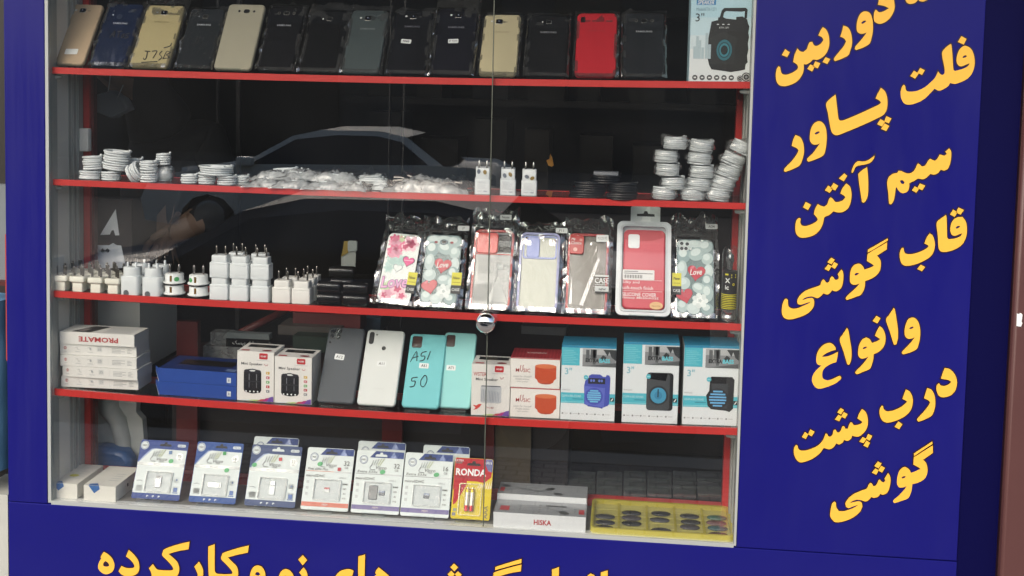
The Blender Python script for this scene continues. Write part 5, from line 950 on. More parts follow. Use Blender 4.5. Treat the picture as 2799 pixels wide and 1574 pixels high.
# ---- mini speaker boxes
def minibox(lab, uL, uR, vt, y, kind, D=.066):
    fr, w, h = fbox(3, uL, uR, y, vt, D); root = thing('speaker_box', lab, 'box', fr.o, 'small white mini speaker boxes'); mb = MB(); e = .0003
    box(mb, fr, 0, 0, -D, w, h, 0, mat('#eceae4', .45), right=mat('#dddad2', .45))
    ft = Fr(fr(0, h, 0), fr.x, (0,1,0), (0,0,1)); rect(mb, ft, w*.12, .034, w*.90, .056, e, BLK2); rect(mb, ft, w*.08, .004, w*.30, .012, e, PRED); poly(mb, ft, ell(w*.76, .012, .010, .006, 16), e, mat('#8e3a3c', .4)); rect(mb, ft, w*.35, .036, w*.6, .05, e*2, mat('#4a463e', .4))
    poly(mb, fr, rr(w*.60, h*.855, w*.83, h*.975, .002, 3), e, mat('#c1272f', .4)); text(mb, fr, 'WS-887', w*.715, h*.915, .0035, WHITE, e*2, w=w*.16, bold=.02); rect(mb, fr, w*.53, h*.825, w*.90, h*.833, e, LG)
    text(mb, fr, 'Mini Speaker', w*.40, h*(.745 if kind == 'drum' else .70), .0068, mat('#4a4d4f', .5), e, w=w*.58, bold=.015); tube(mb, [fr(w*.74, h*.76, e), fr(w*.77, h*.725, e), fr(w*.82, h*.735, e), fr(w*.82, h*.765, e)], .0005, PRED, 4)
    if kind == 'drum':
        D1, D2 = mat('#17171b', .35), mat('#2c2c33', .3); poly(mb, fr, [(w*.18,h*.22),(w*.22,h*.175),(w*.42,h*.15),(w*.62,h*.175),(w*.66,h*.22),(w*.66,h*.58),(w*.62,h*.63),(w*.42,h*.655),(w*.22,h*.63),(w*.18,h*.58)], e, D1); poly(mb, fr, ell(w*.42, h*.605, w*.235, h*.04, 20), e*2, D2); poly(mb, fr, ell(w*.42, h*.615, w*.08, h*.016, 14), e*3, WHITE)
        for x in (.32, .52): rect(mb, fr, w*x, h*.42, w*(x+.02), h*.55, e*2, mat('#8b8c93', .3)); rect(mb, fr, w*x, h*.27, w*(x+.02), h*.38, e*2, mat('#6b6c73', .3))
        rect(mb, fr, w*.19, h*.395, w*.65, h*.403, e*2, mat('#4a4b52', .3))
        for q in range(4): poly(mb, fr, ell(w*(.25+.105*q), h*.195, .0017, n=8), e*3, WHITE)
        for q, c in enumerate(('#d9b23c', '#cf6c7c', '#7fb87a', '#c24b50', '#8d8f95')): poly(mb, fr, rr(w*.79, h*(.555-q*.092), w*.885, h*(.61-q*.092), .0008, 2), e, mat(c, .5)); rect(mb, fr, w*.82, h*(.57-q*.092), w*.84, h*(.595-q*.092), e*2, WHITE)
    else:
        text(mb, fr, 'WSTER', w*.22, h*.805, .0075, PRED, e, w=w*.34, bold=.01); slab(mb, fr, rr(w*.24, h*.25, w*.78, h*.59, .004, 4), 0, .0006, mat('#c3c7cb', .4)); rect(mb, fr, w*.26, h*.57, w*.76, h*.585, e*3, mat('#4c4f55', .4))
        for q in range(12): poly(mb, fr, [(w*(.265+.04*q), h*.28), (w*(.275+.04*q), h*.28), (w*(.285+.04*q), h*(.52-.005*q)), (w*(.275+.04*q), h*(.52-.005*q))], e*3, mat('#8c929b', .4))
        poly(mb, fr, [(w*.04,h*.20),(w*.14,h*.19),(w*.20,h*.22),(w*.28,h*.22),(w*.22,h*.16),(w*.16,h*.12),(w*.06,h*.10),(w*.12,h*.145)], e, mat('#d8473f', .4)); text(mb, fr, 'WS-887', w*.50, h*.155, .0035, PRED, e, w=w*.2)
    for x0, x1, c, hh in ((.0,.35,'#dfe7ea',.03),(.22,.55,'#cfd9a3',.035),(.35,.6,'#a8c85c',.03),(.52,.78,'#c14b4f',.06),(.66,.9,'#b0307e',.09),(.78,.99,'#6f4fa0',.12)):
        poly(mb, fr, [(w*x0+.0004, .0006), (w*x1, .0006), (w*x1, h*hh), (w*(x0+(x1-x0)*.5), h*hh*.8), (w*(x0+(x1-x0)*.25), h*hh*.3)], e*(1+x0), mat(c, .45))
    mb.build('carton', root)
minibox('white mini speaker box picturing a black drum speaker, left of two, beside the blue boxes', 648, 748, 961, .034, 'drum'); minibox('white mini speaker box picturing a black drum speaker, right of two, beside the grey cover', 750, 851, 976, .034, 'drum'); minibox('white mini speaker box picturing a silver speaker and a red bird, behind the glass seam', 1287, 1392, 996, .03, 'grille')
# ---- loose back covers
CV = 'loose phone back covers leaning on the lowest shelf'
def cover(lab, uL, uR, tl, col, st, deco, yb=.040, dy=.085, rough=.5, coat=0, strokes=None, seed=None):
    r, fr, w, h, t = phone(lab, uL, uR, tl, col, None, 0, 0, yb=yb, dy=dy, i=3, sticker=st, strokes=strokes, rough=rough, coat=coat, r=.0075, group=CV, nm='back_cover', seed=seed, k=.88); mb = MB(); deco(mb, fr, w, h, t); mb.build('camera_cutout', r)
def d12(mb, fr, w, h, t):
    slab(mb, fr, rr(w*.04, h*.83, w*.39, h*.985, .004, 4), t, t+.0006, mat('#3b3f44', .3)); 
    for x, y, q in ((.14,.94,.0052),(.30,.945,.0052),(.14,.875,.004),(.30,.865,.0045)): poly(mb, fr, ell(w*x, h*y, q, n=18), t+.0009, BLACK); poly(mb, fr, ell(w*x, h*y, q*.5, n=12), t+.0011, mat('#2b2f38', .1))
    poly(mb, fr, ell(w*.10, h*.79, .0022, n=12), t+.0004, BLACK); rect(mb, fr, w*.06, h*.02, w*.40, h*.028, t+.0003, mat('#3c4044', .4))
def d11(mb, fr, w, h, t):
    slab(mb, fr, rr(w*.075, h*.80, w*.205, h*.965, .0044, 5), t-.0003, t+.0007, BLK2, .0003); poly(mb, fr, ell(w*.27, h*.93, .002, n=12), t+.0003, mat('#7a7d78', .4)); poly(mb, fr, ell(w*.50, h*.752, .0044, n=20), t+.0003, mat('#4a4c49', .25)); poly(mb, fr, ell(w*.50, h*.752, .0035, n=20), t+.0005, mat('#2f312f', .2)); text(mb, fr, 'SAMSUNG', w*.5, h*.215, .0035, mat('#d4d6d2', .4), t+.0003, w=w*.3)
def d51(mb, fr, w, h, t): slab(mb, fr, rr(w*.07, h*.80, w*.345, h*.962, .0036, 4), t-.0003, t+.0004, mat('#31221f', .2)); slab(mb, fr, rr(w*.09, h*.812, w*.325, h*.95, .003, 4), t, t+.0006, mat('#46302c', .15))
H51 = [[(.09,.60),(.22,.75),(.26,.62)],[(.13,.655),(.29,.685)],[(.50,.755),(.38,.735),(.36,.69),(.46,.69),(.45,.64),(.34,.62)],[(.60,.76),(.54,.645)], [(.34,.40),(.20,.385),(.20,.345),(.29,.345),(.27,.28),(.16,.265)],[(.52,.43),(.44,.36),(.46,.29),(.54,.28),(.60,.36),(.57,.42),(.52,.43)]]
cover('charcoal grey back cover with white sticker A12, square camera cutout', 867, 968, (900, 896), '#565b60', (.42, .60, .0195, .0115, 'A12', -.08), d12)
cover('white back cover marked A11 with a black camera slot', 976, 1081, (1007, 903), '#dfe3df', (.50, .545, .019, .0105, 'A11', 0), d11)
cover('teal back cover with A51 and 50 written in black pen', 1098, 1200, (1121, 914), '#7cccd0', (.47, .56, .019, .0105, 'A51', 0), d51, strokes=H51)
cover('paler teal back cover with sticker A71, behind the pen marked one', 1196, 1286, (1206, 910), '#9bdcda', (.30, .52, .0185, .0105, 'A71', 0), d51, yb=.052, dy=.08)
for k, (a, b, y) in enumerate(((877,945,.04),(985,1055,.04),(1110,1177,.04),(1209,1275,.052))): stand(a, b, 3, y, 'clear acrylic stand under the %s back cover of the lowest shelf from the left' % ORD[k])
# ---- orange speaker boxes
OR = mat('#c8502c', .5); OR2 = mat('#e07a4c', .5)
for k in range(2):
    fr, w, h = fbox(3, 1394, 1529, .032, 0, .07, dz=k*.0585, hgt=.058); root = thing('speaker_box', 'white box picturing an orange drum speaker, %s' % ('lower of the two, under the red topped one', 'upper one with a dark red top')[k], 'box', fr.o, 'white boxes with an orange drum speaker'); mb = MB(); e = .0003
    box(mb, fr, 0, 0, -.075, w, h, 0, mat('#f0ede6', .45), top=mat('#96242c', .5)); rect(mb, fr, 0, h-.002, w, h-.0002, e, mat('#b53a3f', .5))
    poly(mb, fr, [(w*.50,h*.74),(w*.50,h*.33),(w*.545,h*.27),(w*.56,h*.20),(w*.62,h*.14),(w*.715,h*.125),(w*.81,h*.14),(w*.87,h*.20),(w*.885,h*.27),(w*.93,h*.33),(w*.93,h*.74)], e, OR); poly(mb, fr, ell(w*.715, h*.74, w*.215, h*.075, 22), e*2, OR2); poly(mb, fr, ell(w*.715, h*.165, w*.1, h*.012, 14), e*2, mat('#a03c20', .5))
    text(mb, fr, 'M', w*.145, h*.575, .0072, PRED, e, bold=.01); tube(mb, [fr(w*.215, h*.74, e), fr(w*.205, h*.72, e), fr(w*.20, h*.58, e), fr(w*.225, h*.53, e), fr(w*.25, h*.58, e), fr(w*.255, h*.72, e), fr(w*.27, h*.75, e)], .0006, PRED, 5); text(mb, fr, 'SIC', w*.335, h*.575, .0072, PRED, e, bold=.01)
    for q, (s_, ww) in enumerate((('Listen For Yourself', .36), ('Portable wireless', .28), ('music speaker', .22))): text(mb, fr, s_, w*.25, h*(.37-q*.09), .0036, G5, e, w=w*ww, shear=.3)
    if k == 1:
        ft = Fr(fr(0, h, 0), fr.x, (0,1,0), (0,0,1)); text(mb, ft, 'ANNIXA', w*.5, .040, .010, mat('#e8d9d4', .4), e, w=w*.42, bold=.01, flip=True)
        for q in range(14): poly(mb, ft, [(w*.07*q+.0005, .001), (w*.07*q+.004, .001), (w*.07*q+.0015, .073), (w*.07*q-.0005 if q else .0005, .073)], e*.6, mat('#a8363c', .5))
    mb.build('carton', root)
# ---- large teal speaker boxes
TE = mat('#56bfd0', .42); TE2 = mat('#2f8fb4', .42); WB_ = mat('#e9eff0', .42)
def bassbox(lab, uL, uR, vt, kind, y, D=.075, dent=False):
    fr, w, h = fbox(3, uL, uR, y, vt, D); root = thing('speaker_box', lab, 'box', fr.o, 'teal and white speaker boxes on the lowest shelf'); mb = MB(); e = .0003
    box(mb, fr, 0, 0, -D, w, h, 0, WB_, top=TE2, right=mat('#2b2f33', .4)); X = lambda x: w*(x-905)/480; Y = lambda q: h*(940-q)/690
    rect(mb, fr, 0, h-.0045, w, h, e*.8, TE2); rect(mb, fr, .0002, Y(435), X(1065), h-.0046, e, TE); 
    for q in range(8): rect(mb, fr, X(920), Y(300+q*16), X(1010+20*(q % 3)), Y(296+q*16), e*2, mat('#8fd8e2', .5))
    rect(mb, fr, X(1090), Y(440), w-.0005, Y(275), e, mat('#8d9092', .4)); rect(mb, fr, X(1090), Y(330), w-.0005, Y(275), e*1.5, mat('#b9bcbc', .4))
    for a, b, c2, d in ((1120,1150,285,400),(1160,1215,282,360),(1180,1205,282,420)): rect(mb, fr, X(a), Y(d), X(b), Y(c2), e*2, mat('#5d6163', .4))
    poly(mb, fr, [(X(1270),Y(280)),(X(1385),Y(280)),(X(1385),Y(380)),(X(1345),Y(350)),(X(1325),Y(300)),(X(1310),Y(340)),(X(1285),Y(300))], e*2, mat('#33383a', .4)); poly(mb, fr, [(X(1230),Y(380)),(X(1270),Y(330)),(X(1300),Y(350)),(X(1290),Y(385))], e*2, mat('#2d3133', .4)); poly(mb, fr, [(X(1090),Y(440)),(X(1385),Y(400)),(X(1385),Y(440))], e*2.2, mat('#5a5e60', .4))
    text(mb, fr, 'EXTRA', X(1175), Y(382), .0078, INK, e*3, w=X(1235)-X(1118), bold=.04); text(mb, fr, 'BASS', X(1285), Y(382), .0082, mat('#6fd3e2', .4), e*3, w=X(1335)-X(1240), bold=.04)
    text(mb, fr, '3"', X(968), Y(490), .0135, mat('#8cc3d0', .4), e, bold=.02); text(mb, fr, 'WIRELESS', X(950), Y(662), .0028, G5, e, w=w*.15)
    rect(mb, fr, .0002, Y(785), w-.0002, Y(688), e, TE); rect(mb, fr, .0002, Y(777), w-.0002, Y(770), e*1.6, mat('#8fd8e2', .4)); text(mb, fr, 'CLEAR & BIG SOUND', X(1000), Y(718), .0042, mat('#d5eef2', .4), e*2, w=w*.36); rect(mb, fr, X(1010), Y(748), X(1105), Y(742), e*2, mat('#2f7f92', .4))
    slab(mb, fr, rr(X(1342), Y(757), X(1376), Y(722), .0008, 2), 0, e*2, INK); poly(mb, fr, [(X(1347),Y(752)),(X(1362),Y(726)),(X(1372),Y(728)),(X(1357),Y(752))], e*3, WHITE)
    for q in range(6):
        x = X(925+72*q); poly(mb, fr, ell(x, Y(882), .0018, n=10), e, G5); rect(mb, fr, x+.004, Y(884), x+.004+.006*(1+.4*(q % 2)), Y(879), e, LG); 
    mb.build('carton', root); mb = MB(); e2 = .0006
    if kind == 'blue':
        c1, c2 = mat('#4a55b4', .4), mat('#6470cc', .4); poly(mb, fr, [(X(a), Y(b)) for a, b in ((1110,620),(1120,570),(1150,545),(1150,525),(1175,510),(1250,510),(1275,530),(1300,530),(1305,512),(1330,515),(1340,540),(1335,780),(1320,800),(1280,815),(1275,828),(1255,820),(1150,810),(1140,800),(1115,790))], e2, c1); poly(mb, fr, [(X(a), Y(b)) for a, b in ((1112,620),(1295,635),(1290,815),(1120,792))], e2*1.3, c2); rect(mb, fr, X(1145), Y(598), X(1295), Y(545), e2*1.6, INK)
        for x in (1172, 1195, 1243, 1265): poly(mb, fr, ell(X(x), Y(568), .0022, .0027, 10), e2*2, mat('#6f82d8', .4))
        gx, gy, gr, gc, rim = 1200, 712, 62, '#79c3e8', c1
    elif kind == 'round':
        c1, c2 = mat('#2c2e31', .45), mat('#191b1d', .4); poly(mb, fr, rr(X(1112), Y(830), X(1340), Y(505), .006, 4), e2, c2); poly(mb, fr, rr(X(1112), Y(828), X(1310), Y(512), .006, 4), e2*1.2, mat('#46494c', .45)); poly(mb, fr, [(X(1138),Y(560)),(X(1150),Y(512)),(X(1290),Y(512)),(X(1275),Y(575))], e2*1.6, BLACK)
        gx, gy, gr, gc, rim = 1215, 700, 68, '#4a9cc0', mat('#2a2d30', .4)
    else:
        c1, c2 = mat('#1c1e20', .45), mat('#33363a', .45); poly(mb, fr, [(X(a), Y(b)) for a, b in ((1135,530),(1150,515),(1325,515),(1345,540),(1340,790),(1310,820),(1280,810),(1150,800),(1120,770),(1105,680),(1130,640))], e2, c1); poly(mb, fr, [(X(a), Y(b)) for a, b in ((1150,570),(1290,570),(1290,790),(1150,790))], e2*1.3, c2); rect(mb, fr, X(1140), Y(575), X(1275), Y(518), e2*1.6, BLACK)
        gx, gy, gr, gc, rim = 1205, 705, 74, '#6fb6e6', c1
    poly(mb, fr, ell(X(gx), Y(gy), w*(gr+16)/480, h*(gr+16)/690, 26), e2*2.2, rim)
    if kind == 'round':
        poly(mb, fr, ell(X(gx), Y(gy), w*gr/480, h*gr/690, 26), e2*2.6, mat(gc, .4)); poly(mb, fr, ell(X(gx), Y(gy), w*gr*.5/480, h*gr*.5/690, 20), e2*2.8, mat('#3c87ac', .4)); rect(mb, fr, X(gx-8), Y(gy+15), X(gx+2), Y(gy-55), e2*3, INK)
    else:
        for q in range(6):
            yy = gy-gr+12+q*(2*gr-24)/5; hw = math.sqrt(max(0, gr**2-(yy-gy)**2)); rect(mb, fr, X(gx-hw), Y(yy+7), X(gx+hw), Y(yy-7), e2*2.6, mat(gc, .4))
    poly(mb, fr, ell(X(1125), Y(540), .0045, n=16), e2*2.2, TE); rect(mb, fr, X(1112), Y(544), X(1138), Y(536), e2*2.5, mat('#a8e0e8', .4))
    mb.build('printed_speaker', root)
    if dent: mb = MB(); mb.add([fr(w-.012, .0007, .0002), fr(w-.0002, .0006, .0006), fr(w-.0003, .024, .0045), fr(w-.0012, .012, .0028)], [[0,1,2,3]], WB_); mb.build('lifted_corner', root)
bassbox('teal and white speaker box picturing a blue speaker', 1531, 1679, 945, 'blue', .030); bassbox('teal and white speaker box picturing a black speaker with a round blue disc', 1699, 1851, 936, 'round', .030, dent=True); bassbox('teal and white speaker box picturing a black speaker with blue slats, rightmost', 1864, 2016, 945, 'slat', .030)
# ================================================================ cabinet floor
for k, (a, b, y, D) in enumerate(((142, 211, .022, .11), (229, 316, .018, .11))):
    fr, w, h = fbox(4, a, b, y, 0, D, hgt=(.0305, .0315)[k]); root = thing('gadget_box', ('small white box with a blue corner sticker and a yellow mark, beside the window frame', 'small white box with a blue corner sticker, left of the blister cards')[k], 'box', fr.o, 'plain white boxes on the cabinet floor'); mb = MB()
    box(mb, fr, 0, 0, -D, w, h, 0, mat('#e9e7dc', .5)); ft = Fr(fr(0, h, 0), fr.x, (0,1,0), (0,0,1))
    if k == 0: poly(mb, ft, ell(w*.45, .045, .010, .007, 14), .0003, mat('#d9d23c', .5))
    else: f2 = Fr(fr(w, 0, 0), (0,1,0), (0,0,1), (1,0,0)); rect(mb, f2, .050, h*.42, .056, h*.62, .0004, INK)
    for q in range(4): rect(mb, ft, w*.55, .03+q*.012, w*.85, .032+q*.012, .0003, LG)
    mb.build('carton', root); mb = MB(); cx = w*(.22 if k == 0 else .30)
    mb.add([fr(cx-.010, h, .0004), fr(cx+.002, h*.50, .0005), fr(cx+.014, h*.80, .0004), fr(cx+.012, h, .0004)], [[0,1,2,3]], mat('#1f63a8', .4)); mb.add([ft(cx-.010, 0, .0004), ft(cx+.012, 0, .0004), ft(cx+.004, .012, .0004), ft(cx-.011, .008, .0004)], [[0,1,2,3]], mat('#1f63a8', .4)); mb.build('sticker', root)
CB1 = mat('#1f3f88', .6, var=.15, vscale=60); CB2 = mat('#45679f', .3); CW = mat('#e6efec', .6, k=.84, spec=.3); VG = mat('#a9b23b', .4); VD = mat('#50534f', .4); GST = mat('#57b271', .5)
def vlogo(mb, fr, x, y, s, z):
    for q in range(5): tube(mb, [fr(x-s*.42+q*s*.11, y-s*.05, z), fr(x-s*.36+q*s*.15, y+s*(.22+.03*q), z)], s*.015, VG if q > 2 else VD, 4)
    tube(mb, [fr(x-s*.42, y-s*.02, z), fr(x-s*.52, y-s*.18, z), fr(x-s*.46, y-s*.28, z), fr(x-s*.22, y-s*.28, z)], s*.018, mat('#85898a', .4), 5)
    text(mb, fr, 'Vicco', x+s*.10, y-s*.16, s*.17, VD, z, w=s*.62, shear=.25, bold=.01); text(mb, fr, 'man', x+s*.12, y-s*.29, s*.07, VD, z)
def blister(mb, fr, x0, y0, x1, y1, z):
    frame_slab(mb, fr, rr(x0, y0, x1, y1, .003, 4), rr(x0+.0011, y0+.0011, x1-.0011, y1-.0011, .0024, 4), z-.0002, z+.0035, mat('#c8cfd0', .2, coat=.5)); frame_slab(mb, fr, rr(x0+.002, y0+.002, x1-.002, y1-.002, .0024, 4), rr(x0+.0024, y0+.0024, x1-.0024, y1-.0024, .0022, 4), z, z+.0042, mat('#d5dbdb', .2))
    slab(mb, fr, rr(x0, y0, x1, y1, .003, 4), z+.0044, z+.0048, clear('blister_plastic', .025, (.97,.98,.98), .12, .6, 90, gain=1.6), back=False)
def hook(mb, fr, x, y, s, z, m): poly(mb, fr, [(x-s, y-s*.22), (x+s, y-s*.22), (x+s, y+.0), (x+s*.8, y+s*.15), (x+s*.3, y+s*.15), (x+s*.18, y+s*.45), (x-s*.18, y+s*.45), (x-s*.3, y+s*.15), (x-s*.8, y+s*.15), (x-s, y)], z, m)
def usbcard(lab, uL, uR, tl, cap, mod, mark, inner, yb=.036, blue=CB1):
    fr, w, h = leaner(4, uL, uR, yb, tl, .05); root = thing('blister_card', lab, 'blister card', fr.o, 'blue and white flash drive cards'); t = .0012; e = t+.0003
    mb = MB(); slab(mb, fr, rr(0, 0, w, h, .004, 4), 0, t, blue, .0003); poly(mb, fr, [(.001, h*.10), (w-.001, h*.10), (w-.001, h*.845), (w*.36, h*.855), (w*.27, h*.835), (w*.14, h*.72), (w*.06, h*.64), (.001, h*.60)], e, CW); poly(mb, fr, [(w*.06,h*.64),(w*.14,h*.72),(w*.27,h*.835),(w*.36,h*.855),(w*.36,h*.866),(w*.25,h*.848),(w*.12,h*.735),(w*.02,h*.62)], e*1.2, mat('#8ea3c9', .3))
    hook(mb, fr, w*.53, h*.925, .0125, e, mat('#15181d', .6) if inner != 'wide' else CW); poly(mb, fr, ell(w*.10, h*.905, .0085, n=18), e*1.3, CW); poly(mb, fr, ell(w*.10, h*.905, .0074, n=18), e*1.5, blue); poly(mb, fr, ell(w*.10, h*.905, .0066, n=18), e*1.7, CW); text(mb, fr, 'HIGH', w*.10, h*.905, .0045, VD, e*1.9, w=.009, bold=.02)
    poly(mb, fr, rr(w*.78, h*.90, w*.95, h*.945, .002, 3), e, CW); text(mb, fr, 'USB 2.0', w*.865, h*.922, .003, blue, e*1.2, w=w*.14)
    vlogo(mb, fr, w*.46, h*.735, w*.38, e*1.5); poly(mb, fr, ell(w*.86, h*.735, .0072, n=20), e*1.3, mat('#b3b8b8', .3, .3)); text(mb, fr, cap, w*.86, h*.745, .0062, VD, e*1.6, bold=.01); text(mb, fr, 'GB', w*.86, h*.695, .003, VD, e*1.6)
    for q in range(8): rect(mb, fr, w*(.0+.125*q)+(.001 if q == 0 else 0), h*.565, w*(.125*(q+1))-(.001 if q == 7 else 0), h*.615, e*1.4, mat(('#a3a8a8','#b4b9b9','#c6cbcb','#d8dddc','#d8dddc','#c2c7c7','#b0b5b5','#9fa4a4')[q], .35, .2))
    text(mb, fr, mod, w*.46, h*.59, .0045, mat('#7c8183', .4), e*1.8)
    rect(mb, fr, w*.07, h*.13, w*.20, h*.225, e, mat('#cdd2d1', .4)); tube(mb, [fr(w*.06,h*.30,e), fr(w*.14,h*.31,e), fr(w*.18,h*.29,e)], .0006, G5, 4); poly(mb, fr, rr(w*.83, h*.30, w*.93, h*.38, .001, 2), e, mat('#dfe5e6', .4)); poly(mb, fr, ell(w*.88, h*.345, .0022, n=10), e*1.3, mat('#6f87a5', .4)); poly(mb, fr, rr(w*.83, h*.12, w*.94, h*.235, .001, 2), e, mat('#dfe5e6', .4)); rect(mb, fr, w*.845, h*.145, w*.925, h*.215, e*1.3, mat('#3564a8', .4)); rect(mb, fr, w*.83, h*.12, w*.94, h*.135, e*1.3, mat('#3564a8', .4))
    for q in range(3): rect(mb, fr, w*(.31+.12*q), h*.035, w*(.325+.12*q), h*.065, e, CW); rect(mb, fr, w*(.325+.12*q), h*.05, w*(.35+.12*q), h*.066, e, CW)
    poly(mb, fr, ell(*mark[0], .0062, .005, 16) if False else ell(w*mark[0][0], h*mark[0][1], .0052, .0042, 16, .4), e*2, GST)
    if mark[1]: x, y, c = mark[1]; poly(mb, fr, ell(w*x, h*y, .0048, n=4, rot=.85), e*2.2, mat(c, .5))
    mb.build('card', root)
    mb = MB(); x0, x1, y0, y1 = w*.24, w*.79, h*.115, h*.475; rect(mb, fr, x0+.001, y0+.001, x1-.001, y1-.001, e*1.3, mat('#c3cbcb', .5, var=.22, vscale=220)); blister(mb, fr, x0, y0, x1, y1, t); mb.build('blister', root); cx, cy = (x0+x1)/2, (y0+y1)/2; mb = MB()
    if inner == 'short': rbox(mb, fr, cx-.0065, cy-.011, t+.0004, cx+.0065, cy+.012, t+.0038, mat('#b7bcbf', .25, .6), .002); rect(mb, fr, cx-.006, cy-.009, cx+.006, cy+.001, t+.0040, mat('#e6ebec', .3)); rect(mb, fr, cx-.005, cy+.006, cx+.005, cy+.011, t+.0040, mat('#7b7f83', .3))
    elif inner == 'flat': rbox(mb, fr, cx-.015, cy-.0055, t+.0004, cx+.014, cy+.0055, t+.0030, mat('#dfe4e4', .25, .2), .002); [tube(mb, [fr(cx+.009+q*.0014, cy-.004, t+.0032), fr(cx+.007+q*.0018, cy+.004, t+.0032)], .0004, mat('#777b7c', .4), 4) for q in range(3)]
    else: rbox(mb, fr, cx-.0062, cy-.013, t+.0004, cx+.0062, cy+.006, t+.0034, mat('#e3e9ea', .3), .002); rbox(mb, fr, cx-.005, cy+.006, t+.0004, cx+.005, cy+.014, t+.003, mat('#b0b5b8', .2, .7), .001)
    mb.build('flash_drive', root)
usbcard('blue flash drive card with a short silver drive, leftmost of three', 358, 490, (391, 1201), '32', 'VC271 S', ((.70,.655), (.66,.80,'#5b7fae')), 'short')
usbcard('blue flash drive card with a green square mark, middle of three', 515, 643, (546, 1206), '16', 'VC265 S', ((.72,.545), (.62,.82,'#2f9a4c')), 'flat', blue=mat('#1f4d94', .6, var=.15, vscale=60))
usbcard('grey blue flash drive card with a red square mark, right of the three', 667, 806, (692, 1214), '32', 'VC270 S', ((.10,.66), (.60,.775,'#c53a3f')), 'wide', blue=mat('#3a4d78', .6, var=.15, vscale=60))
def sdcard(lab, uL, uR, tl, cap, title, band, mark, inner, yb=.034, i=4, dz=.003, dy=.052, L=None, line='#7d8284'):
    fr, w, h = leaner(i, uL, uR, yb, tl, dy, dz, L); root = thing('blister_card', lab, 'blister card', fr.o, 'white memory card packs'); t = .0012; e = t+.0003; mb = MB()
    slab(mb, fr, rr(0, 0, w, h, .004, 4), 0, t, CW, .0003); poly(mb, fr, [(w*.28, h*.885), (w-.001, h*.885), (w-.001, h*.992), (w*.40, h*.992)], e, mat('#243f80', .6, var=.2, vscale=80)); poly(mb, fr, [(w*.70, h*.885), (w*.78, h*.992), (w*.86, h*.885)], e*1.2, mat('#4767a6', .3)); rect(mb, fr, w*.04, h*.955, w*.26, h*.985, e, mat('#3f5f9d', .4)) if False else None
    hook(mb, fr, w*.52, h*.925, .012, e*1.4, mat('#1a1e26', .6) if inner != 'adapter' else CW)
    for q, c in ((.0085, '#4b5f7e'), (.0072, '#eaf2f0'), (.0062, '#5b708f'), (.0052, '#eaf2f0')): poly(mb, fr, ell(w*.16, h*.845, q, n=18), e*1.2+(.0085-q)*.05, mat(c, .4))
    text(mb, fr, 'HIGH', w*.16, h*.845, .004, VD, e*1.9, w=.0075, bold=.02); vlogo(mb, fr, w*.50, h*.775, w*.38, e*1.3)
    text(mb, fr, cap, w*.865, h*.765, .0092, VD, e*1.3, bold=.015); text(mb, fr, 'GB', w*.865, h*.695, .0042, VD, e*1.3); text(mb, fr, title, w*.27, h*.655, .0046, VD, e*1.3, w=w*.42, shear=.25, bold=.01); rect(mb, fr, .002, h*.615, w*.62, h*.623, e*1.2, mat(line, .4)); rect(mb, fr, w*.62, h*.605, w-.002, h*.630, e*1.2, mat('#c9cfcf', .35))
    text(mb, fr, 'microSDHC', w*.235, h*.545, .0052, VD, e*1.3, w=w*.40, bold=.015); text(mb, fr, 'UHS-I', w*.80, h*.53, .004, G5, e*1.3)
    for q, s_ in enumerate(('80MB', 'HD', 'A1', 'V10')): text(mb, fr, s_, w*.88, h*(.43-q*.075), .0034, VD, e*1.3, bold=.02)
    for q in range(3): rect(mb, fr, w*.06, h*(.42-q*.095), w*.115, h*(.465-q*.095), e*1.3, mat('#c3c9c9', .4))
    rect(mb, fr, .0006, h*.055, w-.0006, h*.125, e, mat(band, .35)); text(mb, fr, 'MEM', w*.5, h*.09, .004, mat('#d8c9c9', .4), e*1.4)
    poly(mb, fr, ell(w*mark[0][0], h*mark[0][1], .0056, .0042, 16, .3), e*2, GST)
    if mark[1]: poly(mb, fr, ell(w*mark[1][0], h*mark[1][1], .0048, n=4, rot=.8), e*2.2, mat(mark[1][2], .5))
    mb.build('card', root); mb = MB(); x0, x1, y0, y1 = w*.22, w*.80, h*.155, h*.50; rect(mb, fr, x0+.001, y0+.001, x1-.001, y1-.001, e*1.3, mat('#c3cbcb', .5, var=.22, vscale=220)); blister(mb, fr, x0, y0, x1, y1, t); mb.build('blister', root); cx, cy = (x0+x1)/2, (y0+y1)/2; mb = MB()
    if inner == 'adapter': rbox(mb, fr, cx-.017, cy-.0135, t+.0004, cx+.001, cy+.0135, t+.003, mat('#5f6467', .4), .002); cx += .0095
    rbox(mb, fr, cx-.006, cy-.005, t+.0004, cx+.006, cy+.005, t+.0024, mat('#3c4654' if inner != 'red' else '#cfd3d4', .3), .001); rect(mb, fr, cx-.0055, cy+.0008, cx+.0055, cy+.0045, t+.0027, mat('#8f9db5' if inner != 'red' else '#b5484c', .4)); mb.build('memory_card', root); return root
sdcard('memory card pack with an orange band and red square mark', 821, 951, (849, 1222), '32', 'Final 600x Plus', '#c1522e', ((.30,.735), (.72,.665,'#b8323c')), 'red', line='#c96a45')
sdcard('memory card pack with a purple band and a grey adapter in its blister', 958, 1090, (983, 1229), '32', 'Extra 533x', '#4f4287', ((.58,.66), None), 'adapter')
sdcard('memory card pack with a purple band marked 16 GB, beside the batteries', 1093, 1226, (1116, 1236), '16', 'Extra 533x', '#4f4287', ((.68,.665), None), 'plain', yb=.033)
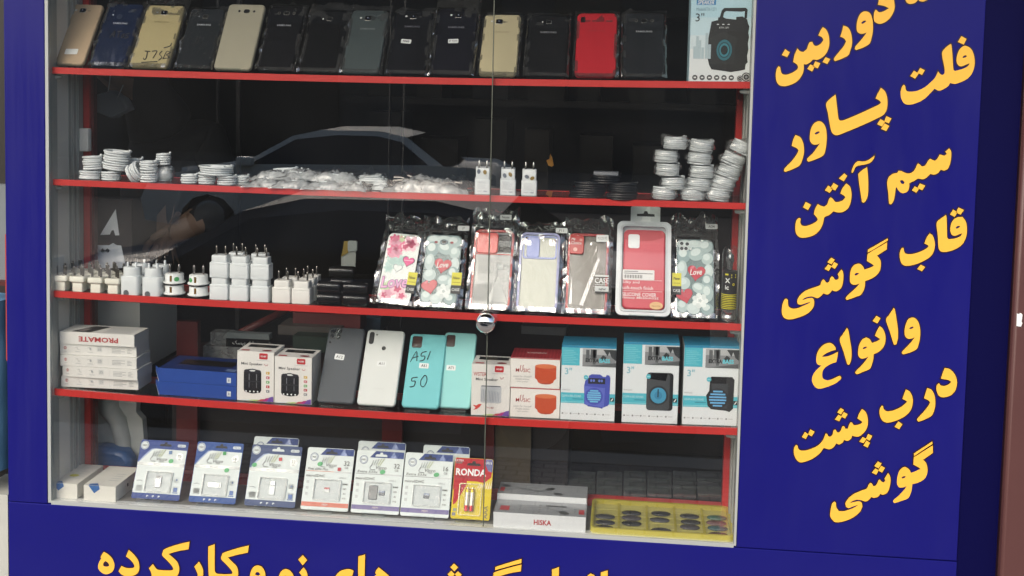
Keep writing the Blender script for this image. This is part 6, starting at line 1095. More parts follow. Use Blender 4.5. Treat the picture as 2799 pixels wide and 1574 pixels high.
for uL, uR, tl, lab in ((672, 796, (679, 1192), 'memory card pack half hidden behind the grey blue flash drive card'), (962, 1094, (971, 1204), 'memory card pack half hidden behind the two purple banded ones, on the left'), (1143, 1272, (1152, 1215), 'memory card pack half hidden behind the 16 GB one')):
    sdcard(lab, uL, uR, tl, '32', 'Extra 533x', '#4f4287', ((.58,.66), None), 'plain', yb=.075)
# batteries
fr, w, h = leaner(4, 1231, 1338, .034, (1247, 1250), .05); root = thing('battery_pack', 'red and yellow card with two AAA batteries under clear plastic, behind the seam', 'batteries', fr.o); t = .0012; e = t+.0003
RR = mat('#b81f29', .6, spec=.3); YY = mat('#e0c824', .6, spec=.3); mb = MB(); slab(mb, fr, rr(0, 0, w, h, .004, 4), 0, t, YY, .0003); poly(mb, fr, [(.0006,h*.46),(w*.10,h*.52),(w*.15,h*.60),(w*.35,h*.62),(w*.62,h*.62),(w*.80,h*.60),(w*.97,h*.70),(w-.0006,h*.95),(w*.97,h-.0006),(w*.03,h-.0006),(.0006,h*.95)], e, RR); poly(mb, fr, [(w*.03,h*.22),(w*.10,h*.25),(w*.35,h*.55),(w*.35,h*.62),(w*.15,h*.60),(w*.03,h*.46)], e*.9, RR)
for q in range(7): poly(mb, fr, [(w*(.62+.055*q), h*.50), (w*(.66+.055*q), h*.52), (w*(.70+.05*q), h*(.60+.012*q))], e*1.2, mat('#f0e3c8', .4))
poly(mb, fr, [(w*.80,h*.905),(w*.88,h*.80),(w*.99,h*.78),(w-.0006,h*.95),(w*.97,h-.0006),(w*.80,h-.0006)], e*1.2, mat('#3a3f86', .35)); text(mb, fr, 'ultra', w*.885, h*.935, .0055, WHITE, e*1.6, w=w*.16); text(mb, fr, 'EXTRA', w*.12, h*.955, .004, WHITE, e*1.3); rect(mb, fr, w*.02, h*.90, w*.20, h*.935, e*1.2, mat('#7d3d3a', .4))
hook(mb, fr, w*.5, h*.90, .0135, e*1.4, mat('#1b0f10', .6)); text(mb, fr, 'RONDA', w*.44, h*.765, .0135, WHITE, e*1.3, w=w*.78, bold=.03); text(mb, fr, 'ALKALINE BATTERY', w*.42, h*.68, .0038, mat('#7c1d24', .4), e*1.3, w=w*.70); text(mb, fr, 'AAA', w*.88, h*.13, .0085, mat('#5b5a2a', .4), e*1.3, rot=math.pi/2, bold=.02); rect(mb, fr, w*.03, h*.05, w*.12, h*.10, e*1.2, mat('#6d7078', .4)); rect(mb, fr, w*.05, h*.12, w*.14, h*.17, e*1.2, mat('#8b8f6f', .4)); mb.build('card', root)
mb = MB(); frame_slab(mb, fr, rr(w*.17, h*.06, w*.76, h*.58, .004, 4), rr(w*.19, h*.072, w*.74, h*.568, .0035, 4), t, t+.0035, mat('#d9c97a', .2, coat=.5)); slab(mb, fr, rr(w*.17, h*.06, w*.76, h*.58, .004, 4), t+.009, t+.0094, clear('blister_plastic', .025), back=False); mb.build('blister', root)
for s in (0, 1):
    mb = MB(); f = Fr(fr(w*(.395+.125*s), h*.13, t+.0052), fr.x, fr.y, fr.z); lathe(mb, f, [(.0046,0),(.0046,h*.09)], mat('#b8272f', .25, .4), 14); lathe(mb, f, [(.0047,h*.0901),(.0047,h*.30)], mat('#d9d2bd', .25, .4), 14); lathe(mb, f, [(.0046,h*.3001),(.0046,h*.355),(.0040,h*.365)], mat('#d8b13a', .25, .5), 14); lathe(mb, f, [(.0018,h*.366),(.0018,h*.385)], STEEL, 10); mb.build('battery', root)
for k, (a, b, y) in enumerate(((378,447,.036),(543,612,.036),(700,765,.036),(845,910,.034),(992,1057,.034),(1125,1190,.033),(1245,1315,.034))): stand(a, b, 4, y, 'clear acrylic stand under the %s card on the cabinet floor from the left' % ORD[k])
# ---- flat boxes with spoon shaped gadgets
SP = mat('#3f4340', .4)
def spoon(mb, ft, x0, y0, x1, y1, r):
    d = V((x1-x0, y1-y0)).normalized(); n_ = V((-d.y, d.x))*.0007; poly(mb, ft, [(x0+n_.x,y0+n_.y),(x0-n_.x,y0-n_.y),(x1-n_.x,y1-n_.y),(x1+n_.x,y1+n_.y)], .0004, mat('#6b6f6c', .4)); poly(mb, ft, ell(x1, y1, r*1.35, r*.8, 18, math.atan2(d.y, d.x)), .0006, SP)
for k, (a, b, y, z0, hh, D) in enumerate(((1358, 1602, .082, .0, .041, .062), (1348, 1600, .014, .0, .0298, .066))):
    fr, w, h = fbox(4, a, b, y, 0, D, dz=z0, hgt=hh); root = thing('gadget_box', ('shrink wrapped grey topped box picturing three round headed sticks, behind', 'shrink wrapped grey topped box with red lettering on its white front, in front')[k], 'box', fr.o, 'flat shrink wrapped boxes beside the tray'); mb = MB()
    box(mb, fr, 0, 0, -D, w, h, 0, mat('#e3e6e6', .4), top=mat('#9da1a3', .25, coat=.4)); ft = Fr(fr(0, h, 0), fr.x, (0,1,0), (0,0,1))
    if k == 1: text(mb, fr, 'HISKA', w*.535, h*.48, .0105, PRED, .0003, w=w*.19, bold=.03)
    rect(mb, ft, w*(.06 if k else .02), .012, w*(.16 if k else .07), .034, .0004, PRED); rect(mb, ft, w*.92, .012, w*.98, .034, .0004, PRED) if k else None
    for q in range(5): rect(mb, ft, w*.28, .010+q*.008, w*.40, .012+q*.008, .0003, mat('#8b9091', .5))
    if k: spoon(mb, ft, w*.52, .040, w*.76, .014, .0085); rect(mb, ft, w*.55, .042, w*.78, .048, .0005, SP); [poly(mb, ft, ell(w*.49, .012+q*.011, .0028, n=10), .0005, mat('#5d6260', .4)) for q in range(4)]
    else: spoon(mb, ft, w*.10, .040, w*.68, .012, .0075); spoon(mb, ft, w*.30, .004, w*.58, .036, .008); spoon(mb, ft, w*.60, .015, w*.08, .042, .007)
    mb.build('carton', root)
# ---- yellow tray of small round things
TRY = mat('#cdc048', .22, coat=.6, var=.08, vscale=30); TR2 = mat('#d2cb7a', .25, coat=.4)
a, b = base(1612, 4, .012), base(2008, 4, .012); ex = (b-a); w = ex.length; ex.normalize(); o = a; D = .135
fr = Fr(o, ex, (0,1,0), (0,0,1)); root = thing('compartment_tray', 'yellow plastic tray with five columns of compartments, in the right corner of the floor', 'tray', o)
mb = MB(); tilt = .045
fr = Fr(o, ex, V((0, 1, tilt)).normalized(), V((0, -tilt, 1)).normalized()); slab(mb, fr, rr(0, 0, w, D, .012, 4), 0, .003, TR2); frame_slab(mb, fr, rr(0, 0, w, D, .012, 4), rr(.006, .006, w-.006, D-.006, .008, 4), .0031, .0115, TRY)
for q in range(1, 5): box(mb, fr, w*q/5-.0025, .0061, .0031, w*q/5+.0025, D-.0061, .0065, TRY)
for q in range(1, 5): 
    for c in range(5): box(mb, fr, w*c/5+.0063 if c == 0 else w*c/5+.0026, .006+(D-.012)*q/5-.0015, .0031, w*(c+1)/5-(.0063 if c == 4 else .0026), .006+(D-.012)*q/5+.0015, .0042, TR2)
mb.build('tray', root)
mb = MB(); slab(mb, fr, rr(.003, .003, w-.003, D-.003, .009, 4), .0118, .0122, clear('tray_lid', .07, (.97,.97,.93), .04, .25, 30, gain=1.4), back=False); mb.build('lid', root)
GR = 'small dark oval pieces lying in the yellow tray'; cs = ['#2c2f33', '#3a3c44', '#43464f', '#25282b', '#4a4750']
place = [(0,0),(0,1),(0,2),(1,1),(1,2),(1,3),(2,0),(2,2),(2,3),(3,1),(3,2),(3,3),(4,0),(4,1),(4,2),(4,3)]
for k, (c, rw) in enumerate(place):
    cx = w*(c+.5)/5 + random.uniform(-.003, .003); cy = .006+(D-.012)*(rw+.5)/5 + random.uniform(-.003, .003); p = fr(cx, cy, .0032)
    col = cs[k % 5] if c < 4 else ('#6f4a4e', '#4d6e78', '#7d5a5e', '#50746a')[rw]
    mb = MB(); lathe(mb, Fr(p, ex*1.38, fr.z, fr.y*-.72), [(.0125,0),(.0142,.0012),(.0138,.0032),(.009,.0048),(.0003,.0052)], mat(col, .25, coat=.3, var=.25, vscale=120), 22)
    props(mb.build('small_disc'), 'dark oval piece in the yellow tray, %s column from left, %s row from front' % (ORD[c], ORD[rw]), 'small piece', GR)
# ================================================================ inside the shop, behind the cabinet
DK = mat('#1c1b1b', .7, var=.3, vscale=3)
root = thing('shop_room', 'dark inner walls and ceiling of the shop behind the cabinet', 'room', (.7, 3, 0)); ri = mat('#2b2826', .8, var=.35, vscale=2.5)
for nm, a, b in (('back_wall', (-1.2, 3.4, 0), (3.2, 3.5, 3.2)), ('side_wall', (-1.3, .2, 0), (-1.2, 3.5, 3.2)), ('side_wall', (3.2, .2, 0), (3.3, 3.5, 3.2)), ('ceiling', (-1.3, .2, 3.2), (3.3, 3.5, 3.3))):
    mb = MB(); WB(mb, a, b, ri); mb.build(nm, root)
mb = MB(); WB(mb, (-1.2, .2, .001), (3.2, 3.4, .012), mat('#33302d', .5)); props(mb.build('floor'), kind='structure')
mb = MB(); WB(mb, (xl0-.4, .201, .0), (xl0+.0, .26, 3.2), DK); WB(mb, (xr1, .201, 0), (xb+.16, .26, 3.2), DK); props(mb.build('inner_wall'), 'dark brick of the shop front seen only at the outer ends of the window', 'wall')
def flat(name, lab, cat, pts, y, m, th=.004, parts=(), group=None):
    """a flat board standing at depth y, its outline read off the photo"""
    q = [P(u, v, y) for u, v in pts]; cx = sum(p.x for p in q)/len(q); zb = min(p.z for p in q); r = thing(name, lab, cat, (cx, y, zb), group)
    def pl(pp, dz, mm, t): 
        w_ = [(p.x, p.z) for p in (P(u, v, y) for u, v in pp)]
        if sum(w_[i-1][0]*w_[i][1]-w_[i][0]*w_[i-1][1] for i in range(len(w_))) < 0: w_ = w_[::-1]
        mb = MB(); slab(mb, Fr((0, y, 0)), w_, dz, dz+t, mm); return mb
    pl(pts, 0, m, th).build('board', r)
    for nm, pp, mm in parts: pl(pp, th+.0004, mm, .001).build(nm, r)
    return r
flat('poster', 'dark poster with white letter shapes behind the left end of the third shelf', 'poster', [(257,545),(362,545),(362,735),(257,735)], .20, mat('#241d20', .6),
     parts=[('lettering', [(277,641),(319,571),(329,642),(318,642),(314,628),(308,629),(303,640)], mat('#f2f4f5', .5, k=.95)), ('lettering', [(260,669),(302,669),(312,663),(322,669),(334,670),(348,731),(260,731)], mat('#e3e8ec', .5, k=.95)), ('dots', [(277,684),(284,677),(291,683),(297,677),(304,684),(297,691),(290,685),(284,691)], mat('#20242c', .6))])
# white cupboard, white chair with blue seat
a, b = P(250, 1010, .25), P(382, 828, .25); mb = MB(); WB(mb, (a.x, .25, a.z), (b.x, .45, b.z), mat('#e6e8df', .6, var=.08)); props(mb.build('white_cupboard'), 'plain off white cupboard behind the pile of white accessory boxes', 'cupboard')
root = thing('plastic_chair', 'white plastic chair with curved arm and blue seat, behind the lower left glass', 'chair', P(320, 1290, .40)); mb = MB(); wc = mat('#eceee4', .55)
o2 = [P(u, v, .27) for u, v in ((255,1086),(385,1086),(383,1120),(400,1140),(404,1200),(396,1300),(255,1300))]; slab(mb, Fr((0,.27,0)), [(p.x, p.z) for p in o2][::-1], 0, .02, wc); mb.build('backrest', root)
mb = MB(); tube(mb, [P(u, v, .245) for u, v in ((296,1085),(300,1120),(322,1150),(335,1200),(340,1260),(342,1320))], [.022,.022,.02,.018,.016,.016], mat('#e2e4da', .5), 10); mb.build('armrest', root)
mb = MB(); c0 = P(312, 1270, .34); sv = [(255,1292),(255,1216),(285,1213),(320,1219),(350,1228),(366,1250),(374,1285)]; slab(mb, Fr((0,.225,0)), [(p.x, p.z) for p in (P(u, v, .225) for u, v in sv)][::-1], -.012, .02, mat('#2f66a6', .35, coat=.3), .012); mb.build('seat', root)
# ---- shopkeeper: turned to the left, mask hung below the ear, arm stretched over the counter
def skin_person(name, lab, loc, J, E, mats, root_j=0, hair=None):
    me = bpy.data.meshes.new(name); vs = [V(p) for p, r in J]; me.from_pydata(vs, E, []); o = bpy.data.objects.new(name, me); COL.objects.link(o)
    sk = o.modifiers.new('skin', 'SKIN'); sk.use_smooth_shade = True; sub = o.modifiers.new('sub', 'SUBSURF'); sub.levels = 2; sub.render_levels = 2
    for k, (p, r) in enumerate(J): me.skin_vertices[0].data[k].radius = (r, r) if not isinstance(r, tuple) else r
    me.skin_vertices[0].data[root_j].use_root = True
    bpy.context.view_layer.update(); dg = bpy.context.evaluated_depsgraph_get(); m2 = bpy.data.meshes.new_from_object(o.evaluated_get(dg)); bpy.data.objects.remove(o)
    for m in mats[0]: m2.materials.append(m)
    for f in m2.polygons: f.material_index = mats[1](f.center); f.use_smooth = True
    o = bpy.data.objects.new(name, m2); COL.objects.link(o); o.location = loc; return props(o, lab, 'person')
JK = mat('#151518', .8, var=.3, vscale=30); SKN = mat('#937560', .55, var=.08, vscale=30); TRO = mat('#101114', .8)
yp = .52
def W(u, v, y=yp): return P(u, v, y)
hd = W(330, 205); nk = W(392, 268); sh = W(455, 345); el = W(610, 560, .55); wr = W(512, 618, .44); hip = W(520, 900, .62)
loc = V((sh.x, yp, 0)); L = lambda p: p - loc
J = [(L(hip), .13), (L(W(495, 650, .60)), .14), (L(W(480, 450, .58)), (.17, .13)), (L(W(455, 350, .56)), (.13, .10)), (L(nk), .058), (L(W(352, 225)), (.078, .09)), (L(W(330, 165)), (.085, .098)), (L(W(335, 110)), .06),
     (L(W(560, 400, .50)), .075), (L(el), .055), (L(W(560, 590, .47)), .042), (L(wr), .030), (L(W(476, 628, .42)), (.034, .02)), (L(W(446, 640, .41)), (.030, .016)),
     (L(W(424, 652, .405)), .0095), (L(W(404, 668, .40)), .0085), (L(W(394, 688, .40)), .007), (L(W(432, 668, .40)), .0095), (L(W(418, 690, .395)), .0085), (L(W(410, 706, .395)), .007), (L(W(444, 676, .40)), .009), (L(W(436, 698, .395)), .008), (L(W(430, 712, .395)), .007), (L(W(456, 676, .405)), .0085), (L(W(452, 700, .40)), .007),
     (L(W(452, 632, .395)), .010), (L(W(432, 640, .385)), .009), (L(W(412, 655, .385)), .0075),
     (L(W(470, 1050, .60)), .095), (L(W(440, 1250, .55)), .075), (L(W(430, 1500, .55)), .06), (L(W(560, 1050, .70)), .09), (L(W(560, 1300, .7)), .07), (L(W(318, 240, .47)), .03)]
E_ = [(0,1),(1,2),(2,3),(3,4),(4,5),(5,6),(6,7),(2,8),(8,9),(9,10),(10,11),(11,12),(12,13),(13,14),(14,15),(15,16),(13,17),(17,18),(18,19),(13,20),(20,21),(21,22),(12,23),(23,24),(12,25),(25,26),(26,27),(0,28),(28,29),(29,30),(0,31),(31,32),(5,33)]
wl = L(W(545, 598, .46)); zneck = L(W(400, 300)).z
def pm(c):
    def ds(e):
        a, b = V(J[e[0]][0]), V(J[e[1]][0]); t = max(0, min(1, (c-a).dot(b-a)/max(1e-9, (b-a).length_squared))); return (c-a-(b-a)*t).length/max(.02, (J[e[0]][1] if not isinstance(J[e[0]][1], tuple) else J[e[0]][1][0]))
    k = min(range(len(E_)), key=lambda q: ds(E_[q])); a, b = E_[k]
    return 2 if (a, b) in ((0,28),(28,29),(29,30),(0,31),(31,32)) else (0 if (a, b) in ((0,1),(1,2),(2,3),(3,4),(2,8),(8,9),(9,10)) else 1)
per = skin_person('person', 'seller in a black jacket with a pale mask, one hand stretched out, behind the glass', loc, J, E_, ([JK, SKN, TRO], pm))
mb = MB(); mk = mat('#aeb8c2', .7); mp = [(256,262),(300,247),(336,268),(350,300),(322,313),(306,323),(256,302)]
slab(mb, Fr((0, .425, 0)), [(p.x, p.z) for p in (P(u, v, .425) for u, v in mp)][::-1], -.035, .004, mk, .003); mko = mb.build('face_mask', None, loc=loc); mko.parent = per; mko.location = (0, 0, 0)
for st in (((302,204),(296,250)), ((337,232),(322,266))):
    mb = MB(); tube(mb, [P(u, v, .42) for u, v in st], .0012, WHITE, 5); s_ = mb.build('mask_string', None, loc=loc); s_.parent = mko; s_.location = (0, 0, 0)
mb = MB(); c = W(345, 118); vs = []; fs = []
for j in range(9):
    for k in range(16):
        th = math.pi*.62*j/8; ph = 2*math.pi*k/16; g = 1+.06*noise.noise(V((j*.7, k*.9, 1))); vs.append(V((c.x+.098*g*math.sin(th)*math.cos(ph)+.012, c.y+.112*g*math.sin(th)*math.sin(ph), c.z+.10*g*math.cos(th)-.01)))
for j in range(8):
    for k in range(16): l = (k+1) % 16; fs.append([j*16+k, j*16+l, (j+1)*16+l, (j+1)*16+k])
mb.add(vs, fs, mat('#0e0c0b', .7), True); h_ = mb.build('hair', None, loc=loc); h_.parent = per; h_.location = (0, 0, 0)
# grey sweep of an inner glass door edge beside the seller
# ---- counter and things on it
a, b = P(470, 985, .24), P(1560, 985, .24)
root = thing('shop_counter', 'dark red edged counter inside the shop, behind the boxed goods', 'counter', ((a.x+b.x)/2, .3, 0)); zc = P(600, 985, .24).z-.004
mb = MB(); WB(mb, (a.x, .24, .012), (b.x, .40, zc-.03), mat('#1a1414', .5)); mb.build('body', root); mb = MB(); WB(mb, (a.x-.01, .235, zc-.03), (b.x+.01, .41, zc), mat('#34110f', .5)); mb.build('top', root)
mb = MB(); p0, p1 = P(655, 912, .30), P(790, 845, .40); tube(mb, [p0, p1], .010, mat('#541815', .5), 4); mb.build('slanted_rail', root)
root = thing('card_holder', 'clear acrylic card holder with a black strip of white Persian letters, on the inner counter', 'holder', P(640, 985, .27)); f = Fr(P(555, 977, .27)); f.o.z = zc+.001; k1 = (P(735, 977, .27)-P(555, 977, .27)).length; mb = MB(); cg = clear('dull_acrylic', .16, (.75,.8,.8), .25, milk=.34)
box(mb, f, 0, 0, -.06, k1*.9, .026, 0, cg); box(mb, f, .005, .0262, -.06, k1*.35, .05, -.03, cg); box(mb, f, k1*.36, .046, -.02, k1, .058, 0, mat('#7c8586', .4)); mb.build('case', root)
mb = MB(); rect(mb, f, k1*.35, .027, k1, .0455, .0006, BLACK); text(mb, f, '\uFB8F\uFBFF\uFEB4\uFBFF\uFE91 \uFEDE\uFBFE\uFE8E\uFE91\uFEEE\uFEE3'[0:] if False else '\uFB8F\uFEB4\uFBFF\uFE91 \uFEDE\uFBFE\uFE8E\uFE91\uFEEE\uFEE3', k1*.66, .036, .011, WHITE, .001, w=k1*.42); mb.build('sign_strip', root)
def ibox(lab, u0, u1, v0, v1, y, d, c, name='storage_box', cat='box'):
    a, b = P(u0, v1, y), P(u1, v0, y); mb = MB(); WB(mb, (a.x, y, a.z), (b.x, y+d, b.z), mat(c, .5, var=.2, vscale=14)); mb_o = mb.build(name); return props(mb_o, lab, cat)
ibox('dull dark green box on the inner counter, left of the charcoal cover', 800, 905, 922, 960, .26, .1, '#22382a'); ibox('grey brown flat box lying on the inner counter under the black chargers', 760, 930, 897, 914, .30, .08, '#4b4540')
ibox('dark red folded cloth on the inner counter below the third shelf', 800, 985, 862, 896, .33, .06, '#5a1a1a', 'folded_cloth', 'cloth'); ibox('grey file box inside the shop, above the charcoal cover', 925, 975, 858, 905, .42, .1, '#4c5354'); ibox('dim blue box inside the shop, above the white cover', 985, 1040, 870, 905, .43, .1, '#1f3c50')
ibox('grey flat box on the inner counter behind the orange speaker boxes', 1425, 1548, 896, 912, .26, .1, '#55575a'); ibox('tan cardboard sheet standing inside, right of the battery card', 1350, 1452, 1165, 1345, .215, .01, '#574c3a', 'cardboard_sheet', 'cardboard')
a, b = P(925, 735, .40), P(975, 655, .40)
root = thing('tape_roll_tag', 'white strap with a yellowed paper tag hanging inside, above the black chargers', 'tag', (b.x, .40, a.z)); mb = MB(); slab(mb, Fr((0,.40,0)), [(p.x, p.z) for p in (P(u, v, .40) for u, v in ((934,729),(972,729),(974,694),(968,665),(958,665),(945,690),(934,700)))], 0, .004, mat('#aeb5b0', .6)); mb.build('strap', root)
mb = MB(); slab(mb, Fr((0,.40,0)), [(p.x, p.z) for p in (P(u, v, .40) for u, v in ((934,701),(953,690),(957,658),(942,658),(940,675)))], .0045, .006, mat('#9a8436', .6)); mb.build('paper_tag', root); mb = MB(); p = P(966, 671, .40); rbox(mb, Fr(p), -.011, -.012, .0045, .011, .012, .010, mat('#a9b3b0', .4), .004); mb.build('buckle', root)
p = P(1505, 455, .45); mb = MB(); slab(mb, Fr((0,.45,0)), [(q.x, q.z) for q in (P(u, v, .45) for u, v in ((1494,438),(1500,452),(1508,455),(1514,452),(1510,432),(1505,419),(1502,434)))][::-1], 0, .006, mat('#d9962f', .5)); props(mb.build('orange_paper'), 'small torn orange paper inside, above the black cable coils', 'paper')
# ---- dark glass compartments low inside at the right
us = (1390, 1470, 1548, 1628, 1702, 1768, 1838, 1905, 1975); CBX = clear('smoky_lid', .09, (.55,.62,.6), .08, .3, 60, milk=.10)
for rw, (yy, vt) in enumerate(((.175, 1352), (.225, 1330), (.275, 1309))):
    for c in range(8):
        a, b = P(us[c]+2, 1372, yy), P(us[c+1]-3, vt, yy); root = thing('lidded_box', 'dark smoky lidded box inside behind the tray, %s row, %s from left' % (('front', 'middle', 'rear')[rw], ORD[c]), 'box', (a.x, yy, ZB+.004), 'dark lidded boxes in rows behind the tray')
        mb = MB(); WB(mb, (a.x, yy, ZB+.004), (b.x, yy+.042, b.z-.006), mat(('#262c2b', '#2f3534', '#1f2524')[(c*2+rw) % 3], .3, coat=.4)); mb.build('body', root); mb = MB(); WB(mb, (a.x-.0006, yy-.0006, b.z-.0058), (b.x+.0006, yy+.0426, b.z), CBX); mb.build('lid', root)
root = thing('inner_glass_door', 'inner glass door with thin grey stiles, dim behind the upper shelves', 'glass door', (.6, .6, .9))
for u, w_ in ((452,.004),(590,.006),(645,.010),(1062,.003),(1100,.004)):
    p = P(u, 330, .62); mb = MB(); WB(mb, (p.x, .62, ZB-.2), (p.x+w_, .63, ztop), mat('#242321' if u > 1000 else '#3a3836', .5)); mb.build('stile', root)
rnd = random.Random(11)
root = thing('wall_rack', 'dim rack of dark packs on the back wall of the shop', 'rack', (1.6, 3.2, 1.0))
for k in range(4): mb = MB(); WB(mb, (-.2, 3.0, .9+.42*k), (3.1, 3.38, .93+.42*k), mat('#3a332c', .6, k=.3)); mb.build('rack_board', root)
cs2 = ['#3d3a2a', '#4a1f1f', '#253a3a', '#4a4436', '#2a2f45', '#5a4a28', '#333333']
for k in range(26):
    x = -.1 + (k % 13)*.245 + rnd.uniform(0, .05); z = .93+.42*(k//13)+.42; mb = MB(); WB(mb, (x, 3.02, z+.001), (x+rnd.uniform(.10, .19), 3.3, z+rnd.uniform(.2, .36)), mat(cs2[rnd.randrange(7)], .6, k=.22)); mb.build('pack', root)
# ================================================================ left edge: what stands beside the shop
ibox('dark doorway edge of the neighbouring shop at the far left', -60, 14, -80, 500, .12, .3, '#15130f', 'doorway_edge', 'doorway'); ibox('grey metal cabinet side at the far left edge', -60, 15, 505, 768, .10, .3, '#70787c', 'metal_cabinet', 'cabinet')
ibox('dark red ledge at the far left edge, above the blue sack', -60, 17, 770, 778, .08, .3, '#4a1517', 'ledge', 'ledge')
a = P(-12, 1060, .12); mb = MB(); vs = []; fs = []
for j in range(17):
    for k in range(12):
        z = j/16; ph = 2*math.pi*k/12; g = 1+.10*noise.noise(V((math.cos(ph)*1.5, math.sin(ph)*1.5, z*7))); vs.append(V((a.x-.03+.062*g*math.cos(ph), a.y+.06*g*math.sin(ph), ZB+.02+z*(P(0, 815, .12).z-ZB-.02))))
for j in range(16):
    for k in range(12): l = (k+1) % 12; fs.append([j*12+k, j*12+l, (j+1)*12+l, (j+1)*12+k])
mb.add(vs, fs, mat('#6fa3cc', .5, var=.2, vscale=20, bump=.5, bscale=40), True); mb.add([vs[-12+k] for k in range(12)], [list(range(12))], mat('#6fa3cc', .5)); props(mb.build('blue_sack'), 'wrinkled blue sack standing at the far left edge', 'sack')
ibox('white plinth under the blue sack at the far left edge', -60, 21, 1352, 1900, .09, .2, '#b9bcb4', 'white_plinth', 'plinth')
mb = MB(); WB(mb, (-7, .5, 0), (xl0-.42, .7, 3.4), mat('#57544e', .85, var=.25, vscale=2)); props(mb.build('neighbour_wall'), 'grey wall of the neighbouring shop, to the left of the picture', 'wall')
mb = MB(); WB(mb, (xb+.17, .1, 0), (8, .3, 3.4), mat('#5b5650', .85, var=.25, vscale=2)); props(mb.build('neighbour_wall'), 'brownish wall to the right of the maroon door frame, outside the picture', 'wall')
# ================================================================ street in front (it lights the window and shows in the glass)
def groundmat():
    m = bpy.data.materials.new('paving'); m.use_nodes = True; t = m.node_tree; b = t.nodes['Principled BSDF']; tc = t.nodes.new('ShaderNodeTexCoord'); br = t.nodes.new('ShaderNodeTexBrick'); br.inputs['Scale'].default_value = 4.2; br.inputs['Color1'].default_value = (.20,.19,.17,1); br.inputs['Color2'].default_value = (.28,.26,.24,1); br.inputs['Mortar'].default_value = (.06,.06,.055,1); br.inputs['Mortar Size'].default_value = .02
    t.links.new(tc.outputs['Object'], br.inputs['Vector']); t.links.new(br.outputs[0], b.inputs['Base Color']); b.inputs['Roughness'].default_value = .8; return m
mb = MB(); mb.add([(-200,-200,-.25),(200,-200,-.25),(200,200,-.25),(-200,200,-.25)], [[0,1,2,3]], mat('#3c3b39', .85, k=1, var=.2, vscale=.6)); props(mb.build('road'), kind='structure')
mb = MB(); WB(mb, (-60, -3.2, -.249), (60, .2, 0), groundmat()); props(mb.build('pavement'), kind='structure')
mb = MB(); WB(mb, (-60, -3.36, -.249), (60, -3.201, .005), mat('#a5a196', .8, var=.2, vscale=3)); props(mb.build('kerb'), kind='structure')
mb = MB(); WB(mb, (-60, -20, -.249), (60, -15.5, 0), mat('#6d6961', .85, var=.2, vscale=1)); props(mb.build('far_pavement'), kind='structure')
root = thing('street_building', 'dark brick building across the street, seen only as a reflection', 'building', (0, -20, 0)); mb = MB(); WB(mb, (-32, -26, 0), (34, -20, 4.3), mat('#4c4d4c', .85, var=.3, vscale=1.5)); mb.build('wall', root)
for k in range(10):
    x = -28+k*6.2; mb = MB(); WB(mb, (x, -20.0, .2), (x+4.6, -19.93, 2.9), mat(('#1d1b19','#26292b','#2b2320')[k % 3], .5)); mb.build('shop_opening', root)
    for s in (0, 1): mb = MB(); WB(mb, (x+.4+2.4*s, -20.0, 3.2), (x+1.7+2.4*s, -19.95, 3.9), mat('#1a1d20', .2)); mb.build('window', root)
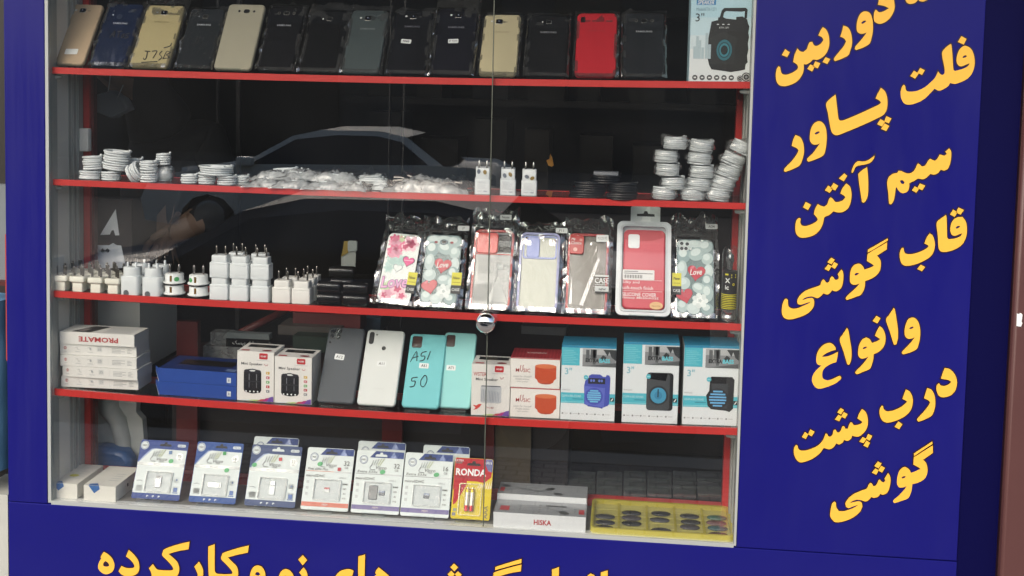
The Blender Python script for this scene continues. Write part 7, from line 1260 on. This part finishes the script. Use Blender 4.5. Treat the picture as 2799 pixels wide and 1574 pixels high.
# cars
def car(lab, x, y, col, grp=None):
    root = thing('parked_car', lab, 'car', (x, y, -.25), 'cars parked along the street, mirrored in the glass'); M_ = mat(col, .4, 0, coat=.3); GL = mat('#0e1214', .06); hw = .84
    body = [(-2.15,.28),(-2.2,.5),(-2.12,.68),(-1.9,.78),(-1.1,.92),(1.45,.98),(2.05,.97),(2.2,.9),(2.22,.5),(2.15,.28),(1.75,.24),(1.7,.42),(1.55,.58),(1.32,.64),(1.1,.58),(.95,.42),(.9,.24),(-.95,.24),(-1.0,.42),(-1.15,.58),(-1.38,.64),(-1.6,.58),(-1.75,.42),(-1.8,.24)]
    f = Fr((x, y, -.25), (1,0,0), (0,0,1), (0,-1,0)); mb = MB(); slab(mb, f, body, 0, hw, M_, .05); slab(mb, Fr((x, y, -.25), (-1,0,0), (0,0,1), (0,1,0)), [(-a, b) for a, b in body][::-1], 0, hw, M_, .05); mb.build('body', root)
    cab = [(-1.05,.93),(-.35,1.34),(.0,1.42),(.75,1.43),(1.1,1.36),(1.62,1.0)]; ins = [.80,.66,.62,.62,.64,.78]
    mb = MB(); vs = [f(a, b, s*i) for s in (1, -1) for (a, b), i in zip(cab, ins)]; mb.add(vs, [[0,1,2,3,4,5], [11,10,9,8,7,6]], M_, False); mb.add(vs, [[2,3,9,8],[1,2,8,7],[3,4,10,9]], M_, True); mb.add(vs, [[0,1,7,6],[4,5,11,10]], GL); mb.build('cabin', root)
    for s in (1, -1):
        ff = f if s == 1 else Fr((x, y, -.25), (1,0,0), (0,0,1), (0,1,0))
        for pp in ([(-.86,.98),(-.30,1.30),(.22,1.365),(.74,1.365),(1.04,1.30),(1.40,1.03)],):
            mb = MB(); pz_ = lambda q: .80-(q-.93)*.36+.004
            vs = [ff(a, b, pz_(b)) for a, b in pp]; mb.add(vs, [list(range(len(vs)))], GL); mb.build('side_window', root)
        mb = MB(); rbox(mb, ff, -.98, .96, .84, -.78, 1.08, .95, M_, .03, .02); mb.build('mirror', root)
        for wx in (-1.37, 1.33):
            mb = MB(); c = ff(wx, .31, .80); fw = Fr(c, ff.x, ff.z, ff.y); lathe(mb, Fr(c, ff.x, ff.z*-1, ff.y), [(.02,-.01),(.2,-.01),(.29,-.005),(.31,.03),(.31,.15),(.29,.18)], mat('#131313', .8), 24); wh = mb.build('wheel', root)
            mb = MB(); lathe(mb, Fr(c, ff.x, ff.z*-1, ff.y), [(.01,-.03),(.06,-.03),(.16,-.014),(.19,-.02),(.2,-.011)], mat('#8d9091', .3, .8), 20); r_ = mb.build('rim', None, loc=c); r_.parent = wh; r_.location = (0,0,0); me = r_.data; off = wloc(wh)
            for v_ in me.vertices: v_.co += c - off
    for s in (1, -1): mb = MB(); WB(mb, (x-2.205, y+s*.5-.18, .42), (x-2.12, y+s*.5+.18, .56), mat('#cfd4d6', .1)); mb.build('headlight', root)
    return root
car('pale silver saloon car across the street, mirrored in the middle of the glass', 0, 0, '#e6e2d6')
car('black saloon car at the near kerb, mirrored low in the left glass', 0, 0, '#66686b')
for o in [o for o in COL.objects if o.name.startswith('parked_car') and o.parent is None]:
    far = 'silver' in o['label']; d = 12.0 if far else 4.55; q = P(590 if far else 330, 600, d); o.location = (q.x+1.37+(.22 if far else 0), -d, -.25)
